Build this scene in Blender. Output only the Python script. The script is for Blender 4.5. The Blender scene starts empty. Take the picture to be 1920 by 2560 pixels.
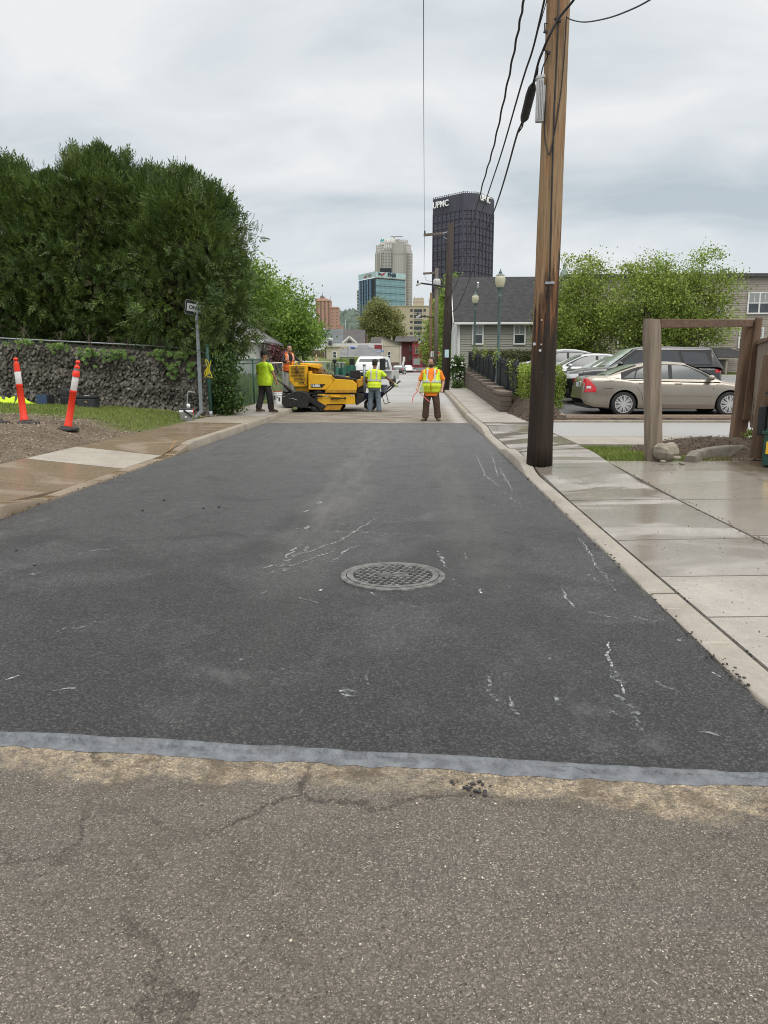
import bpy, bmesh, math, random
import numpy as np
from mathutils import Vector, Matrix
R = math.radians
rnd = random.Random(7)
SC = bpy.context.scene
COL = SC.collection

# ---------------------------------------------------------------- camera
CAM_H, FPX = 1.5, 1900.0
PITCH, YAW = math.atan(356 / FPX), 0.0388
PSI = math.atan(YAW)
cd = bpy.data.cameras.new('camera'); cam = bpy.data.objects.new('camera', cd); COL.objects.link(cam)
cam.location = (0, 0, CAM_H); cam.rotation_euler = (R(90) - PITCH, 0, PSI)
cd.sensor_width = 36; cd.lens = FPX / 2560 * 36; cd.clip_start = 0.05; cd.clip_end = 9000
SC.camera = cam
# ---------------------------------------------------------------- world: overcast sky
SUN_EL, SUN_AZ = R(58), R(150)
wd = bpy.data.worlds.new('World'); SC.world = wd; wd.use_nodes = True
def build_world():
    nt = wd.node_tree; N = nt.nodes; Lk = nt.links.new; N.clear()
    out = N.new('ShaderNodeOutputWorld'); bg = N.new('ShaderNodeBackground')
    sky = N.new('ShaderNodeTexSky'); sky.sky_type = 'NISHITA'; sky.sun_disc = False
    sky.sun_elevation = SUN_EL; sky.sun_rotation = SUN_AZ
    tc = N.new('ShaderNodeTexCoord'); sp = N.new('ShaderNodeSeparateXYZ'); Lk(tc.outputs['Generated'], sp.inputs[0])
    def m(op, a, b=None, c=None):
        n = N.new('ShaderNodeMath'); n.operation = op
        for i, q in enumerate((a, b, c)):
            if q is None: continue
            if isinstance(q, (int, float)): n.inputs[i].default_value = q
            else: Lk(q, n.inputs[i])
        return n.outputs[0]
    zc = m('MAXIMUM', sp.outputs[2], 0.0)
    den = m('ADD', zc, 0.30)
    cx = m('DIVIDE', sp.outputs[0], den); cy = m('DIVIDE', sp.outputs[1], den)
    cv = N.new('ShaderNodeCombineXYZ'); Lk(cx, cv.inputs[0]); Lk(cy, cv.inputs[1])
    def noise(sc, det, rough, dist, off):
        mp = N.new('ShaderNodeMapping'); mp.inputs['Location'].default_value = off; mp.inputs['Scale'].default_value = (0.8, 1.25, 1)
        Lk(cv.outputs[0], mp.inputs[0])
        n = N.new('ShaderNodeTexNoise'); n.inputs['Scale'].default_value = sc; n.inputs['Detail'].default_value = det
        n.inputs['Roughness'].default_value = rough; n.inputs['Distortion'].default_value = dist
        Lk(mp.outputs[0], n.inputs['Vector']); return n.outputs['Fac']
    n1 = noise(2.1, 6, 0.52, 0.5, (3.1, 1.7, 0)); n2 = noise(0.95, 2, 0.5, 0.2, (-2.3, 5.2, 0))
    s = m('ADD', m('MULTIPLY', n1, 0.6), m('MULTIPLY', n2, 0.55))
    rp = N.new('ShaderNodeValToRGB'); Lk(s, rp.inputs[0])
    e = rp.color_ramp.elements
    e[0].position = 0.44; e[0].color = (0.50, 0.572, 0.63, 1)
    e[1].position = 0.68; e[1].color = (0.86, 0.875, 0.885, 1)
    q = e.new(0.56); q.color = (0.69, 0.74, 0.775, 1)
    # bright zenith of an overcast sky, dull ground half
    mr = N.new('ShaderNodeMapRange'); mr.interpolation_type = 'SMOOTHSTEP'
    Lk(sp.outputs[2], mr.inputs[0]); mr.inputs[1].default_value = 0.40; mr.inputs[2].default_value = 0.95
    mr.inputs[3].default_value = 1.0; mr.inputs[4].default_value = 2.9
    # paler band at the horizon
    hz = N.new('ShaderNodeMapRange'); Lk(sp.outputs[2], hz.inputs[0]); hz.inputs[1].default_value = 0.0; hz.inputs[2].default_value = 0.22
    hz.inputs[3].default_value = 0.55; hz.inputs[4].default_value = 0.0
    mh = N.new('ShaderNodeMixRGB'); Lk(hz.outputs[0], mh.inputs[0]); Lk(rp.outputs[0], mh.inputs[1]); mh.inputs[2].default_value = (0.66, 0.735, 0.785, 1)
    hn = N.new('ShaderNodeMapRange'); Lk(sp.outputs[2], hn.inputs[0]); hn.inputs[1].default_value = 0.40; hn.inputs[2].default_value = 0.7
    mn = N.new('ShaderNodeMixRGB'); Lk(hn.outputs[0], mn.inputs[0]); Lk(mh.outputs[0], mn.inputs[1]); mn.inputs[2].default_value = (0.735, 0.72, 0.69, 1)
    mul = N.new('ShaderNodeVectorMath'); mul.operation = 'SCALE'; Lk(mn.outputs[0], mul.inputs[0]); Lk(mr.outputs[0], mul.inputs['Scale'])
    bg2 = N.new('ShaderNodeBackground'); Lk(mul.outputs[0], bg2.inputs[0]); bg2.inputs[1].default_value = 1.03
    Lk(sky.outputs[0], bg.inputs[0]); bg.inputs[1].default_value = 0.05
    mx = N.new('ShaderNodeMixShader'); mx.inputs[0].default_value = 0.95
    Lk(bg.outputs[0], mx.inputs[1]); Lk(bg2.outputs[0], mx.inputs[2]); Lk(mx.outputs[0], out.inputs[0])
build_world()
sl = bpy.data.lights.new('sun', 'SUN'); sl.energy = 1.3; sl.angle = R(35); sl.color = (1, .97, .93)
so = bpy.data.objects.new('sun', sl); COL.objects.link(so)
so.rotation_euler = (R(90) - SUN_EL, 0, R(180) - SUN_AZ); so.location = (0, 0, 40)
SC.view_settings.view_transform = 'Standard'; SC.view_settings.look = 'None'; SC.view_settings.exposure = 0.0; SC.view_settings.gamma = 1
SC.view_settings.use_curve_mapping = False
SC.cycles.filter_width = 1.0

# ---------------------------------------------------------------- pixel (1920x2560) to world helpers
_r = Vector((math.cos(PSI), math.sin(PSI), 0))
_f = Vector((-math.sin(PSI) * math.cos(PITCH), math.cos(PSI) * math.cos(PITCH), -math.sin(PITCH)))
_u = _r.cross(_f)
def ray(px, py): return _f * FPX + _r * (px - 960) + _u * (1280 - py)
def P(px, py, Y):
    d = ray(px, py); k = Y / d.y
    return Vector((d.x * k, Y, CAM_H + d.z * k))
def G(px, py, z=0.0):
    d = ray(px, py); k = (z - CAM_H) / d.z
    return Vector((d.x * k, d.y * k, z))
def X_(px, Y, py=880): return P(px, py, Y).x
def Z_(py, Y): return P(1035, py, Y).z
def D(x, y, z=0.0): return G(x * 1.15732, y * 1.15732, z)

# ---------------------------------------------------------------- materials
MATS = {}
def mat(name, c1, c2=None, scale=6.0, rough=0.7, metal=0.0, bump=0.0, bscale=60.0, stretch=(1, 1, 1), spec=0.5, coat=0.0,
        detail=5.0, lo=0.35, hi=0.65, island=0.0, transl=0.0, alpha=None, trans=0.0, emit=None, rvar=0.0):
    m_ = bpy.data.materials.new(name); m_.use_nodes = True; nt = m_.node_tree; N = nt.nodes; L = nt.links.new
    b = N['Principled BSDF']; out = N['Material Output']
    b.inputs['Roughness'].default_value = rough; b.inputs['Metallic'].default_value = metal
    b.inputs['Specular IOR Level'].default_value = spec; b.inputs['Coat Weight'].default_value = coat
    b.inputs['Transmission Weight'].default_value = trans
    c1 = tuple(c1) + (1,); c2 = tuple(c2) + (1,) if c2 else tuple(min(1, q * 1.18) for q in c1[:3]) + (1,)
    tc = N.new('ShaderNodeTexCoord'); mp = N.new('ShaderNodeMapping'); mp.inputs['Scale'].default_value = stretch
    L(tc.outputs['Object'], mp.inputs[0])
    n = N.new('ShaderNodeTexNoise'); n.inputs['Scale'].default_value = scale; n.inputs['Detail'].default_value = detail; n.inputs['Roughness'].default_value = 0.6
    L(mp.outputs[0], n.inputs['Vector'])
    mr = N.new('ShaderNodeMapRange'); L(n.outputs['Fac'], mr.inputs[0]); mr.inputs[1].default_value = lo; mr.inputs[2].default_value = hi
    mx = N.new('ShaderNodeMixRGB'); mx.inputs[1].default_value = c1; mx.inputs[2].default_value = c2
    L(mr.outputs[0], mx.inputs[0]); col = mx.outputs[0]
    if island:
        g = N.new('ShaderNodeNewGeometry'); hs = N.new('ShaderNodeHueSaturation'); m2 = N.new('ShaderNodeMapRange')
        L(g.outputs['Random Per Island'], m2.inputs[0]); m2.inputs[3].default_value = 1 - island; m2.inputs[4].default_value = 1 + island
        L(m2.outputs[0], hs.inputs['Value']); L(col, hs.inputs['Color']); col = hs.outputs[0]
    L(col, b.inputs['Base Color'])
    if rvar:
        m3 = N.new('ShaderNodeMapRange'); L(n.outputs['Fac'], m3.inputs[0]); m3.inputs[1].default_value = lo; m3.inputs[2].default_value = hi
        m3.inputs[3].default_value = rough - rvar; m3.inputs[4].default_value = rough + rvar; L(m3.outputs[0], b.inputs['Roughness'])
    if bump:
        n2 = N.new('ShaderNodeTexNoise'); n2.inputs['Scale'].default_value = bscale; n2.inputs['Detail'].default_value = 4
        L(mp.outputs[0], n2.inputs['Vector'])
        bp = N.new('ShaderNodeBump'); bp.inputs['Strength'].default_value = bump; bp.inputs['Distance'].default_value = 0.02
        L(n2.outputs['Fac'], bp.inputs['Height']); L(bp.outputs[0], b.inputs['Normal'])
    if transl:
        t = N.new('ShaderNodeBsdfTranslucent'); L(col, t.inputs[0]); ms = N.new('ShaderNodeMixShader'); ms.inputs[0].default_value = transl
        L(b.outputs[0], ms.inputs[1]); L(t.outputs[0], ms.inputs[2]); L(ms.outputs[0], out.inputs[0])
    if alpha:                      # (noise scale, lo, hi): worn, broken coverage
        n4 = N.new('ShaderNodeTexNoise'); n4.inputs['Scale'].default_value = alpha[0]; n4.inputs['Detail'].default_value = 6; L(tc.outputs['Object'], n4.inputs['Vector'])
        m4 = N.new('ShaderNodeMapRange'); L(n4.outputs['Fac'], m4.inputs[0]); m4.inputs[1].default_value = alpha[1]; m4.inputs[2].default_value = alpha[2]
        L(m4.outputs[0], b.inputs['Alpha'])
    if emit: b.inputs['Emission Color'].default_value = tuple(emit[0]) + (1,); b.inputs['Emission Strength'].default_value = emit[1]
    MATS[name] = m_
    return m_

class NG:      # tiny node-graph writer for the special surfaces
    def __init__(s, name):
        s.m = bpy.data.materials.new(name); s.m.use_nodes = True; s.N = s.m.node_tree.nodes; s.L = s.m.node_tree.links.new
        s.b = s.N['Principled BSDF']; s.out = s.N['Material Output']; MATS[name] = s.m
        s.tc = s.N.new('ShaderNodeTexCoord').outputs['Object']
        sp = s.N.new('ShaderNodeSeparateXYZ'); s.L(s.tc, sp.inputs[0]); s.x, s.y, s.z = sp.outputs
    def set(s, n, i, v):
        if v is None: return
        if hasattr(v, 'is_linked') or hasattr(v, 'links'): s.L(v, n.inputs[i])
        else:
            try: n.inputs[i].default_value = v
            except Exception: n.inputs[i].default_value = tuple(v) + (1,)
    def math(s, op, a, b=None, c=None, clamp=False):
        n = s.N.new('ShaderNodeMath'); n.operation = op; n.use_clamp = clamp
        for i, q in enumerate((a, b, c)): s.set(n, i, q)
        return n.outputs[0]
    def noise(s, scale, detail=4, rough=.55, dist=0, stretch=None, vec=None):
        v = vec or s.tc
        if stretch:
            mp = s.N.new('ShaderNodeMapping'); mp.inputs['Scale'].default_value = stretch; s.L(v, mp.inputs[0]); v = mp.outputs[0]
        n = s.N.new('ShaderNodeTexNoise'); s.L(v, n.inputs['Vector'])
        n.inputs['Scale'].default_value = scale; n.inputs['Detail'].default_value = detail; n.inputs['Roughness'].default_value = rough; n.inputs['Distortion'].default_value = dist
        return n.outputs['Fac']
    def voro(s, scale, feature='F1', stretch=None, rand=1.0):
        v = s.tc
        if stretch:
            mp = s.N.new('ShaderNodeMapping'); mp.inputs['Scale'].default_value = stretch; s.L(v, mp.inputs[0]); v = mp.outputs[0]
        n = s.N.new('ShaderNodeTexVoronoi'); n.feature = feature; s.L(v, n.inputs['Vector']); n.inputs['Scale'].default_value = scale
        n.inputs['Randomness'].default_value = rand
        return n.outputs
    def rng(s, v, a, b, c=0.0, d=1.0, smooth=False):
        n = s.N.new('ShaderNodeMapRange'); s.set(n, 0, v)
        if smooth: n.interpolation_type = 'SMOOTHSTEP'
        for i, q in enumerate((a, b, c, d)): n.inputs[i + 1].default_value = q
        return n.outputs[0]
    def mix(s, f, a, b, mode='MIX'):
        n = s.N.new('ShaderNodeMixRGB'); n.blend_type = mode
        for i, q in enumerate((f, a, b)):
            if isinstance(q, tuple): n.inputs[i].default_value = q + (1,) if len(q) == 3 else q
            else: s.set(n, i, q)
        return n.outputs[0]
    def bump(s, h, strength, dist, prev=None):
        n = s.N.new('ShaderNodeBump'); n.inputs['Strength'].default_value = strength; n.inputs['Distance'].default_value = dist
        s.L(h, n.inputs['Height'])
        if prev: s.L(prev, n.inputs['Normal'])
        return n.outputs[0]
    def fin(s, col, rough=.7, normal=None, spec=.5, metal=0):
        s.set(s.b, 'Base Color', col); s.set(s.b, 'Roughness', rough); s.b.inputs['Specular IOR Level'].default_value = spec; s.b.inputs['Metallic'].default_value = metal
        if normal: s.L(normal, s.b.inputs['Normal'])
        return s.m

# ---------------------------------------------------------------- mesh helpers
W = {}
def tag(o, label=None, cat=None, group=None, kind=None):
    if label: o['label'] = label
    if cat: o['category'] = cat
    if group: o['group'] = group
    if kind: o['kind'] = kind
    return o
def thing(name, label, cat, loc=(0, 0, 0), rz=0.0, group=None):
    o = bpy.data.objects.new(name, None); COL.objects.link(o); o.location = loc; o.rotation_euler = (0, 0, rz); o.empty_display_size = .2
    W[o] = Matrix.Translation(Vector(loc)) @ Matrix.Rotation(rz, 4, 'Z')
    return tag(o, label, cat, group)
def setup_mesh(me, smooth):
    if smooth:
        me.polygons.foreach_set('use_smooth', [True] * len(me.polygons))
        if smooth is not True: me.set_sharp_from_angle(angle=R(smooth))
    me.update()
def link_mesh(name, me, m, parent=None, local=False):
    o = bpy.data.objects.new(name, me); COL.objects.link(o)
    for q in (m if isinstance(m, (list, tuple)) else [m]):
        me.materials.append(q if not isinstance(q, str) else MATS[q])
    if parent is not None:
        o.parent = parent; pw = W[parent]; W[o] = pw
        if not local: me.transform(pw.inverted())
    else: W[o] = Matrix.Identity(4)
    return o
class MB:
    def __init__(s, T=None): s.v = []; s.f = []; s.mi = []; s.T = T; s.c = 0
    def add(s, vs, fs):
        o = len(s.v)
        s.v += [tuple(s.T @ Vector(q)) for q in vs] if s.T is not None else [tuple(q) for q in vs]
        s.f += [tuple(i + o for i in f) for f in fs]; s.mi += [s.c] * len(fs)
        return s
    def box(s, c, d, rot=None):
        hx, hy, hz = d[0] / 2, d[1] / 2, d[2] / 2
        vs = [Vector((x * hx, y * hy, z * hz)) for x in (-1, 1) for y in (-1, 1) for z in (-1, 1)]
        if rot is not None: vs = [rot @ q for q in vs]
        vs = [q + Vector(c) for q in vs]
        return s.add(vs, [(0, 1, 3, 2), (4, 6, 7, 5), (0, 4, 5, 1), (2, 3, 7, 6), (0, 2, 6, 4), (1, 5, 7, 3)])
    def bx(s, x0, x1, y0, y1, z0, z1): return s.box(((x0 + x1) / 2, (y0 + y1) / 2, (z0 + z1) / 2), (abs(x1 - x0), abs(y1 - y0), abs(z1 - z0)))
    def bar(s, a, b, w, h, up=(0, 0, 1)):
        a, b = Vector(a), Vector(b); d = b - a; L = d.length; d.normalize()
        sd = d.cross(Vector(up))
        if sd.length < 1e-4: sd = Vector((1, 0, 0))
        sd.normalize(); u = sd.cross(d)
        vs = [p + sd * (i * w / 2) + u * (j * h / 2) for p in (a, b) for i, j in ((-1, -1), (1, -1), (1, 1), (-1, 1))]
        return s.add(vs, [(3, 2, 1, 0), (4, 5, 6, 7), (0, 1, 5, 4), (1, 2, 6, 5), (2, 3, 7, 6), (3, 0, 4, 7)])
    def prism(s, pts, axis, a, b):   # pts 2D polygon, extruded along axis
        ax = 'xyz'.index(axis); o = [i for i in range(3) if i != ax]; vs = []
        for t in (a, b):
            for p in pts:
                q = [0, 0, 0]; q[ax] = t; q[o[0]] = p[0]; q[o[1]] = p[1]; vs.append(q)
        n = len(pts)
        return s.add(vs, [tuple(range(n))[::-1], tuple(range(n, 2 * n))] + [(i, (i + 1) % n, n + (i + 1) % n, n + i) for i in range(n)])
    def loft(s, rings, cap=True, close=True):
        n = len(rings[0]); vs = [q for r in rings for q in r]; fs = []
        for k in range(len(rings) - 1):
            for i in range(n if close else n - 1):
                j = (i + 1) % n; fs.append((k * n + i, k * n + j, (k + 1) * n + j, (k + 1) * n + i))
        if cap: fs += [tuple(range(n))[::-1], tuple(range((len(rings) - 1) * n, len(rings) * n))]
        return s.add(vs, fs)
    def tube(s, pts, r, n=8, cap=True):
        pts = [Vector(p) for p in pts]; rs = r if isinstance(r, (list, tuple)) else [r] * len(pts); rings = []
        prev = None
        for i, p in enumerate(pts):
            d = (pts[min(i + 1, len(pts) - 1)] - pts[max(i - 1, 0)])
            if d.length < 1e-9: d = Vector((0, 0, 1))
            d.normalize()
            if prev is None: sd = d.orthogonal().normalized()
            else:
                sd = prev - d * prev.dot(d)
                sd = sd.normalized() if sd.length > 1e-6 else d.orthogonal().normalized()
            prev = sd; u = d.cross(sd)
            rings.append([p + (sd * math.cos(2 * math.pi * k / n) + u * math.sin(2 * math.pi * k / n)) * rs[i] for k in range(n)])
        return s.loft(rings, cap)
    def cyl(s, a, b, r0, r1=None, n=12): return s.tube([a, b], [r0, r0 if r1 is None else r1], n)
    def lathe(s, prof, c=(0, 0, 0), n=16, rot=None, cap=True):
        rings = []
        for r, z in prof:
            ring = [Vector((r * math.cos(2 * math.pi * k / n), r * math.sin(2 * math.pi * k / n), z)) for k in range(n)]
            if rot is not None: ring = [rot @ q for q in ring]
            rings.append([q + Vector(c) for q in ring])
        return s.loft(rings, cap)
    def ell(s, c, r, nu=12, nv=8, rot=None):
        r = (r, r, r) if isinstance(r, (int, float)) else r; rings = []
        for j in range(nv + 1):
            t = math.pi * (j + .02) / (nv + .04); ring = []
            for k in range(nu):
                q = Vector((r[0] * math.sin(t) * math.cos(2 * math.pi * k / nu), r[1] * math.sin(t) * math.sin(2 * math.pi * k / nu), -r[2] * math.cos(t)))
                if rot is not None: q = rot @ q
                ring.append(q + Vector(c))
            rings.append(ring)
        return s.loft(rings)
    def quad(s, *p): return s.add(p, [tuple(range(len(p)))])
    def clap(s, a, b, z0, z1, h, out, proud=.018):   # lap siding from a to b (2D), out = outward 2D
        n = max(1, round((z1 - z0) / h)); h = (z1 - z0) / n
        for k in range(n):
            za, zb = z0 + k * h, z0 + (k + 1) * h
            p = [(q[0] + out[0] * d, q[1] + out[1] * d, z) for q, d, z in ((a, proud, za), (b, proud, za), (b, 0, zb), (a, 0, zb))]
            s.add(p, [(0, 1, 2, 3)])
            lo = [(q[0] + out[0] * d, q[1] + out[1] * d, za) for q, d in ((a, 0), (b, 0), (b, proud), (a, proud))]
            s.add(lo, [(0, 1, 2, 3)])
        return s
    def mesh(s, name, smooth=False, fix=True):
        me = bpy.data.meshes.new(name); me.from_pydata(s.v, [], s.f)
        if s.c or any(s.mi): me.polygons.foreach_set('material_index', s.mi)
        if fix and len(s.f) < 60000:
            bm = bmesh.new(); bm.from_mesh(me); bmesh.ops.recalc_face_normals(bm, faces=bm.faces); bm.to_mesh(me); bm.free()
        setup_mesh(me, smooth); return me
    def build(s, name, m, parent=None, smooth=False, bevel=0.0, local=False, fix=True):
        o = link_mesh(name, s.mesh(name, smooth, fix), m, parent, local)
        if bevel:
            b = o.modifiers.new('bevel', 'BEVEL'); b.width = bevel; b.segments = 2; b.limit_method = 'ANGLE'; b.angle_limit = R(40); b.harden_normals = False
        return o
def top(o, label, cat, group=None):     # a thing that is one mesh: origin at its base
    me = o.data; n = len(me.vertices); a = np.empty(n * 3); me.vertices.foreach_get('co', a); a = a.reshape(-1, 3)
    c = (a.min(0) + a.max(0)) / 2; c[2] = a[:, 2].min()
    me.transform(Matrix.Translation(-Vector(c))); o.location = c; W[o] = Matrix.Translation(Vector(c))
    return tag(o, label, cat, group)
def struct(o): o['kind'] = 'structure'; return o
def copy_tree(o, parent=None):
    c = o.copy(); COL.objects.link(c)
    if parent is not None: c.parent = parent
    for ch in list(o.children): copy_tree(ch, c)
    return c
def text(name, s_, size, mtx, m, parent=None, depth=.004, bold=0.0, sx=1.0, align='CENTER'):
    cu = bpy.data.curves.new(name, 'FONT'); cu.body = s_; cu.size = size; cu.extrude = depth; cu.offset = bold; cu.align_x = align; cu.align_y = 'CENTER'; cu.resolution_u = 3
    o = bpy.data.objects.new(name, cu); COL.objects.link(o)
    bpy.context.view_layer.update()
    me = bpy.data.meshes.new_from_object(o.evaluated_get(bpy.context.evaluated_depsgraph_get()))
    bpy.data.objects.remove(o); me.name = name
    me.transform(mtx @ Matrix.Diagonal((sx, 1, 1, 1))); me.materials.clear()
    return link_mesh(name, me, m, parent)
def facing(loc, right, up=(0, 0, 1)):     # matrix whose X=right, Y=up, Z=out of the face
    x = Vector(right).normalized(); y = Vector(up).normalized(); z = x.cross(y).normalized(); y = z.cross(x)
    M_ = Matrix((x, y, z)).transposed().to_4x4(); M_.translation = Vector(loc); return M_
def remesh(mb, name, m, parent, voxel=.01, smooth_it=2, local=False):
    me = mb.mesh(name); o = bpy.data.objects.new('tmp', me); COL.objects.link(o)
    rm = o.modifiers.new('r', 'REMESH'); rm.mode = 'VOXEL'; rm.voxel_size = voxel
    if smooth_it: sm = o.modifiers.new('s', 'SMOOTH'); sm.iterations = smooth_it; sm.factor = .5
    bpy.context.view_layer.update()
    m2 = bpy.data.meshes.new_from_object(o.evaluated_get(bpy.context.evaluated_depsgraph_get()))
    bpy.data.objects.remove(o); m2.name = name; setup_mesh(m2, True); m2.materials.clear()
    return link_mesh(name, m2, m, parent, local)

# many small leaf faces as one mesh (numpy)
def leaves(name, c, d, nrm, ln, wd_, m, parent=None, shape=4, local=False, fold=0.0):
    c = np.asarray(c, float); d = np.asarray(d, float); nrm = np.asarray(nrm, float); n = len(c)
    d /= np.linalg.norm(d, axis=1, keepdims=True) + 1e-9
    s_ = np.cross(d, nrm); s_ /= np.linalg.norm(s_, axis=1, keepdims=True) + 1e-9
    up = np.cross(s_, d)
    ln = np.broadcast_to(np.asarray(ln, float), (n,))[:, None]; wd_ = np.broadcast_to(np.asarray(wd_, float), (n,))[:, None]
    if shape == 4: uv = [(0, 0), (.45, -.5), (1, 0), (.45, .5)]
    else: uv = [(0, -.12), (.3, -.5), (.72, -.42), (1, 0), (.72, .42), (.3, .5), (0, .12)]
    k = len(uv); V = np.empty((n, k, 3))
    for i, (a, b) in enumerate(uv): V[:, i] = c + d * ln * a + s_ * wd_ * b + up * wd_ * (fold * abs(b) * 2)
    me = bpy.data.meshes.new(name); me.vertices.add(n * k); me.vertices.foreach_set('co', V.ravel())
    me.loops.add(n * k); me.loops.foreach_set('vertex_index', np.arange(n * k, dtype=np.int32))
    me.polygons.add(n); me.polygons.foreach_set('loop_start', np.arange(0, n * k, k, dtype=np.int32))
    me.update(calc_edges=True)
    return link_mesh(name, me, m, parent, local)
npr = np.random.default_rng(11)
def unit(n):
    v = npr.normal(size=(n, 3)); return v / np.linalg.norm(v, axis=1, keepdims=True)
def wire(pts, r, n=5, seg=14):       # smooth polyline through pts (Catmull-Rom)
    pts = [Vector(p) for p in pts]; q = [pts[0]] + pts + [pts[-1]]; o = []
    for i in range(1, len(q) - 2):
        a, b, c, d = q[i - 1:i + 3]
        for k in range(seg):
            t = k / seg
            o.append(.5 * ((2 * b) + (c - a) * t + (2 * a - 5 * b + 4 * c - d) * t * t + (3 * b - a - 3 * c + d) * t ** 3))
    o.append(pts[-1]); return o
def interp(x, xp, fp): return float(np.interp(x, xp, fp))
def sstep(a, b, x): t = min(1, max(0, (x - a) / (b - a))); return t * t * (3 - 2 * t)
# ---------------------------------------------------------------- surface materials
def street(Y): return interp(Y, [24, 41, 80, 167, 400], [0, .30, .60, .90, .9])
def lot(Y): return .22 + .042 * (min(max(Y, 20.4), 60) - 20.4)
KL, KR = -4.20, 1.60                      # kerb lines
SA, SB, SC_, SD = G(0, 1828, .006), G(1920, 1938, .006), G(0, 1866, -.012), G(1920, 1972, -.012)
sl_m = (SB.y - SA.y) / (SB.x - SA.x); sl_b = SA.y - sl_m * SA.x           # far edge of the joint seal
s2_m = (SD.y - SC_.y) / (SD.x - SC_.x); s2_b = SC_.y - s2_m * SC_.x       # near edge

def m_fresh():
    g = NG('fresh_asphalt')
    nd = g.N.new('ShaderNodeTexNoise'); nd.inputs['Scale'].default_value = 90; g.L(g.tc, nd.inputs['Vector'])
    wv = g.N.new('ShaderNodeVectorMath'); wv.operation = 'MULTIPLY_ADD'; g.L(nd.outputs['Color'], wv.inputs[0]); wv.inputs[1].default_value = (.012, .012, .012); g.L(g.tc, wv.inputs[2]); tc0 = g.tc; g.tc = wv.outputs[0]
    v = g.voro(66); v2 = g.voro(150); g.tc = tc0
    big = g.noise(.55, 4, .6, .6); mid = g.noise(3.2, 5, .65); patch = g.noise(1.3, 5, .62, .5)
    cs = g.N.new('ShaderNodeSeparateColor'); g.L(v[1], cs.inputs[0]); c2 = g.N.new('ShaderNodeSeparateColor'); g.L(v2[1], c2.inputs[0])
    stone = g.mix(g.rng(cs.outputs[0], 0, 1), (.058, .059, .062), (.185, .186, .188)); fine = g.mix(g.rng(c2.outputs[0], 0, 1), (.052, .053, .056), (.145, .146, .149))
    coarse = g.rng(g.math('ADD', patch, g.rng(g.y, 3.5, 8.5, .12, -.10)), .44, .60)
    gap = g.math('MULTIPLY', g.rng(v[0], .40, .62, 0, 1), g.rng(coarse, 0, 1, .55, 1.0)); gap2 = g.rng(v2[0], .42, .66, 0, .8)
    base = g.mix(g.rng(cs.outputs[1], .20, .28), fine, stone); base = g.mix(gap2, base, (.012, .012, .013)); base = g.mix(gap, base, (.009, .009, .010))
    base = g.mix(g.math('MULTIPLY', coarse, .34), base, (.018, .018, .019))
    base = g.mix(g.rng(cs.outputs[2], .965, 1.0, 0, .35), base, (.16, .158, .15))
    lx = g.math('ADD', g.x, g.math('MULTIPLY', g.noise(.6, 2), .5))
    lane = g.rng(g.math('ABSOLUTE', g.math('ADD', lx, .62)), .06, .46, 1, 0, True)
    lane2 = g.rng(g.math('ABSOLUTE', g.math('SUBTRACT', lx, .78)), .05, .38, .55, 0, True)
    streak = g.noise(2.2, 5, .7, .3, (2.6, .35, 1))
    dust_sheen = g.math('MULTIPLY', g.math('ADD', lane, lane2), g.rng(g.y, 4.2, 8.5, .10, 1, True)); dust_sheen = g.math('MULTIPLY', dust_sheen, g.rng(streak, .30, .62))  # pale lanes: dust, plus the soft central sheen put into the colour
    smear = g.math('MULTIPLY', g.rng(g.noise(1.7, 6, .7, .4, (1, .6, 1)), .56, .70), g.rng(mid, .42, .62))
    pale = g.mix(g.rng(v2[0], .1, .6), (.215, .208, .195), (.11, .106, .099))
    base = g.mix(g.math('MULTIPLY', dust_sheen, .72), base, pale)
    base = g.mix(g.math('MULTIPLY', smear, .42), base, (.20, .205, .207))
    far = g.rng(g.y, 6, 19, 0, .62, True); base = g.mix(far, base, g.mix(g.rng(streak, .35, .65), (.098, .100, .104), (.146, .147, .150)))  # distant asphalt greyed: its grazing sky sheen is mixed into the colour
    h = g.math('ADD', g.rng(v[0], 0, .6, 1, 0), g.math('MULTIPLY', g.rng(v2[0], 0, .6, 1, 0), .45))
    return g.fin(base, g.rng(mid, .3, .7, .42, .62), g.bump(h, .9, .012), .5)
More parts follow.
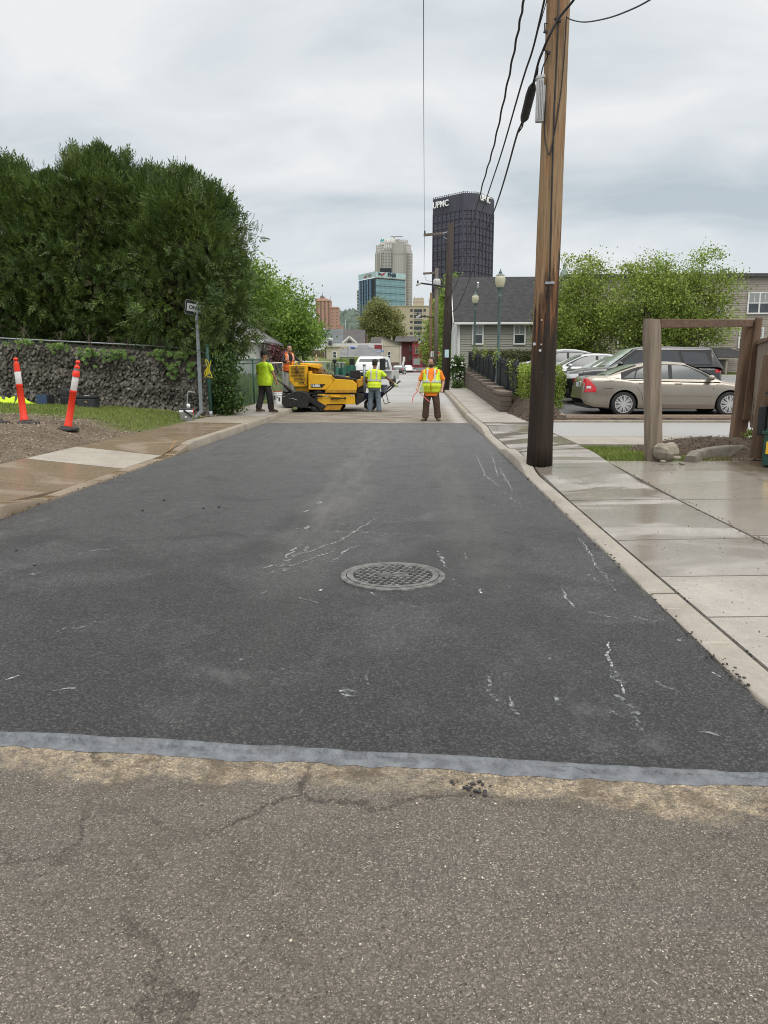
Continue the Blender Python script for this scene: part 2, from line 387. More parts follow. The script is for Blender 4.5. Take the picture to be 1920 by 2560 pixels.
def m_old():
    g = NG('old_asphalt'); nd = g.N.new('ShaderNodeTexNoise'); nd.inputs['Scale'].default_value = 60; g.L(g.tc, nd.inputs['Vector'])
    wv = g.N.new('ShaderNodeVectorMath'); wv.operation = 'MULTIPLY_ADD'; g.L(nd.outputs['Color'], wv.inputs[0]); wv.inputs[1].default_value = (.016, .016, .016); g.L(g.tc, wv.inputs[2]); tc0 = g.tc; g.tc = wv.outputs[0]
    v = g.voro(78); v2 = g.voro(175); v3 = g.voro(34); g.tc = tc0
    cs = g.N.new('ShaderNodeSeparateColor'); g.L(v[1], cs.inputs[0]); c2 = g.N.new('ShaderNodeSeparateColor'); g.L(v2[1], c2.inputs[0]); c3 = g.N.new('ShaderNodeSeparateColor'); g.L(v3[1], c3.inputs[0])
    big = g.noise(.8, 5, .6, .4); mid = g.noise(4.5, 6, .7, .3); pur = g.noise(.9, 4, .6, .5, (.6, 1.6, 1))
    base = g.mix(g.rng(big, .35, .65), (.285, .245, .198), (.435, .382, .322))
    base = g.mix(g.math('MULTIPLY', g.rng(mid, .45, .72), .5), base, (.235, .206, .165))
    base = g.mix(g.math('MULTIPLY', g.rng(pur, .53, .66), .75), base, (.285, .258, .255))
    dmp = g.math('MULTIPLY', g.rng(g.noise(.95, 6, .68, .5), .50, .64, 0, 1, True), .55); base = g.mix(dmp, base, (.135, .112, .082))
    base = g.mix(g.rng(cs.outputs[0], 0, 1, 0, .55), base, (.18, .16, .13))
    base = g.mix(g.rng(c2.outputs[0], .45, 1, 0, .75), base, (.53, .472, .40))
    base = g.mix(g.math('MULTIPLY', g.rng(v2[0], .40, .62, 0, 1), .6), base, (.06, .052, .042))
    base = g.mix(g.math('MULTIPLY', g.rng(v[0], .44, .62, 0, 1), .5), base, (.05, .043, .035))
    spot = g.math('MULTIPLY', g.rng(cs.outputs[1], .84, .87), g.rng(v[0], .30, .40, 1, 0)); base = g.mix(g.math('MULTIPLY', spot, .8), base, (.08, .07, .058))
    worn = g.rng(g.math('ADD', g.noise(.7, 3), g.math('MULTIPLY', g.math('ABSOLUTE', g.x), .06)), .42, .70, .01, .13)
    spk = g.math('GREATER_THAN', g.math('ADD', cs.outputs[2], worn), .955); spk = g.math('MULTIPLY', spk, g.rng(v[0], .22, .36, .9, 0)); base = g.mix(spk, base, (.86, .80, .67))
    spk2 = g.math('MULTIPLY', g.math('GREATER_THAN', g.math('ADD', c2.outputs[1], worn), .945), g.rng(v2[0], .25, .42, .9, 0)); base = g.mix(spk2, base, (.80, .74, .62))
    pit = g.math('MULTIPLY', g.math('GREATER_THAN', c3.outputs[0], .93), g.rng(v3[0], .12, .22, 1, 0)); base = g.mix(g.math('MULTIPLY', pit, .6), base, (.035, .03, .026))
    # sandy spray left along the joint: thin, patchy, grainy
    dl = g.math('SUBTRACT', g.math('ADD', g.math('MULTIPLY', g.x, s2_m), s2_b), g.y)
    wob = g.math('ADD', g.math('MULTIPLY', g.noise(1.4, 4, .6, .6), .42), g.math('MULTIPLY', g.noise(8, 6, .75), .28))
    tan = g.rng(g.math('SUBTRACT', dl, g.math('SUBTRACT', wob, .19)), -.045, .035, 1, 0, True)
    tan = g.math('MULTIPLY', tan, g.rng(g.noise(2.2, 3, .6), .34, .50, .35, 1)); tan = g.math('MULTIPLY', tan, g.rng(g.noise(26, 6, .8), .36, .56))
    base = g.mix(g.math('MULTIPLY', tan, .95), base, g.mix(g.rng(c2.outputs[2], 0, 1), (.33, .245, .15), (.66, .555, .41)))
    dk = g.math('MULTIPLY', g.rng(dl, .06, .35, 1, 0, True), g.rng(g.noise(5, 5, .7), .5, .64)); base = g.mix(g.math('MULTIPLY', dk, .65), base, (.12, .085, .05))
    cr = g.N.new('ShaderNodeTexVoronoi'); cr.feature = 'DISTANCE_TO_EDGE'; cr.inputs['Scale'].default_value = .62
    nv = g.N.new('ShaderNodeTexNoise'); nv.inputs['Scale'].default_value = 2.6; nv.inputs['Detail'].default_value = 8; nv.inputs['Roughness'].default_value = .65; g.L(g.tc, nv.inputs['Vector'])
    va = g.N.new('ShaderNodeVectorMath'); va.operation = 'MULTIPLY_ADD'; g.L(nv.outputs['Color'], va.inputs[0]); va.inputs[1].default_value = (.6, .6, 0); g.L(g.tc, va.inputs[2]); g.L(va.outputs[0], cr.inputs['Vector'])
    crack = g.math('MULTIPLY', g.rng(cr.outputs[0], .001, .009, 1, 0), g.rng(big, .40, .55)); soft = g.math('MULTIPLY', g.rng(cr.outputs[0], .0, .07, 1, 0), g.rng(big, .38, .55))
    base = g.mix(g.math('MULTIPLY', soft, .05), base, (.10, .085, .066)); base = g.mix(g.math('MULTIPLY', crack, .40), base, (.04, .034, .028))
    h = g.math('ADD', g.rng(v[0], 0, .58, 1, 0), g.math('MULTIPLY', g.rng(v2[0], 0, .58, 1, 0), .6)); h = g.math('SUBTRACT', h, g.math('MULTIPLY', crack, 1.5))
    return g.fin(base, g.rng(mid, .3, .7, .55, .8), g.bump(h, 1.0, .014), .4)
def m_milled():
    g = NG('milled_road'); a = g.noise(2.0, 6, .7, .3, (.5, 1.6, 1)); b = g.noise(14, 4, .7, 0, (.35, 2, 1)); big = g.noise(.25, 3)
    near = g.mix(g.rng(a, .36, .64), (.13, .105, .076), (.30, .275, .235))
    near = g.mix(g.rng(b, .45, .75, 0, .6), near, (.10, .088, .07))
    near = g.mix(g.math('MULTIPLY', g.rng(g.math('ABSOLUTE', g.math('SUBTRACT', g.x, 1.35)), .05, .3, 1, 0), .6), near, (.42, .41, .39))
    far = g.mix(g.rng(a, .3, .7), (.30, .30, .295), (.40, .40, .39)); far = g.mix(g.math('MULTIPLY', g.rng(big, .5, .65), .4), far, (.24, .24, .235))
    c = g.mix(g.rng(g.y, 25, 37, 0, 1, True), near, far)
    return g.fin(c, .85, g.bump(b, .5, .012), .3)
def m_conc(name, c1, c2, stain, wet=0.0, scale=1.6, wc=(.16, .12, .075), seed=0.0, brown_x=None, wr_=(.06, .20)):
    g = NG(name); mp = g.N.new('ShaderNodeMapping'); mp.inputs['Location'].default_value = (seed, seed * 1.7, 0); g.L(g.tc, mp.inputs[0]); V = mp.outputs[0]
    a = g.noise(scale, 6, .65, .5, None, V); b = g.noise(22, 5, .7, 0, None, V); st = g.noise(.9, 5, .65, .8, (2.2, .8, 1), V)
    broom = g.noise(60, 2, .5, 0, (.25, 4, 1), V)
    c = g.mix(g.rng(a, .34, .66), c1, c2); c = g.mix(g.rng(b, .45, .8, 0, .35), c, tuple(q * .62 for q in c1))
    c = g.mix(g.math('MULTIPLY', g.rng(st, .5, .72), .45), c, stain)
    pt = g.noise(75, 3, .6, 0, None, V); c = g.mix(g.rng(pt, .60, .72, 0, .6), c, tuple(q * .40 for q in c1)); c = g.mix(g.rng(pt, .36, .28, 0, .5), c, tuple(min(1, q * 1.45) for q in c2))
    scr = g.noise(3.5, 6, .75, 1.5, (.5, 2.2, 1), V); c = g.mix(g.math('MULTIPLY', g.rng(scr, .60, .66), .35), c, tuple(min(1, q * 1.4) for q in c2))
    r = g.rng(b, .3, .7, .7, .85)
    h = g.math('ADD', b, g.math('MULTIPLY', broom, .5)); bp = g.bump(h, .35, .004)
    if wet:
        wm = g.rng(g.math('ADD', g.noise(.75, 4, .55, .9, (.7, 1.6, 1), V), wet - .5), .40, .58, 0, 1, True)
        if brown_x: wc_ = g.mix(g.rng(g.math('ADD', g.x, g.math('MULTIPLY', st, 1.6)), brown_x, brown_x + .5, 0, 1, True), wc, (.10, .068, .04))
        else: wc_ = wc
        c = g.mix(wm, c, g.mix(g.rng(a, .3, .7, 0, .35), wc_, tuple(q * 1.5 for q in wc))); rr = g.N.new('ShaderNodeMixRGB')
        r = g.math('ADD', g.math('MULTIPLY', wm, g.rng(b, .3, .7, *wr_)), g.math('MULTIPLY', g.math('SUBTRACT', 1.0, wm), .72))
        bp = g.bump(h, .16, .004)
    return g.fin(c, r, bp, .5)
def m_ground():
    g = NG('ground_soil'); a = g.noise(1.3, 6, .65, .4); b = g.noise(16, 6, .75); c_ = g.noise(70, 3, .7)
    dirt = g.mix(g.rng(a, .33, .66), (.16, .125, .09), (.27, .22, .165)); dirt = g.mix(g.rng(b, .42, .7, 0, .8), dirt, (.10, .075, .052))
    dirt = g.mix(g.rng(c_, .6, .75, 0, .7), dirt, (.40, .35, .28))
    gr = g.mix(g.rng(b, .35, .65), (.10, .13, .035), (.17, .20, .07)); gr = g.mix(g.rng(a, .45, .7, 0, .5), gr, (.14, .14, .05))
    mask = g.rng(g.math('ADD', g.y, g.math('MULTIPLY', a, 2.6)), 17.2, 18.0, 0, 1, True)
    return g.fin(g.mix(mask, dirt, gr), .9, g.bump(g.math('ADD', b, g.math('MULTIPLY', c_, .6)), 1.0, .05), .25)
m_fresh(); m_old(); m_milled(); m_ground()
m_conc('concrete', (.275, .256, .228), (.365, .342, .308), (.19, .172, .148))
m_conc('concrete_kerb_pale', (.27, .245, .208), (.36, .33, .285), (.17, .145, .112), seed=4)
m_conc('concrete_kerb', (.24, .208, .162), (.33, .292, .235), (.15, .12, .085), seed=3)
m_conc('concrete_pale', (.28, .255, .213), (.35, .322, .275), (.22, .19, .152), seed=5)
m_conc('concrete_brown', (.185, .142, .100), (.235, .184, .134), (.15, .108, .07), wet=.60, wc=(.19, .145, .098), seed=7, wr_=(.20, .36))
m_conc('concrete_damp', (.275, .26, .238), (.36, .342, .315), (.185, .17, .15), wet=.53, wc=(.19, .168, .142), seed=9)
m_conc('concrete_wet', (.29, .255, .215), (.36, .322, .275), (.2, .15, .1), wet=.74, wc=(.27, .245, .212), seed=11, brown_x=5.3)  # wet tone paled to stand in for the sky's sheen on it
m_conc('concrete_kerb_wet', (.20, .158, .112), (.26, .208, .152), (.14, .10, .066), wet=.46, wc=(.16, .115, .07), seed=13)
mat('joint_dirt', (.035, .03, .024), (.075, .064, .05), 30, .95)
mat('alley_asphalt', (.27, .27, .265), (.36, .36, .355), 25, .75, bump=.5, bscale=120, lo=.3, hi=.7)
mat('lot_asphalt', (.055, .055, .057), (.13, .13, .13), .5, .7, bump=.3, bscale=90)
mat('far_asphalt', (.22, .22, .22), (.30, .30, .295), 1.2, .85)
mat('mulch', (.045, .03, .02), (.115, .085, .06), 26, .95, bump=1.0, bscale=45, detail=6)
mat('seal_coat', (.075, .083, .094), (.165, .178, .195), 16, .40, bump=.6, bscale=55, detail=6, rvar=.1)
mat('timber_kerb', (.26, .19, .14), (.38, .29, .22), 14, .85, stretch=(1, 1, 4))
mat('chalk', (.36, .38, .38), (.56, .59, .59), 30, .9, alpha=(42, .40, .74))
mat('chalk_faint', (.28, .30, .31), (.36, .39, .40), 30, .9, alpha=(30, .47, .88))
mat('orange_paint', (.62, .25, .05), (.7, .33, .08), 20, .8, alpha=(26, .38, .62))
mat('crumb', (.02, .02, .022), (.06, .06, .062), 30, .75)
mat('stone_grey', (.17, .148, .115), (.32, .285, .23), 9, .85, bump=.6, bscale=14)

# ---------------------------------------------------------------- ground sheet
def gz(X, Y):
    s = street(Y)
    if X < -5.85:
        d = -5.9 - X; z = .17 + .28 * sstep(0, 1.3, d) * (1 - .35 * sstep(17, 22, Y)) + .05 * max(min(d, 14) - 1.2, 0)
        z += .30 * sstep(30, 62, Y) * min(max(d - .5, 0), 6)
        return z + s
    if X > 2.95:
        if Y < 19.6: return .02 + .04 * sstep(11.25, 11.35, Y) + s
        w = sstep(2.95, 3.4, X); return (1 - w) * (s + .14) + w * (lot(Y) - .03 - .09 * (1 - sstep(20.6, 22.5, Y)))
    return s - .09
def grid_sheet(name, xs, ys, zf, m, parent=None):
    mb = MB(); nx = len(xs)
    mb.v = [(x, y, zf(x, y)) for y in ys for x in xs]
    mb.f = [(j * nx + i, j * nx + i + 1, (j + 1) * nx + i + 1, (j + 1) * nx + i) for j in range(len(ys) - 1) for i in range(nx - 1)]
    mb.mi = [0] * len(mb.f)
    return mb.build(name, m, parent, True, fix=False)
def ax(*segs):
    o = []
    for a, b, st in segs: o += list(np.arange(a, b, st))
    return o
xs = ax((-3500, -400, 620), (-400, -60, 34), (-60, -16, 2.2), (-16, -5.95, .25)) + [-5.87, -5.84, -4.6, -2, 0, 1.6, 2.9, 2.96, 3.05, 3.2, 3.42] + ax((3.6, 16, 1.2), (16, 60, 4), (60, 400, 34), (400, 3501, 620))
ys = ax((-30, 2, 4), (2, 30, .25), (30, 66, 1), (66, 200, 6), (200, 800, 60), (800, 4500, 400))
def gzn(x, y):
    z = gz(x, y)
    if -15 < x < -6.2 and 7 < y < 21: z += .05 * math.sin(x * 3.1 + y * 1.3) * math.sin(y * 2.3 - x) * .6
    return z
struct(grid_sheet('ground', xs, ys, gzn, 'ground_soil'))

# ---------------------------------------------------------------- roads
def line_y(x, m_, b): return m_ * x + b
mb = MB(); mb.v = [(-30, -12, -.014), (30, -12, -.014), (30, line_y(30, sl_m, sl_b) if 0 else 3.6, -.014), (-30, 3.6, -.014)]; mb.f = [(0, 1, 2, 3)]; mb.mi = [0]
mb.v[2] = (30, line_y(30, s2_m, s2_b) + .12, -.014); mb.v[3] = (-30, line_y(-30, s2_m, s2_b) + .12, -.014)
struct(mb.build('old_road', 'old_asphalt'))
def sheet(name, x0, x1, ysamp, zf, m):
    mb = MB()
    for i, y in enumerate(ysamp): mb.v += [(x0, y, zf(y)), (x1, y, zf(y))]
    mb.f = [(2 * i, 2 * i + 1, 2 * i + 3, 2 * i + 2) for i in range(len(ysamp) - 1)]; mb.mi = [0] * len(mb.f)
    return mb.build(name, m, None, True)
yE = 21.8
mb = MB()     # slightly ragged edge against the kerbs, flat sheet 4 mm over the milled road
L_, R_ = [], []
y = line_y(KL, sl_m, sl_b)
n = 190
for i in range(n + 1):
    t = i / n; yl = (1 - t) * line_y(KL, sl_m, sl_b) + t * yE; yr = (1 - t) * line_y(KR, sl_m, sl_b) + t * yE
    L_.append((KL + .012 + rnd.uniform(-.012, .02), yl, .004)); R_.append((KR - .008 + rnd.uniform(-.022, .012), yr, .004))
mb.v = [q for ab in zip(L_, R_) for q in ab]; mb.f = [(2 * i, 2 * i + 1, 2 * i + 3, 2 * i + 2) for i in range(n)]; mb.mi = [0] * n
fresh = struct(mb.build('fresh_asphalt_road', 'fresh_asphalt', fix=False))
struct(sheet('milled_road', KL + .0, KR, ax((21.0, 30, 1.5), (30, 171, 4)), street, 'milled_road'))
# joint seal: low ridge of tack coat across the seam
mb = MB(); rings = []
for i in range(221):
    x = -9 + 14 * i / 220; ya, yb = line_y(x, sl_m, sl_b) + .004 * math.sin(x * 5.1) + .003 * math.sin(x * 13 + 1), line_y(x, s2_m, s2_b) + .006 * math.sin(x * 4.3 + 2) + .005 * math.sin(x * 11); w = ya - yb
    j = lambda a: rnd.uniform(-a, a)
    rings.append([(x, ya + .008 + j(.007), .0065), (x, ya - .22 * w + j(.006), .020 + j(.003)), (x, ya - .42 * w + j(.008), .0075 + j(.002)), (x, ya - .52 * w + j(.006), -.004 + j(.002)), (x, yb + .2 * w, -.008), (x, yb + j(.010), -.0125)])
mb.loft(rings, cap=False, close=False); struct(mb.build('joint_seal_strip', 'seal_coat', None, True, fix=False))
struct(sheet('cross_street', -70, 70, [160, 173], lambda y: .905 + .03, 'far_asphalt'))

# kerbs: swept profile with a height that dips at the ramps
def kerb(name, x0, dirx, ys_, hf, m, w=.175):
    mb = MB(); rings = []
    for y in ys_:
        s = street(y); h = hf(y); j = rnd.uniform(-.004, .004)
        rings.append([(x0 + dirx * .0, y, s - .08), (x0 + dirx * (.004 + .10 * h) + j, y, s + h - .012), (x0 + dirx * (.02 + .10 * h) + j, y, s + h), (x0 + dirx * w, y, s + h + .004), (x0 + dirx * w, y, s - .08)])
    mb.loft(rings, close=True); return struct(mb.build(name, m, None, 50))
def hkl(y): return interp(y, [2, 7.6, 8.6, 13.2, 14.4, 300], [.13, .13, .025, .025, .15, .15])
def hkr(y): return interp(y, [2, 10.9, 11.6, 13.4, 14.2, 17.2, 18.4, 300], [.012, .02, .13, .13, .05, .05, .15, .16])
kerb('kerb_left_near', KL, -1, ax((2.6, 14.1, .3)) + [14.1], hkl, 'concrete_kerb_wet')
kerb('kerb_left', KL, -1, ax((14.11, 26.5, .4)) + [26.5], hkl, 'concrete_kerb')
kerb('kerb_left_far', KL, -1, ax((33, 158, 4)), hkl, 'concrete_kerb')
kerb('kerb_right_near', KR, 1, ax((2.0, 5.0, .25)) + [4.99], hkr, 'concrete_kerb_pale')
kerb('kerb_right', KR, 1, ax((5.02, 24, .3)) + [24], hkr, 'concrete_kerb_pale')
kerb('kerb_right_far', KR, 1, ax((24.02, 158, 3)), hkr, 'concrete_kerb')
# kerb return where the paver crosses the pavement on the left
mb = MB(); rings = []
for k in range(9):
    a = k / 8 * R(80); cx, cy = KL - 1.1, 26.5; rr = 1.1
    def q(r_, z): return (cx + r_ * math.cos(a), cy + r_ * math.sin(a), z)
    h = .15 - .10 * k / 8
    rings.append([q(rr, -.08), q(rr - .012, h), q(rr - .17, h + .004), q(rr - .17, -.08)])
mb.loft(rings); struct(mb.build('kerb_return', 'concrete_kerb', None, 50))

# pavements of separate slabs over a dirt bed
def slabs(name, xa, xb, brk, za, zb, mats, gap=.022):
    mb = MB(); ml = []
    for i in range(len(brk) - 1):
        y0, y1 = brk[i] + gap / 2, brk[i + 1] - gap / 2; mname = mats(i)
        if mname not in ml: ml.append(mname)
        mb.c = ml.index(mname); k = max(1, int((y1 - y0) / 1.0)); t = rnd.uniform(-.003, .003); t2 = rnd.uniform(-.003, .003)
        for a in range(k):
            p0, p1 = y0 + (y1 - y0) * a / k, y0 + (y1 - y0) * (a + 1) / k
            mb.quad((xa, p0, za(p0) + t), (xb, p0, zb(p0) + t2), (xb, p1, zb(p1) + t2), (xa, p1, za(p1) + t))
        for (p, sgn) in ((y0, 1), (y1, -1)): mb.quad((xa, p, za(p) + t), (xb, p, zb(p) + t2), (xb, p, zb(p) - .08), (xa, p, za(p) - .08))
        for (xx, zz) in ((xa, za), (xb, zb)): mb.quad((xx, y0, zz(y0) + t), (xx, y1, zz(y1) + t), (xx, y1, zz(y1) - .08), (xx, y0, zz(y0) - .08))
    return struct(mb.build(name, ml, None, fix=False))
def bed(name, x0, x1, y0, y1, zf):
    mb = MB(); N_ = 40
    for i in range(N_ + 1):
        y = y0 + (y1 - y0) * i / N_; mb.v += [(x0, y, zf(y)), (x1, y, zf(y))]
    mb.f = [(2 * i, 2 * i + 1, 2 * i + 3, 2 * i + 2) for i in range(N_)]; mb.mi = [0] * N_
    return struct(mb.build(name, 'joint_dirt', None, True))
LS = [3.2, 5.4, 7.2, 9.25, 11.25, 13.05, 16.1, 19.4, 22.5, 25.6, 28.4]
LM = ['concrete_brown'] * 4 + ['concrete_pale', 'concrete_brown', 'concrete_brown', 'concrete_kerb', 'concrete', 'concrete']
slabs('pavement_left', KL - .185, -5.88, LS, lambda y: street(y) + hkl(y) + .004, lambda y: street(y) + .175, lambda i: LM[i])
bed('pavement_bed_left', KL - .17, -5.9, 2.8, 28.5, lambda y: street(y) + hkl(y) - .035)
slabs('pavement_left_far', KL - .185, -5.7, ax((33, 158, 3)), lambda y: street(y) + .155, lambda y: street(y) + .175, lambda i: 'concrete')
RS = [2.2, 3.4, 4.5, 5.42, 6.62, 8.68, 11.25, 12.7, 14.2, 15.7, 17.2, 18.6] + ax((20.0, 60, 1.5))
RM = lambda i: 'concrete' if i < 3 else ('concrete_damp' if i < 12 else 'concrete')
slabs('pavement_right', KR + .198, 2.985, RS, lambda y: street(y) + hkr(y) + .004, lambda y: street(y) + (.05 if y < 10 else .05 + .11 * sstep(10, 13, y)), RM)
bed('pavement_bed_right', KR + .17, 3.01, 2.2, 60, lambda y: street(y) + min(hkr(y), .05 if y < 10 else .05 + .11 * sstep(10, 13, y)) - .028)
slabs('driveway', 3.012, 7.0, [2.0, 4.6, 6.72, 8.62, 11.95], lambda y: .05 + .05 * sstep(9.5, 12, y), lambda y: .12, lambda i: ['concrete', 'concrete_damp', 'concrete_wet', 'concrete_wet'][i])
slabs('driveway_far', 7.012, 11.5, [2.0, 4.6, 8.6, 12.6], lambda y: .12, lambda y: .16, lambda i: 'concrete_wet')
mb = MB(); mb.bx(3.01, 5.1, 14.0, 15.68, .0, .165); mb.bx(5.115, 7.6, 14.0, 15.68, .0, .168); mb.bx(7.615, 12, 14.0, 15.68, 0, .17); struct(mb.build('footpath', 'concrete_pale', bevel=.006))
mb = MB(); mb.quad((3.0, 15.69, .165), (34, 15.69, .17), (34, 20.0, .18), (3.0, 20.0, .15)); struct(mb.build('alley', 'alley_asphalt'))
struct(grid_sheet('parking_lot', [4.0, 12, 22, 40], ax((20.45, 44.1, .8)), lambda x, y: lot(y) + .012, 'lot_asphalt'))
mb = MB(); mb.quad((11.0, 25.4, lot(25.4) + .018), (34, 25.4, lot(25.4) + .018), (34, 43.5, lot(43.5) + .018), (14, 43.5, lot(43.5) + .018)); struct(mb.build('drive_lane', 'far_asphalt'))
# lot edging
t = MB(); t.bar((3.0, 20.06, .15), (13.5, 20.06, .17), .14, .10); struct(t.build('lot_kerb', 'concrete_kerb', bevel=.012))
t = MB(); t.bar((4.05, 20.62, .25), (13.5, 20.5, .27), .14, .13); top(t.build('timber_edging', 'timber_kerb', bevel=.012), 'long brown timber edging in front of the gold sedan', 'edging')
t = MB(); t.bar((3.98, 23.1, .34), (4.0, 20.7, .24), .16, .14); top(t.build('timber_edging', 'timber_kerb', bevel=.012), 'short timber edging beside the mulch bed, running towards the black SUV', 'edging')
def mulch_z(x, y): 
    return .15 + .42 * sstep(2.98, 3.5, x + .02 * (y - 20)) * sstep(19.9, 23.5, y) + .10 * sstep(3.0, 3.3, x) * sstep(20, 20.6, y) + rnd.uniform(-.018, .018)
struct(grid_sheet('mulch_bed', ax((2.9, 4.0, .05)) + [4.0], ax((20.1, 26, .1)), mulch_z, 'mulch'))
struct(grid_sheet('mulch_strip', ax((4.0, 13.5, .1)), [20.13, 20.2, 20.3, 20.4, 20.5], lambda x, y: .185 + .12 * (y - 20.1) + rnd.uniform(-.015, .02), 'mulch'))
def mound(x, y):
    d = math.hypot((x - 5.25) / 1.75, (y - 13.4) / .62); return .05 + .30 * max(0, 1 - d * d) ** 1.0 + rnd.uniform(-.012, .016)
struct(grid_sheet('mulch_mound', ax((3.4, 7.6, .06)), ax((11.9, 14.0, .06)), mound, 'mulch'))
def chips(name, n, xr, yr, zf, m, ln=.05, wd_=.018, tilt=.5):
    x = npr.uniform(*xr, n); y = npr.uniform(*yr, n); z = np.array([zf(a, b) + .012 for a, b in zip(x, y)])
    d = unit(n); d[:, 2] *= .3; nr = np.tile([0, 0, 1.0], (n, 1)) + unit(n) * tilt
    o = leaves(name, np.c_[x, y, z], d, nr, npr.uniform(.5, 1.3, n) * ln, npr.uniform(.6, 1.4, n) * wd_, m); return tag(o, kind='stuff')
mat('mulch_chip', (.05, .033, .022), (.13, .095, .07), 8, .95, island=.6)
chips('mulch_chips', 5200, (2.95, 4.0), (20.2, 25.5), mulch_z, 'mulch_chip')
chips('mulch_chips', 4200, (3.55, 7.3), (12.0, 13.95), mound, 'mulch_chip')
mat('dirt_chip', (.20, .155, .11), (.33, .27, .2), 6, .95, island=.5)
chips('dirt_clods', 9000, (-11, -5.92), (7.5, 16.8), gzn, 'dirt_chip', .045, .022, .6)
# asphalt crumbs and pale grit: loose specks
def crumbs(name, pts, r, m):
    mb = MB()
    for p in pts:
        k = rnd.uniform(.5, 1.4) * r; mb.ell((p[0], p[1], p[2] + k * .4), (k, k * rnd.uniform(.6, 1.1), k * .6), 5, 3, Matrix.Rotation(rnd.uniform(0, 6), 3, 'Z'))
    return tag(mb.build(name, m, fix=False), kind='stuff')
pts = []
for _ in range(420):
    y = 3 + 14 * rnd.random() ** 1.6; pts.append((KR + rnd.choice((rnd.gauss(.0, .02), rnd.gauss(.2, .02), rnd.uniform(0, 1.2))), y, .012 if y < 11 else .02))
pts = [p for p in pts if p[1] < 10.8]
for _ in range(130):
    y = rnd.uniform(5, 14); pts.append((KL + rnd.gauss(.0, .02), y, .006 if y < 8 else .02))
pts += [(G(1190 + rnd.gauss(0, 22), 1962 + rnd.gauss(0, 10)).x, G(1190, 1962 + rnd.gauss(0, 10)).y, -.012) for _ in range(26)]
crumbs('asphalt_crumbs', pts, .008, 'crumb')
crumbs('asphalt_crumbs', [(D(*q).x, D(*q).y, .004) for q in ((75, 1223), (36, 1191), (355, 1082), (308, 1105), (440, 1100), (473, 1097))], .022, 'crumb')
mat('grit', (.42, .38, .3), (.6, .55, .45), 10, .9, island=.3)
crumbs('pale_grit', [(rnd.uniform(-2, 2.4), rnd.uniform(1.2, 2.6), -.012) for _ in range(150)], .004, 'grit')
# chalky splashes and scrapes on the fresh asphalt
def streak(mb, pts, w):
    P_ = [D(*p, .0085) for p in pts]; q = []
    for a, b in zip(P_[:-1], P_[1:]):
        k = max(2, int((b - a).length / .05))
        q += [a.lerp(b, i / k) for i in range(k)]
    q.append(P_[-1]); n_ = len(q); prev = None
    for i, p in enumerate(q):
        d = (q[min(i + 1, n_ - 1)] - q[max(0, i - 1)]).normalized(); s = Vector((-d.y, d.x, 0)); k = w * rnd.uniform(.35, 1.3) * (.4 + .6 * math.sin(math.pi * (i + .7) / (n_ + .4)))
        p = p + s * rnd.gauss(0, w * .35); cur = (p + s * k / 2, p - s * k / 2)
        if prev: mb.quad(prev[0], prev[1], cur[1], cur[0])
        prev = cur
m1, m2 = MB(), MB()
for pts, w in [(((660, 1195), (740, 1165), (815, 1117)), .022), (((735, 1198), (752, 1184), (780, 1178)), .022), (((640, 1218), (720, 1190)), .018),
               (((565, 1226), (590, 1222), (615, 1220)), .028), (((618, 1206), (640, 1182)), .035), (((1315, 1386), (1309, 1412), (1322, 1440)), .02),
               (((1336, 1470), (1358, 1510)), .016), (((1215, 1273), (1228, 1300), (1245, 1312)), .02), (((1250, 1160), (1272, 1190), (1290, 1225)), .016),
               (((1100, 1503), (1113, 1530)), .014), (((1467, 1379), (1474, 1385)), .02), (((1365, 1330), (1398, 1339)), .018), (((1540, 1452), (1556, 1462)), .014),
               (((1030, 985), (1050, 1030), (1078, 1050)), .025), (((1062, 982), (1076, 1030)), .02), (((1078, 1010), (1108, 1060)), .02),
               (((738, 1490), (748, 1500)), .035), (((10, 1470), (40, 1458)), .014), (((946, 1190), (962, 1226)), .028), (((655, 1143), (662, 1136)), .04),
               (((690, 1276), (697, 1273)), .03), (((1033, 1270), (1042, 1282)), .022), (((800, 1280), (812, 1284)), .025), (((1323, 1535), (1329, 1543)), .025), (((985, 1424), (988, 1426)), .02),
               (((688, 1088), (692, 1083)), .05), (((657, 1106), (665, 1101)), .04), (((736, 1131), (742, 1134)), .03), (((1186, 1420), (1189, 1424)), .012)]: streak(m1, pts, w)
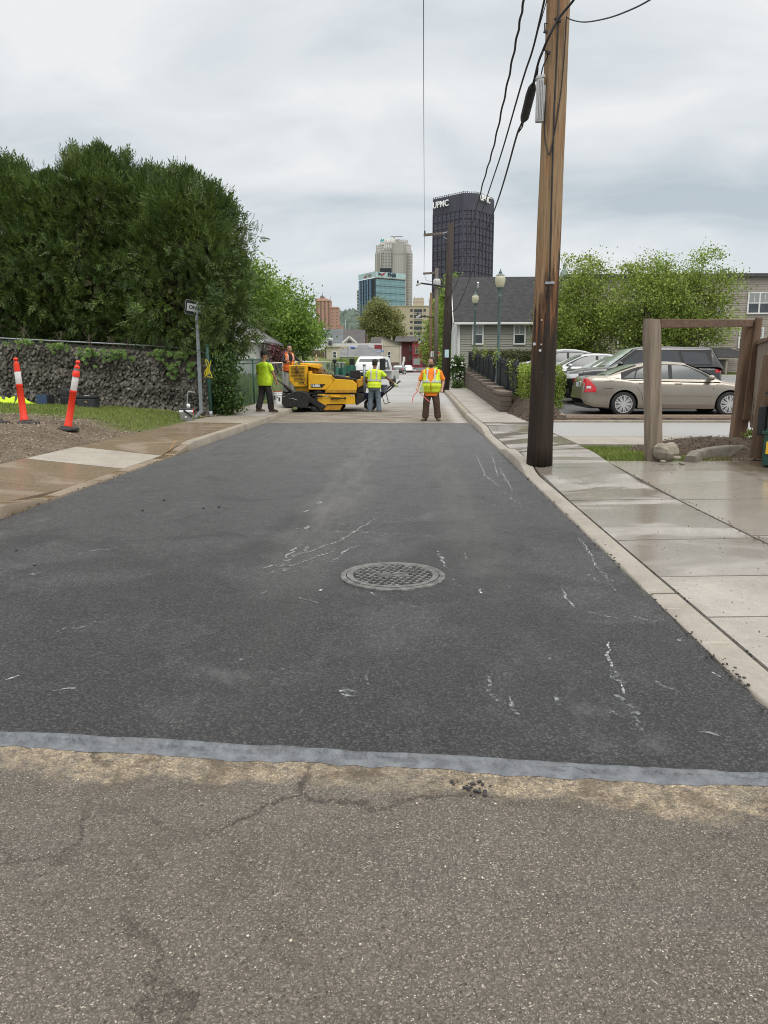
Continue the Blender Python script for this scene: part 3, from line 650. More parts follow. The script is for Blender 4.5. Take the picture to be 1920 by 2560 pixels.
for pts, w in [(((640, 1290), (690, 1302)), .03), (((560, 1290), (575, 1270)), .03), (((700, 1215), (735, 1205)), .03), (((975, 1250), (1010, 1275)), .04), (((1000, 1190), (1012, 1215)), .02), (((590, 1238), (640, 1200), (668, 1178)), .05), (((860, 1300), (900, 1310)), .03), (((1200, 1500), (1215, 1530)), .02), (((1420, 1470), (1460, 1500)), .025), (((1270, 1240), (1300, 1262)), .03), (((120, 1360), (210, 1345)), .05), (((20, 1250), (90, 1235)), .05), (((615, 1140), (700, 1147), (790, 1150), (930, 1157)), .03), (((1245, 1312), (1290, 1325), (1345, 1337)), .03), (((1322, 1440), (1340, 1475)), .05), (((1345, 1500), (1372, 1550), (1390, 1580)), .04),
               (((745, 1484), (758, 1508)), .05), (((1055, 1460), (1060, 1490), (1075, 1525)), .03), (((110, 1492), (165, 1486)), .03), (((505, 1430), (520, 1420)), .05), (((610, 1447), (630, 1440)), .03),
               (((1085, 1060), (1130, 1095)), .04), (((1290, 1225), (1330, 1260)), .03), (((1250, 1165), (1300, 1240), (1340, 1290)), .015), (((1500, 1575), (1560, 1592), (1650, 1600)), .03),
               (((640, 1218), (610, 1235)), .06), (((170, 1195), (260, 1182)), .04), (((770, 1010), (815, 965)), .04), (((1105, 1515), (1120, 1545)), .03), (((400, 1000), (470, 985)), .03), (((792, 1450), (794, 1478)), .02)]: streak(m2, pts, w)
struct(m1.build('chalk_marks', 'chalk', fix=False)); struct(m2.build('chalk_smears', 'chalk_faint', fix=False))
mo = MB()
for pts in (((365, 959), (378, 949), (410, 942), (432, 939)), ((452, 935), (482, 928))):
    q = [D(*p, .19) for p in pts]
    for a, b in zip(q[:-1], q[1:]):
        s = Vector((0, .035, 0)); mo.quad(a - s, b - s, b + s, a + s)
for f_ in range(0): pass
def pave_z(v): return v
mo.v = [(x, y, .004 + (lambda t: (1 - t) * (hkl(y) + .004) + t * .175)(min(1, max(0, (KL - .185 - x) / 1.31))) + .004) for x, y, z in mo.v]
struct(mo.build('orange_survey_marks', 'orange_paint', fix=False))

# manhole
mat('iron_worn', (.080, .080, .078), (.205, .202, .193), 14, .6, .25, bump=.5, bscale=60); mat('iron_dark', (.008, .008, .008), (.018, .018, .017), 20, .8, bump=.5, bscale=60)
mc_ = (D(735, 1246) + D(962, 1246)) / 2; mR = (D(962, 1246) - D(735, 1246)).length / 2; mc_.z = .004
t = thing('manhole_cover', 'round cast iron manhole cover with raised pads, dark in its recesses, in the fresh asphalt', 'manhole cover', mc_)
MB().lathe([(mR * .885, 0), (mR * 1.0, 0), (mR * .995, .010), (mR * .89, .014), (mR * .885, .0)], (0, 0, 0), 64, cap=False).build('frame', 'iron_worn', t, 40, local=True)
MB().lathe([(0, .001), (mR * .90, .001), (mR * .90, .003), (0, .003)], (0, 0, 0), 48).build('seat', 'iron_dark', t, local=True)
MB().lathe([(mR * .745, .003), (mR * .872, .003), (mR * .872, .016), (mR * .76, .016), (mR * .745, .004)], (0, 0, 0), 64, cap=False).build('rim', 'iron_worn', t, 40, local=True)
mb = MB(); s_ = .052; rot = Matrix.Rotation(R(8), 3, 'Z')
for i in range(-9, 10):
    for j in range(-9, 10):
        x, y = (i + (.5 if j % 2 else 0)) * s_, j * s_ * .86
        r_ = math.hypot(x, y)
        if r_ > mR * .73 or (abs(y) < .075 and .03 < abs(x) < .125) or r_ < .045: continue
        k = .0165 * rnd.uniform(.85, 1.1); pts = [(q * math.cos(a), q * math.sin(a)) for q, a in [((k * 1.45 if m % 2 == 0 else k * .8), m * math.pi / 4 + .78) for m in range(8)]]
        v0 = [rot @ Vector((x + a, y + b, .003)) for a, b in pts]; v1 = [rot @ Vector((x + a * .85, y + b * .85, .015)) for a, b in pts]
        mb.loft([v0, v1])
mb.build('raised_pads', 'iron_worn', t, local=True)
for sx in (-1, 1):
    mb = MB()
    for k in range(5): mb.box(rot @ Vector((sx * .078, -.05 + k * .025, .009)), (.075, .013, .012), rot)
    mb.box(rot @ Vector((sx * .04, 0, .0085)), (.008, .12, .011), rot); mb.build('lettering_bars', 'iron_worn', t, local=True)
MB().lathe([(.02, .003), (.036, .003), (.036, .016), (.024, .016), (.02, .006)], (0, 0, 0), 20, cap=False).build('pick_hole', 'iron_worn', t, local=True)

mat('debris', (.05, .038, .028), (.15, .115, .08), 9, .95, island=.5)
chips('pavement_debris', 700, (1.75, 3.05), (3.3, 12.5), lambda x, y: .05 + .05 * sstep(10.5, 12, y), 'debris', .018, .009, .3)
chips('pavement_debris', 260, (2.95, 3.05), (3.3, 11.5), lambda x, y: .055, 'debris', .03, .014, .5)
chips('pavement_debris', 300, (3.1, 7.0), (8, 12.2), lambda x, y: .10, 'debris', .022, .012, .3)
chips('pavement_debris', 500, (-5.95, -4.4), (6, 22), lambda x, y: .19 if y > 15 else .06 + .12 * (-4.4 - x) / 1.5, 'debris', .022, .01, .3)
# ---------------------------------------------------------------- vegetation
mat('bark', (.07, .05, .036), (.14, .105, .08), 9, .95, bump=.8, bscale=22, stretch=(1, 1, .3))
mat('bark_pale', (.16, .125, .095), (.28, .23, .18), 9, .9, bump=.6, bscale=20, stretch=(1, 1, .3))
mat('arbor_leaf', (.044, .084, .016), (.118, .172, .034), 1.3, .55, island=.5, transl=.28, lo=.36, hi=.64)
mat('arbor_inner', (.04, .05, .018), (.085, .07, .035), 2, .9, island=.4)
mat('leaf_bright', (.13, .23, .03), (.24, .36, .06), .7, .55, island=.4, transl=.35)
mat('leaf_birch', (.175, .25, .04), (.33, .42, .085), .8, .5, island=.45, transl=.35)
mat('leaf_olive', (.17, .19, .06), (.28, .29, .10), .4, .6, island=.4, transl=.3)
mat('leaf_lime', (.15, .25, .035), (.27, .38, .07), .5, .55, island=.35, transl=.35)
mat('leaf_hedge', (.17, .25, .03), (.32, .41, .06), 3, .5, island=.4, transl=.3)
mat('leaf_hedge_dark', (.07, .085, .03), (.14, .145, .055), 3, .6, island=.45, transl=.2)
mat('leaf_shrub', (.045, .10, .022), (.10, .17, .04), 3, .45, island=.4, transl=.25)
mat('leaf_plum', (.10, .028, .04), (.16, .05, .06), 3, .6, island=.4)
mat('leaf_vine', (.09, .19, .03), (.19, .30, .06), 3, .5, island=.4, transl=.35)
mat('leaf_far', (.055, .085, .045), (.10, .125, .07), .02, .9, island=.3)
mat('grass', (.15, .21, .035), (.26, .32, .08), 1.4, .7, island=.45, transl=.3)
mat('grass_dry', (.20, .19, .08), (.28, .25, .12), 2, .8, island=.3, transl=.2)
mat('petal', (.8, .8, .78), (.85, .85, .85), 3, .7)

def frond_leaf(name, c, d, nr, L, m, parent, k=7):
    n = len(c); s = np.cross(d, nr); s /= np.linalg.norm(s, axis=1, keepdims=True) + 1e-9
    C, Dd, Nn, LL = [], [], [], []
    L = np.broadcast_to(L, (n,))[:, None]
    for i in range(k):
        t = (i + .3) / k; sg = 1 if i % 2 else -1; sp = .75 * (1 - .35 * t)
        if i == k - 1: dd = d.copy(); ln = .45
        else: dd = d * (1 - sp * .45) + s * sg * sp; ln = .55 * (1 - .45 * t)
        C.append(c + d * L * t); Dd.append(dd + unit(n) * .14); Nn.append(nr + unit(n) * .25); LL.append((L[:, 0] * ln))
    LL = np.concatenate(LL)
    return leaves(name, np.concatenate(C), np.concatenate(Dd), np.concatenate(Nn), LL, LL * .30, m, parent)

def arborvitae(x, y, zb, zt, r, n, label, lean=(0, 0), prof=None):
    n = int(n * 1.5)
    t = thing('arborvitae', label, 'tree', (x, y, gz(x, y) - .05), 0, 'arborvitae in the tall hedge row')
    H = zt - zb; prof = prof or ([0, .12, .35, .65, .85, .95, 1.0], [.72, .95, 1.02, .92, .66, .36, .05])
    ph = npr.uniform(0, 6.28, 6)
    def lump(th, q): return 1 + .13 * np.sin(3 * th + 9 * q + ph[0]) + .10 * np.sin(5 * th - 14 * q + ph[1]) + .07 * np.sin(11 * th + 23 * q + ph[2]) + .06 * np.sin(17 * q * 2 + 4 * th + ph[3])
    def pos(th, q, k):
        rr = np.interp(q, *prof) * r * lump(th, q) * k
        return np.c_[x + lean[0] * q + rr * np.cos(th), y + lean[1] * q + rr * np.sin(th), zb + H * q]
    th = npr.uniform(0, 2 * np.pi, n); th = np.where((np.sin(th) > .35) & (npr.random(n) < .55), -th, th); q = npr.beta(1.15, 1.0, n); q = np.clip(q, 0, 1)
    ncl = max(60, n // 26); tc_ = npr.uniform(0, 2 * np.pi, ncl); qc = npr.uniform(0, 1, ncl); kc = npr.uniform(.80, 1.12, ncl)
    pick = npr.integers(0, ncl, n); m_ = npr.random(n) < .72; sw = .24 / r * 1.2
    th = np.where(m_, tc_[pick] + npr.normal(size=n) * sw, th); q = np.where(m_, np.clip(qc[pick] + npr.normal(size=n) * .26 / H, 0, 1), q)
    k = np.where(m_, kc[pick] - .06 + npr.normal(size=n) * .06, npr.uniform(.66, .98, n)); c = pos(th, q, k)
    tips = n // 14; a_ = npr.uniform(0, 2 * np.pi, 9); rt = np.sqrt(npr.random(9)) * r * .75; ti = npr.integers(0, 9, tips); hh = npr.uniform(-.5, .36, tips)
    qq = np.interp(rt, prof[1][::-1] if 0 else np.array(prof[1])[::-1] * r, np.array(prof[0])[::-1])
    c[:tips] = np.c_[x + lean[0] + rt[ti] * np.cos(a_[ti]), y + rt[ti] * np.sin(a_[ti]), zb + H * np.minimum(qq[ti], .97) + hh] + npr.normal(size=(tips, 3)) * [.12, .12, .05] * (1 - hh)[:, None]
    out = np.c_[np.cos(th), np.sin(th), np.zeros(n)]
    d = out * .55 + unit(n) * .5 + np.array([0, 0, .55]); d[q > .88] += [0, 0, .9]; d[(q < .6) & (npr.random(n) < .45)] -= [0, 0, 1.1]; d[q < .12] -= [0, 0, .7]; d[:tips] = unit(tips) * .5 + [0, 0, 1.2]; d /= np.linalg.norm(d, axis=1, keepdims=True)
    nr = np.cross(d, unit(n)); L = npr.uniform(.15, .34, n)
    if x > -7:          # low spray reaching forward past the sign
        e = 420; c = np.r_[c, np.array(P(532, 788, 20.75)) + npr.normal(size=(e, 3)) * [.17, .16, .40]]; d = np.r_[d, unit(e) * .6 + [0.1, -.5, -.1]]; d /= np.linalg.norm(d, axis=1, keepdims=True); nr = np.r_[nr, unit(e)]; L = np.r_[L, npr.uniform(.16, .3, e)]
    frond_leaf('foliage', c, d, nr, L, 'arbor_leaf', t)
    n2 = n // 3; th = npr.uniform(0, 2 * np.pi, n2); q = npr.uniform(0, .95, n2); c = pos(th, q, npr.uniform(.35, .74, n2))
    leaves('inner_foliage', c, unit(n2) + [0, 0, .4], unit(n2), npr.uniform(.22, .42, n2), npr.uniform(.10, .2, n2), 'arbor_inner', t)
    mb = MB(); mb.tube([(x, y, gz(x, y) - .1), (x + .03, y, zb), (x + lean[0] * .5, y, zb + H * .5), (x + lean[0], y, zt - .5)], [.11, .10, .06, .02], 8)
    for _ in range(16):
        a = rnd.uniform(0, 6.28); z0 = rnd.uniform(zb - .55, zb + H * .5); rr = r * rnd.uniform(.5, .9)
        mb.tube([(x, y, z0), (x + rr * .5 * math.cos(a), y + rr * .5 * math.sin(a), z0 + .25), (x + rr * math.cos(a), y + rr * math.sin(a), z0 + rnd.uniform(.2, .8))], [.022, .014, .006], 5)
    mb.build('trunk', 'bark', t, True)
HY = 24.3
hp = ([0, .1, .3, .6, .8, .92, 1.0], [.80, 1.0, 1.08, 1.04, .92, .62, .08])
arborvitae(-6.7, 23.4, 2.0, 6.95, 1.62, 6200, 'rounded arborvitae at the street end of the tall hedge, behind the one way sign', prof=([0, .1, .35, .6, .78, .92, 1.0], [.74, 1.0, 1.06, 1.04, .90, .58, .10]))
arborvitae(-8.1, HY, 2.0, 7.2, 1.5, 4600, 'arborvitae with a low top between the rounded end tree and the tallest hedge tree', prof=hp)
arborvitae(-9.6, HY, 2.05, 7.85, 1.6, 5400, 'tallest arborvitae of the hedge with a ragged pointed top', prof=hp)
arborvitae(-11.1, HY, 2.1, 7.15, 1.5, 4600, 'arborvitae in the dip of the hedge just behind the tilted orange posts', prof=hp)
arborvitae(-12.6, HY, 2.15, 7.55, 1.6, 4600, 'arborvitae at the far left of the picture with a broad peaked top', prof=hp)
arborvitae(-14.3, HY, 2.2, 7.3, 1.5, 3200, 'arborvitae cut by the left edge of the picture', prof=hp)

def tree(name, label, loc, blobs, leafm, nclump=120, per=60, ls=.09, cl=.45, trunk=.14, stems=1, barkm='bark', group=None, limbs=9, airy=1.0, cat='tree', fork=.35):
    """blobs: (dx,dy,z,rx,ry,rz) crown ellipsoids, relative to loc in x,y and above it in z"""
    t = thing(name, label, cat, loc, 0, group); ox, oy, oz = loc
    vol = np.array([b[3] * b[4] * b[5] for b in blobs]); vol = vol / vol.sum(); cc = []
    for i in range(nclump):
        b = blobs[npr.choice(len(blobs), p=vol)]; v = unit(1)[0] * npr.uniform(.25, 1.0) ** .45 * npr.uniform(.82, 1.12)
        cc.append((ox + b[0] + v[0] * b[3], oy + b[1] + v[1] * b[4], oz + b[2] + v[2] * b[5]))
    cc = np.array(cc); n = nclump * per
    idx = np.repeat(np.arange(nclump), per); sc = npr.uniform(.6, 1.25, nclump)[idx][:, None]
    c = cc[idx] + npr.normal(size=(n, 3)) * cl * sc * [1, 1, .62]
    d = unit(n) + [0, 0, -.15]; nr = unit(n) * .8 + [0, 0, .7]; L = npr.uniform(.65, 1.35, n) * ls
    leaves('crown', c, d, nr, L, L * .62, leafm, t, fold=.15)
    mb = MB(); zs = min(b[2] - b[5] for b in blobs); zt = max(b[2] + b[5] for b in blobs)
    tips = cc[npr.permutation(nclump)[:limbs * stems * 4]]; ti = 0
    for s in range(stems):
        a = s * 2.4 + rnd.random(); sp = .0 if stems == 1 else 1
        base = Vector((ox + sp * .25 * math.cos(a), oy + sp * .2 * math.sin(a), oz - .1))
        crown_c = Vector(np.average([(ox + b[0], oy + b[1], oz + b[2]) for b in blobs], axis=0, weights=vol)); topz = oz + zs + (zt - zs) * .78
        off = Vector((sp * (zt - zs) * .22 * math.cos(a), sp * .5 * math.sin(a), 0))
        mid = Vector(((base.x * .6 + crown_c.x * .4) + off.x * .35, (base.y * .6 + crown_c.y * .4), oz + max(zs, .8) + (zt - zs) * fork * .4)); tp = Vector((crown_c.x + off.x, crown_c.y + off.y, topz))
        path = wire([base, mid, tp], 0, seg=6); rr = [trunk * (1 - .85 * i / (len(path) - 1)) for i in range(len(path))]
        mb.tube(path, rr, 9)
        for l in range(limbs):
            k = rnd.uniform(fork, .92); i0 = int(k * (len(path) - 1)); p0 = path[i0]
            for _ in range(4):
                if ti >= len(tips): break
                e = Vector(tips[ti]); ti += 1; m_ = p0.lerp(e, .5) + Vector((rnd.gauss(0, .15), rnd.gauss(0, .15), .12 * (e - p0).length))
                r0 = rr[i0] * .55; mb.tube(wire([p0, m_, e], 0, seg=4), [r0 * (1 - .85 * q / 8) for q in range(9)], 5)
    mb.build('trunk', barkm, t, True)
    return t
# broad bright trees behind the hedge on the left
g = 'bright leafy trees behind the tall hedge'
tree('leafy_tree', 'tall bright green tree half hidden by the end of the tall hedge', (-11.2, 50, 1.2), [(0.6, 0, 4.2, 2.2, 2, 2.5), (1.0, 0, 5.9, 1.2, 1.3, 1.3), (-1, 0, 3.4, 2, 2, 2)], 'leaf_bright', 190, 75, .19, .5, .2, group=g)
tree('leafy_tree', 'bright green spreading tree behind the worker in the orange vest', (-9.3, 54, 1.6), [(0, 0, 3.6, 2.3, 2.2, 2.3), (.9, 0, 2.4, 1.9, 2, 1.8), (-1.5, 0, 3.2, 1.8, 2, 1.8)], 'leaf_bright', 210, 80, .19, .5, .2, group=g)
tree('leafy_tree', 'lower darker green tree at the edge of the grass slope beside the cream house', (-9.4, 66, 2.2), [(0, 0, 2.6, 1.6, 1.6, 2.0), (-1.4, 0, 3.2, 1.6, 1.6, 2)], 'leaf_shrub', 110, 70, .2, .5, .15, group=g)
tree('plum_shrub', 'dark red leaved shrub beside the white garage', (-8.4, 46, 1.0), [(0, 0, 1.0, .9, .8, .9)], 'leaf_plum', 40, 60, .12, .25, .04, cat='shrub')
# birches by the car park
g = 'airy light green trees along the car park'
tree('birch', 'airy light green tree directly right of the big utility pole, over the dark sedan', (8.9, 42, 1.0), [(0, 0, 3.4, 2.0, 1.6, 2.5), (.6, 0, 5.5, 1.1, 1.0, 1.1), (-.8, 0, 2.4, 1.6, 1.5, 1.7), (-1.0, 0, 5.0, 1.0, 1, 1.5)], 'leaf_birch', 270, 95, .115, .36, .10, 3, 'bark', g, 7)
tree('birch', 'airy light green tree above the black SUV, the middle one of three', (11.7, 40.5, 1.05), [(0, 0, 3.5, 2.1, 1.7, 2.1), (.2, 0, 5.3, 1.3, 1.1, .9), (1.2, 0, 3.2, 1.6, 1.5, 1.9), (-1.0, 0, 2.5, 1.5, 1.4, 1.5)], 'leaf_birch', 280, 95, .115, .36, .10, 3, 'bark', g, 7)
tree('birch', 'airy light green tree seen through the wooden frame, in front of the apartment windows', (14.1, 41, 1.1), [(0, 0, 3.6, 1.8, 1.6, 2.0), (.7, 0, 5.5, 1.1, 1.0, 1.1), (1.5, 0, 4.4, .9, 1, 1.2), (1.5, 0, 2.7, 1.1, 1.2, 1.2), (-.9, 0, 2.5, 1.5, 1.3, 1.4)], 'leaf_birch', 210, 78, .115, .34, .10, 3, 'bark', g, 7, fork=.25)
# street trees beyond
tree('elm', 'big olive green tree standing before the glass tower', (-8.5, 200, .9), [(0, 0, 11.5, 5.6, 4, 5.6), (0, 0, 8.5, 6.4, 4, 4.2), (-1, 0, 15.5, 3.0, 3, 3.0)], 'leaf_olive', 380, 80, .42, .8, .35, limbs=14)
g = 'street trees behind the utility poles'
tree('street_tree', 'pale green tree left of the dark wooden utility pole, partly hiding the tan building', (3.3, 112, .8), [(0, 0, 5.5, 2.0, 2, 3.0), (.5, 0, 9.0, 1.4, 1.5, 2.4), (-.6, 0, 3.2, 1.9, 1.8, 1.9)], 'leaf_birch', 140, 55, .32, .5, .15, group=g)
tree('street_tree', 'bright lime green tree just behind the dark wooden utility pole', (4.05, 84, .8), [(0, 0, 5.2, 1.5, 1.6, 3.4), (.1, 0, 8.2, 1.15, 1.2, 2.5), (0, 0, 2.6, 1.5, 1.4, 1.7)], 'leaf_lime', 150, 60, .25, .42, .14, group=g)

# clipped hedges
def hedge(name, label, x0, x1, y0, y1, zf, h, m, n, ls, cat='hedge', group=None):
    t = thing(name, label, cat, ((x0 + x1) / 2, (y0 + y1) / 2, zf((y0 + y1) / 2)), 0, group)
    f = npr.uniform(0, 1, n); side = npr.choice(5, n, p=[.3, .2, .08, .37, .05]); u = npr.random(n); v = npr.random(n)
    X = np.where(side == 0, x0 + (x1 - x0) * u, np.where(side == 1, x0, np.where(side == 2, x1, x0 + (x1 - x0) * u)))
    Y = np.where(side == 0, y0, np.where((side == 1) | (side == 2), y0 + (y1 - y0) * u, np.where(side == 4, y1, y0 + (y1 - y0) * v)))
    Z = np.where(side == 3, 1.0, v) * h
    Z = Z + np.array([zf(q) for q in Y]); c = np.c_[X, Y, Z] + npr.normal(size=(n, 3)) * .055
    leaves('foliage', c, unit(n) + [0, 0, .35], unit(n) + [0, 0, .5], npr.uniform(.6, 1.3, n) * ls, npr.uniform(.4, .7, n) * ls, m, t, fold=.15)
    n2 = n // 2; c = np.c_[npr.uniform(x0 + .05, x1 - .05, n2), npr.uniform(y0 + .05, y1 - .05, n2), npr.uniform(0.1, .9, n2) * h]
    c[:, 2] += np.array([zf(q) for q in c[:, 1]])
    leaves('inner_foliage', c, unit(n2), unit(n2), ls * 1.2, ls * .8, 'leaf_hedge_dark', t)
    for _ in range(9):
        mb = MB(); a = Vector((rnd.uniform(x0 + .1, x1 - .1), rnd.uniform(y0 + .1, y1 - .1), 0)); a.z = zf(a.y) - .05
        mb.tube([a, a + Vector((rnd.gauss(0, .08), rnd.gauss(0, .08), h * .55)), a + Vector((rnd.gauss(0, .18), rnd.gauss(0, .16), h * .95))], [.012, .009, .004], 5); mb.build('stem', 'bark_pale', t, True)
    return t
hedge('hedge', 'yellow green clipped hedge beside the near end of the black fence, behind the big pole', 3.38, 4.45, 23.2, 25.4, lambda y: lot(y) - .02, 1.18, 'leaf_hedge', 6800, .075)
hedge('hedge', 'long brownish hedge below the windows of the grey sided house', 3.55, 9.0, 46.0, 47.2, lambda y: 1.25, 1.25, 'leaf_hedge_dark', 9000, .11)
hedge('hedge_plant', 'yellow green bush along the inside of the black metal fence', 3.45, 4.1, 27, 44, lambda y: lot(y), .85, 'leaf_hedge', 4200, .09, 'bush')
# flowering bush and low shrubs at the far corner of the house
tree('flowering_bush', 'dark green bush with white flowers at the corner of the grey sided house', (2.52, 46, .55), [(0, 0, .9, .42, .6, .85)], 'leaf_shrub', 46, 60, .12, .17, .03, cat='bush')
fb = [(2.52 + .42 * math.cos(a) * rnd.uniform(.5, 1), 45.45 + rnd.uniform(-.1, .1), .55 + rnd.uniform(.4, 1.6)) for a in np.linspace(0, 3.14, 26)]
mb = MB(); [mb.ell(p, .045, 6, 4) for p in fb]; mb.build('blossom', 'petal', [o for o in COL.objects if o.name == 'flowering_bush'][0])
tree('round_shrub', 'rounded bright green shrub behind the pole with the pale blue sign', (2.75, 66, .6), [(0, 0, 1.2, .9, .9, 1.3)], 'leaf_lime', 60, 60, .16, .25, .03, cat='shrub')
tree('low_shrub', 'low dark green shrub on the grass verge below the flowering bush', (2.45, 43.2, .48), [(0, 0, .2, .35, .4, .2)], 'leaf_shrub', 20, 50, .09, .1, .015, cat='shrub')

# grass as ground cover
def blades(name, n, xr, yr, zf, m, h, keep=lambda x, y: True, w=.012, lean=.5):
    x = npr.uniform(*xr, n); y = npr.uniform(*yr, n); k = np.array([keep(a, b) for a, b in zip(x, y)]); x, y = x[k], y[k]; n = len(x)
    z = np.array([zf(a, b) for a, b in zip(x, y)]); d = unit(n) * lean + [0, 0, 1]
    ln = npr.uniform(.5, 1.3, n) * h
    return tag(leaves(name, np.c_[x, y, z], d, unit(n), ln, w, m), kind='stuff')
pn = lambda x, y: math.sin(x * 2.1 + 1.3 * math.sin(y * 1.7)) + math.sin(y * 2.9 + x)
vg = lambda x, y: y > 16.5 - .25 * (x + 6) * 0 + .35 * pn(x, y) and (y < 21.2 or pn(x * 2, y * 2) > .6)
blades('grass_verge', 30000, (-15, -5.98), (15.5, 21.9), gz, 'grass', .085, vg)
blades('grass_verge', 5000, (-15, -5.98), (15.5, 21.9), gz, 'grass_dry', .07, vg)
blades('grass_verge', 1500, (-11, -6.0), (8.5, 17), gz, 'grass', .05, lambda x, y: pn(x * 1.3, y * 1.1) > 1.2)
zz = lambda x, y: .06
blades('grass_patch', 9000, (3.05, 4.6), (11.97, 13.95), zz, 'grass', .10, lambda x, y: x > 3.02 and y > 11.97 and (x < 3.8 + .2 * pn(x, y) or y < 12.4), .013)
blades('grass_patch', 900, (3.9, 5.0), (12.0, 12.4), lambda x, y: .08, 'grass_dry', .07, lambda x, y: pn(x * 3, y * 3) > -.6, .012)
blades('grass_patch', 2600, (-5.9 - 1.9, -6.0), (22.6, 29), gz, 'grass', .85, lambda x, y: True, .02, .3)
blades('lawn', 16000, (-13, -6.0), (30, 66), gz, 'grass', .22, lambda x, y: True, .04)
blades('lawn', 2500, (1.9 + .95, 3.6), (43.5, 49), lambda x, y: gz(x, y) if x > 2.95 else street(y) + .1, 'grass', .12, lambda x, y: True, .03)
tree('weeds', 'tuft of young green weed on the mulch mound beside the leaning frame post', (6.05, 13.9, .18), [(0, 0, .12, .09, .08, .13)], 'leaf_hedge', 10, 24, .06, .04, .006, cat='weed')
# ivy clump swallowing the end of the fence
tree('ivy_clump', 'dark ivy clump covering the fence end next to the yellow rope', (-5.62, 22.7, .15), [(0, .1, .95, .30, .75, .9), (-.12, .3, 1.5, .3, .6, .5), (.12, .1, .35, .32, .7, .35)], 'leaf_shrub', 110, 46, .10, .12, .03, cat='climber')
# ---------------------------------------------------------------- left side: screened fence, sign, rope, site gear
mat('galv', (.30, .32, .34), (.40, .42, .44), 20, .5, .6)
mat('steel_grey', (.24, .27, .29), (.32, .35, .37), 12, .45, .5)
mat('green_metal', (.018, .075, .055), (.03, .10, .075), 8, .5)
mat('black_metal', (.016, .018, .022), (.03, .033, .04), 8, .5)
mat('dead_leaf', (.046, .041, .030), (.165, .152, .126), 1.8, .75, island=.6, lo=.3, hi=.7)
mat('dead_leaf_dark', (.035, .034, .028), (.07, .066, .055), 3, .9)
mat('orange_plastic', (.80, .036, .012), (.86, .055, .02), 7, .42)
mat('reflect_white', (.62, .60, .58), (.78, .76, .74), 9, .4)
mat('rubber', (.018, .018, .018), (.04, .038, .036), 12, .8, bump=.3)
mat('hivis', (.44, .68, .015), (.66, .92, .04), 9, .75, bump=.5, bscale=14)
mat('hivis_vest', (.52, .66, .02), (.76, .90, .05), 9, .75, bump=.5, bscale=16)
mat('reflect_silver', (.42, .44, .43), (.55, .57, .56), 20, .45)
mat('blue_cloth', (.03, .06, .14), (.05, .085, .18), 20, .85, bump=.3)
mat('black_cloth', (.012, .012, .014), (.028, .028, .03), 14, .85, bump=.4, bscale=30)
mat('dark_plastic', (.03, .033, .037), (.05, .054, .06), 10, .5)
mat('grey_plastic', (.20, .20, .19), (.26, .26, .25), 10, .5)
mat('white_plastic', (.74, .74, .73), (.82, .82, .81), 10, .4)
mat('red_plastic', (.6, .03, .04), (.68, .05, .06), 10, .4)
mat('yellow_rope', (.74, .58, .02), (.82, .68, .05), 60, .7, bump=.5, bscale=90)
mat('sign_black', (.012, .012, .014), (.02, .02, .022), 8, .4)
mat('sign_white', (.36, .38, .38), (.46, .48, .48), 8, .45)
mat('gold_badge', (.55, .40, .12), None, 8, .4, .6)

def chain(mb, a, b, z0a, z0b, h, s=.085, r=.0032):      # diamond wire mesh between two ground points
    a, b = Vector((a[0], a[1], 0)), Vector((b[0], b[1], 0)); L = (b - a).length; d = (b - a) / L; n_ = Vector((-d.y, d.x, 0))
    for k in range(-int(h / s), int(L / s) + 1):
        for sg in (1, -1):
            u0, u1 = (k * s, k * s + h) ; v0, v1 = (0, h) if sg > 0 else (h, 0)
            c0, c1 = max(0, u0), min(L, u1)
            if c1 - c0 < .02: continue
            f0, f1 = (c0 - u0) / (u1 - u0), (c1 - u0) / (u1 - u0)
            def pt(c, f): 
                q = a + d * c; z = z0a + (z0b - z0a) * c / L + v0 + (v1 - v0) * f; return Vector((q.x, q.y, z))
            p, q = pt(c0, f0), pt(c1, f1); up = (q - p).normalized().cross(n_) * r; nn = n_ * r
            mb.add([p + up, p + nn, p - up, p - nn, q + up, q + nn, q - up, q - nn], [(0, 1, 5, 4), (1, 2, 6, 5), (2, 3, 7, 6), (3, 0, 4, 7)])
FY = 22.0
t = thing('screened_fence', 'long fence covered with overlapping dull grey artificial leaves below the hedge', 'fence', (-10, FY, .6))
n = 10500; x = npr.uniform(-15.5, -5.95, n); gzl = np.array([gz(q, FY) for q in x]); z = gzl + .05 + npr.random(n) * 1.62
c = np.c_[x, FY + npr.normal(size=n) * .03 + .04 * np.sin(x * 7) - .03 * np.sin(z * 9 + x), z]
d = np.c_[npr.normal(size=n) * .42, -.42 + npr.normal(size=n) * .18, -1 + npr.normal(size=n) * .2]; nr = np.c_[npr.normal(size=n) * .20, -np.ones(n), .34 + npr.normal(size=n) * .20]
leaves('leaf_screen', c, d, nr, npr.uniform(.07, .125, n), npr.uniform(.055, .09, n), 'dead_leaf', t, shape=7, fold=.12)
mb = MB(); xs_ = np.linspace(-15.5, -5.95, 30)
for a, b in zip(xs_[:-1], xs_[1:]): mb.add([(a, FY + .07, gz(a, FY) - .05), (b, FY + .07, gz(b, FY) - .05), (b, FY + .07, gz(b, FY) + 1.72), (a, FY + .07, gz(a, FY) + 1.72), (a, FY + .09, gz(a, FY) - .05), (b, FY + .09, gz(b, FY) - .05), (b, FY + .09, gz(b, FY) + 1.72), (a, FY + .09, gz(a, FY) + 1.72)], [(0, 1, 2, 3), (7, 6, 5, 4), (3, 2, 6, 7)])
mb.build('backing', 'dead_leaf_dark', t)
MB().tube([(q, FY + .12, gz(q, FY) + 1.80) for q in np.linspace(-15.5, -5.95, 12)], .022, 8).build('top_rail', 'galv', t, True)
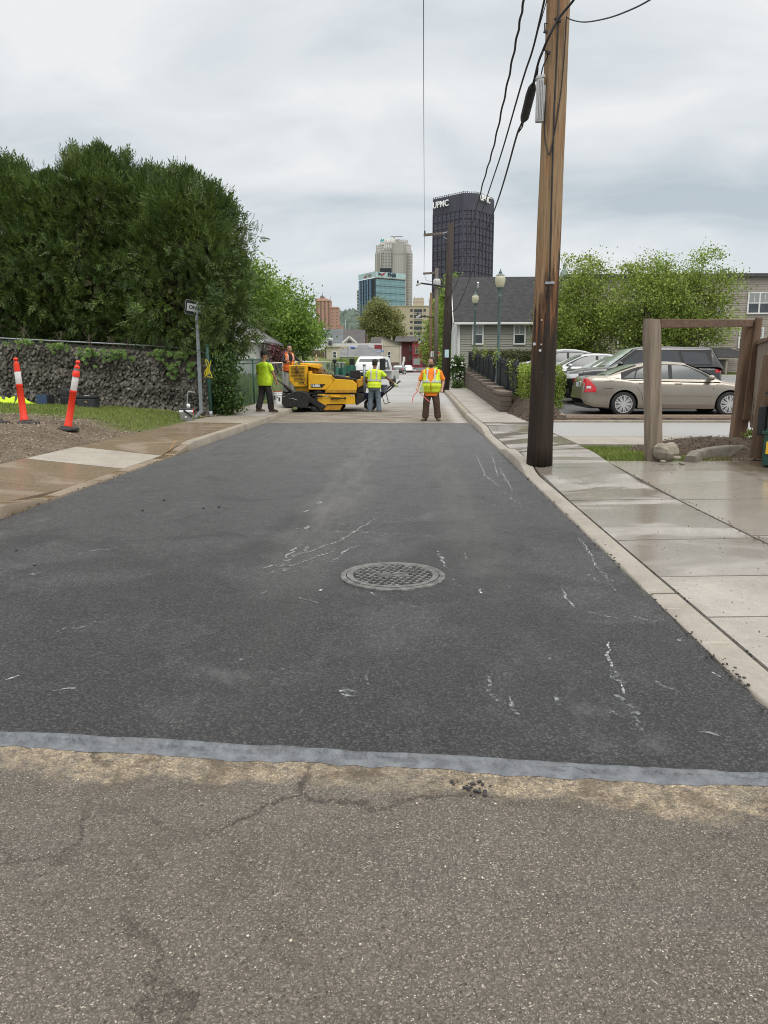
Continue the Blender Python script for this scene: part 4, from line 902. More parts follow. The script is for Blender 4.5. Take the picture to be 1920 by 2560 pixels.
for q in (-15, -12.6, -10.2, -7.8): MB().cyl((q, FY + .14, gz(q, FY) - .1), (q, FY + .14, gz(q, FY) + 1.82), .03, n=8).build('post', 'galv', t, True)
mb = MB(); chain(mb, (-15.5, FY + .12), (-5.95, FY + .12), gz(-15.5, FY) + 1.5, gz(-5.95, FY) + 1.5, .3); mb.build('wire_mesh', 'galv', t, fix=False)
# creeper hanging over the screen: each sprig is a thing of five-finger leaves
def vine(px, py, w, h, n, label):
    p = P(px, py, FY - .12); t = thing('creeper', label, 'climber', p, 0, 'creeper sprigs hanging over the leaf screen')
    C, Dd, Nn, Ln = [], [], [], []
    for _ in range(n):
        b = np.array([p.x + rnd.gauss(0, w * .45), p.y - rnd.uniform(0, .12), p.z - abs(rnd.gauss(0, h * .5))]); tilt = np.array([rnd.gauss(0, .3), -1, rnd.uniform(.2, .9)]); ax_ = rnd.gauss(0, .5)
        for a in (-1.15, -.55, 0, .55, 1.15):
            C.append(b); Dd.append((math.sin(a + ax_), -.35, -math.cos(a + ax_))); Nn.append(tilt); Ln.append(.125 * (1 - .25 * abs(a)))
    leaves('foliage', C, Dd, Nn, Ln, np.array(Ln) * .5, 'leaf_vine', t, fold=.2)
    mb = MB()
    for _ in range(5): mb.tube(wire([(p.x + rnd.gauss(0, .1), p.y + .1, p.z + .35), (p.x + rnd.gauss(0, w * .3), p.y - .03, p.z), (p.x + rnd.gauss(0, w * .4), p.y - .05, p.z - h * .7)], 0, seg=4), .006, 5)
    mb.build('stem', 'bark', t, True)
vine(222, 868, .30, .40, 30, 'bright green creeper sprig hanging in the middle of the leaf screen')
vine(60, 848, .5, .16, 20, 'short creeper sprig along the fence top at the left of the picture')
vine(322, 880, .25, .2, 12, 'small creeper sprig between the two larger sprigs of the screen')
vine(400, 872, .28, .38, 26, 'creeper sprig at the right part of the leaf screen')
vine(455, 878, .32, .25, 22, 'creeper sprig just left of the sign post')
vine(480, 900, .15, .45, 14, 'long creeper strand dangling beside the sign post')

vine(150, 858, .45, .2, 22, 'creeper sprig left of the middle sprig, along the screen top')
vine(280, 872, .4, .3, 24, 'creeper sprig right of the middle sprig, under the top rail')
vine(435, 905, .2, .5, 20, 'creeper strand hanging low on the right part of the screen')
# one way sign on a square steel post with an angled foot
sp = P(503, 1030, 20.9); gzs = .2
t = thing('one_way_sign', 'black and white ONE WAY sign on a grey square steel post with angled foot', 'sign', (sp.x, 20.9, gzs))
ztop = Z_(768, 20.9)
MB().bx(sp.x - .045, sp.x + .045, 20.87, 20.94, gzs + .14, ztop + .16).build('post', 'steel_grey', t, bevel=.008)
MB().bar((sp.x + .01, 20.9, gzs + .19), (sp.x - .17, 20.80, gzs - .02), .095, .075).build('angled_foot', 'steel_grey', t, bevel=.008)
sa = Vector((sp.x - .21, 20.72, ztop + .02)); rt = Vector((.80, .60, -.13)); rt.normalize()
Mf = facing(sa + rt * .40, rt, Vector((0.04, 0, 1)))
def plate(w, h, r, y0, y1):
    pts = []
    for cx, cy, a0 in ((w / 2 - r, h / 2 - r, 0), (-w / 2 + r, h / 2 - r, 90), (-w / 2 + r, -h / 2 + r, 180), (w / 2 - r, -h / 2 + r, 270)):
        pts += [(cx + r * math.cos(R(a0 + k * 30)), cy + r * math.sin(R(a0 + k * 30))) for k in range(4)]
    return pts, y0, y1
def signplate(name, w, h, r, z0, z1, m, par, Mx):
    mb = MB(Mx); pts, a, b = plate(w, h, r, z0, z1); mb.prism(pts, 'z', a, b); return mb.build(name, m, par)
signplate('sign_rim', .90, .38, .045, -.004, 0, 'steel_grey', t, Mf); signplate('sign_panel', .875, .355, .04, .0005, .003, 'sign_black', t, Mf)
mb = MB(Mf); mb.prism([(-.40, -.10), (.27, -.10), (.27, -.15), (.41, 0), (.27, .15), (.27, .10), (-.40, .10)], 'z', .0035, .005); ar = mb.build('arrow', 'sign_white', t)
text('lettering', 'ONE WAY', .135, Mf @ Matrix.Translation((-.03, 0, .006)), 'sign_black', t, .001, .004)
# yellow rope looped over the green corner post
gp = P(527, 1035, 21.6)
t = thing('corner_post', 'dark green fence post with peeling base under the yellow rope', 'post', (gp.x, 21.6, .18))
MB().tube([(gp.x, 21.6, .15), (gp.x - .03, 21.6, 2.15)], .045, 12).build('shaft', 'green_metal', t, True)
MB().lathe([(.02, 0), (.052, .01), (.045, .05), (.0, .07)], (gp.x - .03, 21.6, 2.14), 12).build('cap', 'green_metal', t, True)
MB().cyl((gp.x + .001, 21.6, .14), (gp.x, 21.6, .34), .049, n=12).build('base_sleeve', 'galv', t, True)
mb = MB()
def rp(px, py): return P(px, py, 21.48)
for pts in ([(517, 915), (514, 899), (521, 905), (524, 918), (519, 933), (513, 940)], [(524, 918), (528, 902), (525, 912), (522, 925)], [(513, 940), (512, 930), (520, 917), (516, 935), (511, 943)],
            [(522, 925), (526, 931), (531, 944), (527, 943), (519, 941), (516, 930), (520, 920)], [(518, 920), (515, 928), (521, 936), (524, 926), (517, 915)], [(519, 912), (524, 920), (518, 928), (522, 932)]):
    mb.tube(wire([rp(*q) + Vector((0, rnd.uniform(-.03, .03), 0)) for q in pts], 0, seg=6), .013, 6)
top(mb.build('rope', 'yellow_rope', None, True), 'yellow rope tied in a loose hank on the green corner post', 'rope')

# green chain link fence along the pavement and its continuation with a pale rail
FX = -5.95
def linkfence(name, label, y0, y1, h, m, railm, step, mesh_s, posts=True, r=.0032):
    t = thing(name, label, 'fence', (FX, (y0 + y1) / 2, street(y0) + .17))
    zb = lambda y: street(y) + .17
    mb = MB(); ys_ = list(np.arange(y0, y1, step)) + [y1]
    for a, b in zip(ys_[:-1], ys_[1:]): chain(mb, (FX, a), (FX, b), zb(a) + .03, zb(b) + .03, h - .05, mesh_s, r)
    mb.build('wire_mesh', m, t, fix=False)
    for q in ys_: MB().cyl((FX, q, zb(q) - .05), (FX, q, zb(q) + h + .05), .032, n=8).build('post', m, t, True)
    MB().tube([(FX, q, zb(q) + h) for q in ys_], .024, 8).build('top_rail', railm, t, True)
    return t
t = linkfence('chain_link_fence', 'green chain link fence behind the worker with the bucket', 22.4, 31.4, 1.62, 'green_metal', 'green_metal', 3.0, .075)
MB().tube([(FX, q, 1.66 + street(q)) for q in (22.4, 25.4, 28.4, 31.4)], .015, 6).build('upper_rail', 'green_metal', t, True)
mat('rail_white', (.62, .61, .56), (.72, .71, .66), 6, .6)
linkfence('chain_link_fence', 'long grey chain link fence with pale top rail below the grass slope', 31.6, 78, 1.45, 'steel_grey', 'rail_white', 3.3, .34, r=.003)
# gate frame of green tube standing behind the fence
t = thing('garden_gate', 'green tube gate frame seen through the chain link fence', 'gate', (-7.2, 27.5, .6))
MB().tube(wire([(-7.9, 27.5, .5), (-7.9, 27.5, 1.6), (-7.8, 27.5, 1.72), (-6.75, 27.5, 1.72), (-6.62, 27.5, 1.6), (-6.62, 27.5, .5)], 0, seg=5), .022, 8).build('frame', 'green_metal', t, True)
MB().tube([(-7.9, 27.5, .6), (-6.62, 27.5, 1.6)], .014, 6).build('brace', 'green_metal', t, True)
mb = MB(); chain(mb, (-7.9, 27.5), (-6.62, 27.5), .55, .55, 1.12); mb.build('wire_mesh', 'green_metal', t, fix=False)

# ---- tilting orange channelizer posts
def delineator(px, py, pxt, pyt, label, worn=False):
    Y = 14.6; b = P(px, py, Y); tp = P(pxt, pyt, Y); gzb = gzn(b.x, Y) + .01
    t = thing('delineator_post', label, 'post', (b.x, Y, gzb), 0, 'orange delineator posts on the dirt')
    b.z = gzb + .05; ax_ = tp - b; Lh = ax_.length; q = ax_.normalized().to_track_quat('Z', 'Y').to_matrix(); 
    def lt(name, prof, m, par=t): return MB().lathe(prof, b, 20, q).build(name, m, par, 45)
    k = Lh / 1.17
    if not worn:
        lt('body', [(0, .0), (.078 * 1, 0), (.078, .05), (.066, .065), (.060, .66 * k), (.064, .665 * k), (.064, .69 * k), (.058, .70 * k), (.056, .93 * k), (.061, .935 * k), (.061, .955 * k), (.055, .96 * k), (.052, 1.085 * k), (.03, 1.10 * k), (.022, 1.115 * k), (.022, 1.13 * k), (.04, 1.145 * k), (.046, 1.165 * k), (.03, 1.19 * k), (0, 1.195 * k)], 'orange_plastic')
        lt('reflective_band', [(.0595, .70 * k), (.0605, .703 * k), (.0585, .925 * k), (.056, .93 * k)], 'reflect_white')
    else:
        lt('body', [(0, .0), (.078, 0), (.078, .05), (.066, .065), (.061, .62 * k), (.066, .625 * k), (.066, .65 * k), (.059, .66 * k), (.057, .90 * k), (.070, .905 * k), (.071, .935 * k), (.060, 1.0 * k), (.047, 1.01 * k), (.047, 1.05 * k), (.053, 1.055 * k), (.052, 1.085 * k), (.03, 1.10 * k), (.022, 1.115 * k), (.022, 1.13 * k), (.04, 1.145 * k), (.046, 1.165 * k), (.03, 1.19 * k), (0, 1.195 * k)], 'orange_plastic')
        lt('reflective_band', [(.0605, .66 * k), (.0615, .663 * k), (.0600, .895 * k), (.057, .90 * k)], 'reflect_white')
        lt('grey_collar', [(.0475, 1.012 * k), (.0485, 1.014 * k), (.0485, 1.047 * k), (.0475, 1.05 * k)], 'grey_plastic')
    base(t, b.x + (.05 if not worn else -.03), Y, gzb)
def base(t, x, y, z, name='base'):
    mb = MB(); mb.lathe([(.0, 0), (.235, 0), (.235, .03), (.21, .05), (.12, .06), (.10, .085), (0, .085)], (x, y, z - .02), 8, Matrix.Rotation(R(22.5), 3, 'Z'))
    return mb.build(name, 'rubber', t, False, .005)
delineator(61, 1052, 39, 897, 'tilted orange delineator post with clean white band, left one of the pair')
delineator(169, 1054, 195, 904, 'tilted orange delineator post with scuffed band and grey collar, right one of the pair', True)
p = P(5, 1052, 14.4); o = base(None, p.x - .1, 14.4, gzn(p.x, 14.4) + .01, 'rubber_disc'); top(o, 'loose round black rubber base at the left edge of the dirt', 'base')

# ---- bags, cooler and vest along the screen
def gearpos(px, py, Y): q = P(px, py, Y); q.z = gz(q.x, Y) + .01; return q
q = gearpos(28, 985, 20.6); t = thing('folded_vest', 'crumpled yellow hi-vis vest lying on the grass', 'vest', q)
mb = MB(); N_ = 26
def drape(u, v):
    x = (u - .5) * 1.15; y = (v - .5) * .5
    z = .11 + .10 * math.sin(u * 9 + v * 3) + .07 * math.sin(v * 11 - u * 5) + .04 * math.sin(23 * u + 4)
    z *= (1 - (2 * u - 1) ** 4) * (1 - (2 * v - 1) ** 4) ** .6
    if u < .42: z += .20 * math.sin(math.pi * min(1, u / .42)) * (.6 + .4 * math.sin(v * 14))
    return (q.x + x, q.y + y, q.z + max(.005, z))
mb.v = [drape(i / N_, j / N_) for j in range(N_ + 1) for i in range(N_ + 1)]; mb.f = [(j * (N_ + 1) + i, j * (N_ + 1) + i + 1, (j + 1) * (N_ + 1) + i + 1, (j + 1) * (N_ + 1) + i) for j in range(N_) for i in range(N_)]; mb.mi = [0] * len(mb.f)
mb.build('cloth', 'hivis', t, True)
mb = MB()
for uu in (.18, .62):
    mb = MB()
    for i in range(20):
        a, b = i / 20, (i + 1) / 20
        mb.quad(*[Vector(drape(min(1, uu + w), v)) + Vector((0, -.004, .006)) for w, v in ((0, a), (.07, a), (.07, b), (0, b))])
    mb.build('grey_stripe', 'dark_plastic', t, True)
q = gearpos(112, 1000, 20.9); t = thing('lunch_bag', 'navy blue soft lunch bag standing by the leaf screen', 'bag', q, R(-12))
MB().bx(-.19, .19, -.12, .17, 0, .30).build('body', 'black_cloth', t, bevel=.03, local=True)
MB().bx(-.165, .165, -.142, -.118, .015, .285).build('front_panel', 'blue_cloth', t, bevel=.012, local=True)
MB().tube(wire([(-.15, 0, .30), (-.1, -.02, .345), (.1, -.02, .345), (.15, 0, .30)], 0, seg=5), .012, 6).build('handle', 'black_cloth', t, True, local=True)
q = gearpos(172, 998, 21.2); t = thing('backpack', 'black backpack between the blue lunch bag and the dark cooler', 'bag', q)
mb = MB(); mb.loft([[(sx * .20 * w_, -.02 + sy * .13 * w_, z) for sx, sy in ((1, -.6), (.75, -1), (-.75, -1), (-1, -.6), (-1, .6), (-.75, 1), (.75, 1), (1, .6))] for w_, z in ((.9, 0), (1, .06), (1.0, .3), (.9, .42), (.55, .5))])
mb.build('body', 'black_cloth', t, True, local=True)
MB().bx(-.14, .14, -.205, -.14, .05, .25).build('pocket', 'black_cloth', t, bevel=.02, local=True)
MB().tube(wire([(-.16, -.05, .45), (-.31, -.05, .40), (-.33, -.05, .16), (-.2, -.05, .04)], 0, seg=6), .014, 6).build('strap', 'black_cloth', t, True, local=True)
MB().tube(wire([(.08, -.16, .46), (.16, -.2, .3), (.13, -.2, .08)], 0, seg=6), .022, 6).build('strap', 'dark_plastic', t, True, local=True)
q = gearpos(221, 1007, 20.4); t = thing('cooler_bag', 'dark grey insulated cooler with black lid beside the right orange post', 'cooler', q, R(-6))
mb = MB(); mb.loft([[(sx * a, sy * b, z) for sx, sy in ((-1, -1), (1, -1), (1, 1), (-1, 1))] for a, b, z in ((.235, .15, 0), (.265, .165, .26))]); mb.build('body', 'dark_plastic', t, bevel=.02, local=True)
MB().bx(-.275, .275, -.175, .175, .262, .335).build('lid', 'black_cloth', t, bevel=.025, local=True)
MB().bx(-.06, .06, -.1, -.04, .336, .35).build('badge', 'reflect_silver', t, bevel=.004, local=True)
mb = MB(); mb.tube(wire([(-.03, -.166, .185), (.01, -.168, .19), (.05, -.167, .165), (.03, -.167, .16)], 0, seg=4), .006, 5); mb.build('emblem', 'gold_badge', t, True, local=True)
q = gearpos(466, 1036, 19.9); q.z -= .02; t = thing('drink_cooler', 'grey and white drinks cooler with black strap at the end of the grass', 'cooler', q, R(14))
mb = MB(); mb.loft([[(sx * a, sy * b, z) for sx, sy in ((-1, -1), (1, -1), (1, 1), (-1, 1))] for a, b, z in ((.145, .12, 0), (.17, .14, .235))]); mb.build('body', 'grey_plastic', t, bevel=.02, local=True)
MB().bx(-.178, .178, -.148, .148, .237, .30).build('rim', 'white_plastic', t, bevel=.012, local=True)
MB().bx(-.172, .172, -.142, .142, .302, .345).build('lid', 'dark_plastic', t, bevel=.015, local=True)
MB().bar((-.06, -.155, .30), (.15, -.155, .13), .02, .045).build('strap', 'black_cloth', t, local=True)
MB().bx(.165, .19, -.1, .0, .20, .33).build('latch', 'red_plastic', t, bevel=.006, local=True)
MB().bx(-.04, .01, -.143, -.135, .10, .14).build('badge', 'white_plastic', t, bevel=.004, local=True)
top(MB().lathe([(0, 0), (.04, 0), (.05, .05), (.048, .09), (.02, .115), (0, .115)], (q.x + .07, q.y - .02, q.z + .346), 14).build('cup', 'white_plastic', None, True), 'small white cup standing on the drinks cooler lid', 'cup')
b = gearpos(466, 1010, 20.6); t = thing('walking_stick', 'pale grey angled pipe handle leaning behind the drinks cooler', 'pipe', b)
MB().tube(wire([b, b + Vector((.035, 0, .55)), b + Vector((.055, 0, .68)), b + Vector((.10, 0, .70)), b + Vector((.25, .02, .69))], 0, seg=5), .018, 8).build('pipe', 'galv', t, True)
mat('fallen_leaf', (.30, .22, .13), (.44, .36, .25), 5, .9, island=.4)
chips('leaf_litter', 1500, (-12, -5.92), (21.2, 22.0), gz, 'fallen_leaf', .05, .03)
chips('leaf_litter', 800, (-5.98, -5.75), (21.6, 26), lambda x, y: .18 + street(y), 'fallen_leaf', .05, .03)

# white garage behind the fence
mat('white_paint', (.70, .70, .69), (.78, .78, .77), 3, .6)
mat('shingle_grey', (.12, .12, .125), (.20, .20, .205), 9, .9, bump=.4, bscale=30, stretch=(1, 1, 4))
p = P(642, 905, 44); t = thing('garage', 'white garage with grey shingle roof behind the green fence', 'building', (p.x - 3.5, 46, .9))
x1 = P(636, 830, 44).x; z1 = Z_(851, 44)
mb = MB(); mb.bx(x1 - 7, x1, 44, 50, .2, z1); mb.build('wall', 'white_paint', t)
mb = MB(); xr = x1 + .55; zr = z1 + 1.7
mb.add([(x1 - 7.4, 43.5, z1), (xr, 43.5, z1), (xr, 50.5, z1), (x1 - 7.4, 50.5, z1), (x1 - 5, 47, zr), (x1 - 1.9, 47, zr), (x1 - 7.4, 43.5, z1 - .12), (xr, 43.5, z1 - .12), (xr, 50.5, z1 - .12), (x1 - 7.4, 50.5, z1 - .12)], [(0, 1, 5, 4), (1, 2, 5), (2, 3, 4, 5), (3, 0, 4), (6, 7, 1, 0), (7, 8, 2, 1), (8, 9, 3, 2), (9, 6, 0, 3), (9, 8, 7, 6)])
mb.build('roof', 'shingle_grey', t)
MB().bar((x1 - 7.4, 43.44, z1 - .06), (xr + .06, 43.44, z1 - .06), .1, .14).build('gutter', 'white_paint', t)
MB().bx(x1 - .13, x1 + .03, 43.96, 44.0, .2, z1 - .13).build('corner_board', 'white_paint', t)
MB().bx(x1 - 1.15, x1 - .35, 43.955, 43.99, .9, z1 - .3).build('door', 'white_plastic', t, bevel=.02)
# ---------------------------------------------------------------- right side: poles and wires
def m_pole(name, zt, lo, hi, light, dark, raw):
    g = NG(name); gr = g.noise(16, 6, .7, .3, (1, 1, .05)); gr2 = g.noise(45, 4, .7, .2, (1, 1, .03)); big = g.noise(2.2, 4, .6, .5, (1.6, 1.6, .35))
    wood = g.mix(g.rng(gr, .34, .66), tuple(q * .62 for q in light), light); wood = g.mix(g.rng(gr2, .50, .64, 0, .85), wood, tuple(q * .32 for q in light))
    wood = g.mix(g.math('MULTIPLY', g.rng(big, .5, .7), .6), wood, raw)
    ring = g.rng(g.noise(2.0, 2, .5, 0, (.2, .2, 1.2)), .66, .67, 0, .5); wood = g.mix(ring, wood, tuple(q * .5 for q in light))
    dk = g.mix(g.rng(gr, .35, .7), dark, tuple(q * 2.3 for q in dark)); dk = g.mix(g.rng(gr2, .62, .78, 0, .6), dk, tuple(q * 5 for q in dark))
    e = g.math('ADD', g.z, g.math('MULTIPLY', g.math('SUBTRACT', gr, .5), 2.6)); e = g.math('ADD', e, g.math('MULTIPLY', g.math('SUBTRACT', big, .5), 2.8)); e = g.math('ADD', e, g.math('MULTIPLY', g.x, -2.2))
    c = g.mix(g.rng(e, lo, hi, 0, 1, True), dk, wood)
    edge = g.math('MULTIPLY', g.rng(e, lo - 1.1, lo + .1, 0, 1, True), g.rng(e, lo + .1, hi, 1, 0, True)); c = g.mix(g.math('MULTIPLY', edge, g.rng(gr, .45, .65)), c, raw)
    h = g.math('ADD', gr, g.math('MULTIPLY', gr2, .6))
    return g.fin(c, .85, g.bump(h, .9, .015), .3)
m_pole('pole_wood', 0, 2.4, 3.1, (.40, .27, .155), (.022, .016, .012), (.30, .13, .055))
m_pole('pole_dark', 0, -3, -2, (.075, .058, .05), (.02, .016, .012), (.06, .045, .038))
m_pole('pole_pale', 0, -3, -2, (.20, .175, .15), (.06, .05, .04), (.22, .165, .12))
m_pole('pole_tan', 0, -3, -2, (.22, .145, .085), (.06, .04, .03), (.24, .14, .07))
mat('cable_black', (.014, .014, .016), (.025, .025, .028), 20, .6)
mat('cable_grey', (.22, .22, .22), (.3, .3, .3), 20, .6)
mat('box_grey', (.42, .43, .43), (.52, .53, .53), 12, .55)
mat('wood_brown', (.10, .058, .035), (.17, .105, .065), 11, .8, bump=.7, bscale=30, stretch=(1, 1, .1))
mat('wood_brown_flat', (.10, .058, .037), (.165, .10, .062), 11, .8, bump=.6, bscale=30, stretch=(.1, 1, 1))
mat('wood_weather', (.15, .115, .085), (.30, .245, .19), 12, .88, bump=1.0, bscale=34, stretch=(1, 1, .06), detail=8)
mat('insulator', (.25, .24, .23), None, 8, .4)

PY = 11.45; pb = P(1349, 1157, PY); pt_ = P(1396, 0, PY); pb.z = .06
ldir = Vector((pb.x + .02, PY, 9.8)) - pb
t = thing('utility_pole', 'thick wooden utility pole at the kerb, dark stained below and bare tan wood above', 'pole', pb)
path = [pb + ldir * k for k in np.linspace(0, 1, 30)]; rr = [(.185 - .045 * k) * (1 + .012 * math.sin(k * 40)) for k in np.linspace(0, 1, 30)]; rr[0] = .195
rings = []
for i, (p, r_) in enumerate(zip(path, rr)): rings.append([p + Vector((math.cos(a), math.sin(a), 0)) * r_ * (1 + .02 * math.sin(3 * a + i * .12) + .012 * math.sin(7 * a - i * .2)) for a in np.linspace(0, 2 * math.pi, 36, endpoint=False)])
MB().loft(rings).build('shaft', 'pole_wood', t, True)
def onpole(px, py, off=.012): q = P(px, py, PY - .165 - off); return q
MB().tube([onpole(x, y) for x, y in ((1399, -60), (1394, 100), (1385, 290), (1379, 500), (1374, 720), (1366, 900), (1360, 1020), (1357, 1148))], .011, 6).build('ground_wire', 'cable_black', t, True)
mb = MB(); a, b = onpole(1363, 708), onpole(1386, 707); mb.bar(a, b, .02, .035); mb.build('band', 'galv', t, bevel=.004)
mb = MB()
for px, py, r_ in ((1353, 861, .012), (1336, 860, .022), (1350, 876, .020), (1354, 800, .012), (1379, 806, .012), (1390, 437, .014), (1356, 930, .010), (1354, 1033, .012)): MB().lathe([(0, 0), (r_, 0), (r_, .008), (0, .008)], onpole(px, py, .0 if abs(px - 1349) < 20 else -.04), 10, Matrix.Rotation(R(90), 3, 'X')).build('tag', 'box_grey', t)
mb = MB(); mb.tube(wire([onpole(1416, 44, .02), onpole(1409, 160), onpole(1398, 260), onpole(1378, 372), onpole(1369, 380), onpole(1361, 330, -.05), onpole(1364, 250, -.03)], 0, seg=6), .008, 6); mb.build('loop_wire', 'cable_black', t, True)
mb = MB()
for px, py in ((1391, 46), (1398, 50), (1364, 78), (1371, 130)): mb = MB(); mb.bar(P(px - 5, py, PY - .2), P(px + 5, py + 3, PY - .2), .035, .03); mb.build('bracket', 'cable_black', t)
MB().tube([P(1362, 82, PY - .1), P(1362, 58, PY - .1), P(1370, 58, PY - .1)], .01, 5).build('hook', 'cable_black', t)
# terminal box on the left of the pole
t = thing('terminal_box', 'pale grey finned terminal box hanging left of the big pole', 'box', P(1352, 308, PY - .12))
a, b = P(1351, 196, PY - .12), P(1347, 306, PY - .12)
mb = MB(); mb.bar(a, b, .095, .085, (0, 1, 0)); mb.build('case', 'box_grey', t, bevel=.012)
mb = MB()
for k in (-.03, -.01, .012, .034): mb.bar(a + Vector((k, -.05, -.03)), b + Vector((k, -.05, .03)), .008, .02, (0, 1, 0))
mb.bar(a + Vector((.06, .03, -.08)), b + Vector((.06, .03, .02)), .035, .03, (0, 1, 0)); mb.build('fin', 'box_grey', t)
mb = MB(); mb.bar(a + Vector((-.058, 0, .0)), a + Vector((.055, 0, .02)), .10, .04); mb.build('cap', 'box_grey', t, bevel=.006)
MB().tube(wire([a, P(1358, 165, PY - .14), P(1369, 140, PY - .16), P(1362, 125, PY - .18), P(1355, 133, PY - .2)], 0, seg=5), .009, 6).build('lead', 'cable_black', t, True)

# poles further on
def upole(px, pytop, Y, r, name, label, m, zbase, lean=0.0):
    x = X_(px, Y, pytop); zt = Z_(pytop, Y)
    t = thing('utility_pole', label, 'pole', (x, Y, zbase))
    MB().tube([(x + lean, Y, zbase - .1), (x + lean * .5, Y, (zbase + zt) / 2), (x, Y, zt)], [r, r * .85, r * .68], 12).build('shaft', m, t, True)
    return t, x, zt
def arm(t, Y, a, b, w, h, m, name): mb = MB(); mb.bar(P(*a, Y), P(*b, Y), w, h); return mb.build(name, m, t)
def streetlight(t, Y, pts, head):
    MB().tube(wire([P(*q, Y) for q in pts], 0, seg=4), .045 * max(1, Y / 60), 7).build('lamp_arm', 'cable_black', t, True)
    a, b = P(*head[0], Y), P(*head[1], Y); k = Y / 41
    mb = MB(); mb.loft([[a + Vector((0, s * .10, u * .05)) * k for s, u in ((-1, -1), (1, -1), (1, 1), (-1, 1))], [a.lerp(b, .4) + Vector((0, s * .14, u * .06)) * k for s, u in ((-1, -1), (1, -1), (1, 1), (-1, 1))], [b + Vector((0, s * .05, u * .04)) * k for s, u in ((-1, -1), (1, -1), (1, 1), (-1, 1))]])
    h = mb.build('lamp_head', 'box_grey', t, bevel=.02)
    MB().cyl(a.lerp(b, .35) + Vector((0, 0, .04 * k)), a.lerp(b, .35) + Vector((0, 0, .20 * k)), .05 * k, .04 * k, 8).build('photocell', 'cable_black', h)
Y2 = 41.0
t, x2, z2 = upole(1127, 559, Y2, .235, 'p', 'dark brown utility pole with a one sided crossarm, in front of the dark tower', 'pole_dark', .42, -.17)
arm(t, Y2, (1059, 588), (1107, 583), .11, .12, 'pole_pale', 'crossarm'); arm(t, Y2, (1108, 592), (1124, 600), .03, .03, 'galv', 'brace'); arm(t, Y2, (1107, 583), (1125, 578), .06, .06, 'galv', 'bracket')
MB().lathe([(.03, 0), (.05, .05), (.03, .1), (.045, .15), (0, .18)], P(1062, 585, Y2), 8).build('insulator', 'cable_black', t)
streetlight(t, Y2, [(1118, 718), (1090, 713), (1052, 708)], ((1040, 713), (1053, 708)))
sg = thing('notice_sign', 'small pale blue notice sign fixed to the dark brown utility pole', 'sign', P(1117, 894, Y2 - .3))
mat('pale_blue', (.42, .62, .66), (.52, .70, .73), 9, .5)
a = P(1117, 884, Y2 - .30); signplate('panel', .20, .39, .02, 0, .01, 'pale_blue', sg, facing(a, (1, 0, 0))); signplate('border', .215, .405, .022, -.012, -.002, 'white_plastic', sg, facing(a, (1, 0, 0)))
Y3 = 66.0
t, x3, z3 = upole(1092, 670, Y3, .21, 'p', 'grey utility pole with three pale transformers and a crossarm, left of the dark pole', 'pole_pale', .5)
arm(t, Y3, (1058, 684), (1094, 682), .14, .16, 'pole_pale', 'crossarm')
for k in (-1, 0, 1): 
    q = P(1092 + k * 4.5, 716, Y3 - (.1 if k else .45)); MB().lathe([(0, 0), (.13, 0), (.15, .05), (.15, .5), (.10, .56), (.04, .62), (0, .62)], q, 12).build('transformer', 'box_grey', t, True)
streetlight(t, Y3, [(1090, 794), (1070, 792), (1051, 790)], ((1040, 794), (1052, 789)))
upole(1078, 732, 82, .2, 'p', 'tan wooden pole left of the pole with transformers', 'pole_tan', .6)
t, _, _ = upole(1069, 840, 150, .22, 'p', 'far thin tan pole beside the red rowhouse carrying a street light', 'pole_tan', .9)
streetlight(t, 150, [(1068, 858), (1058, 855), (1052, 856)], ((1046, 857), (1053, 854)))

# wires
def wr(name, label, pts, r, m='cable_black', spiral=False, group='overhead wires from the big pole'):
    path = wire([P(*q) for q in pts], 0, seg=16); o = MB()
    if spiral:
        n_ = len(path)
        path = [p + Vector((math.cos(i * .9) * .007, 0, math.sin(i * .9) * .007)) for i, p in enumerate(path)]
    o.tube(path, r, 6); return top(o.build(name, m, None, True, fix=False), label, 'wire', group)
W1 = [(1330, -100, 10.6), (1310, 0, 11.6), (1290, 105, 12.7), (1262, 240, 14.4), (1233, 370, 17.0), (1207, 460, 20.5), (1179, 566, 26.5), (1163, 622, 31), (1146, 661, 35.5), (1134, 683, 39), (1126, 688, 40.2), (1120, 679, 40.75)]
wr('overhead_wire', 'twisted black cable, leftmost of the three running from the top right to the dark pole', W1, .017, spiral=True)
W2 = [(1370, -40, 11.0), (1335, 112, 12.3), (1313, 180, 13.2), (1295, 240, 14.2), (1256, 375, 17.2), (1228, 460, 20.6), (1190, 573, 26.5), (1156, 668, 33), (1136, 720, 38.5), (1121, 744, 40.8)]
wr('overhead_wire', 'black cable in the middle of the three running to the dark pole', W2, .015)
W3 = [(1440, -20, 10.9), (1434, 0, 11.0), (1397, 46, 11.1), (1371, 95, 11.15), (1356, 130, 11.3), (1345, 160, 11.6), (1331, 219, 12.4), (1310, 300, 13.5), (1294, 332, 14.2), (1268, 425, 16.5), (1245, 500, 19.2), (1217, 576, 23.5), (1184, 668, 30), (1156, 742, 37.5), (1140, 772, 39.5), (1126, 779, 40.3), (1118, 773, 40.75)]
wr('overhead_wire', 'black cable carrying the thick splice case down to the dark pole', W3, .017)
wr('guy_wire', 'thin wire branching from the middle cable up to the pole top', [(1335, 112, 12.3), (1350, 60, 11.8), (1367, 0, 11.4), (1380, -60, 11.2)], .006)
wr('overhead_wire', 'slack black service wire curving from the pole top to the upper right corner', [(1416, 42, 11.3), (1430, 50, 11.0), (1464, 55, 10.3), (1520, 45, 9.2), (1575, 25, 8.4), (1624, 0, 7.7), (1700, -50, 7)], .008)
mb = MB(); mb.tube([P(*q) for q in ((1333, 212, 12.15), (1330, 222, 12.25), (1326, 236, 12.45), (1312, 292, 13.3), (1308, 300, 13.45))], [.035, .062, .07, .07, .045], 14)
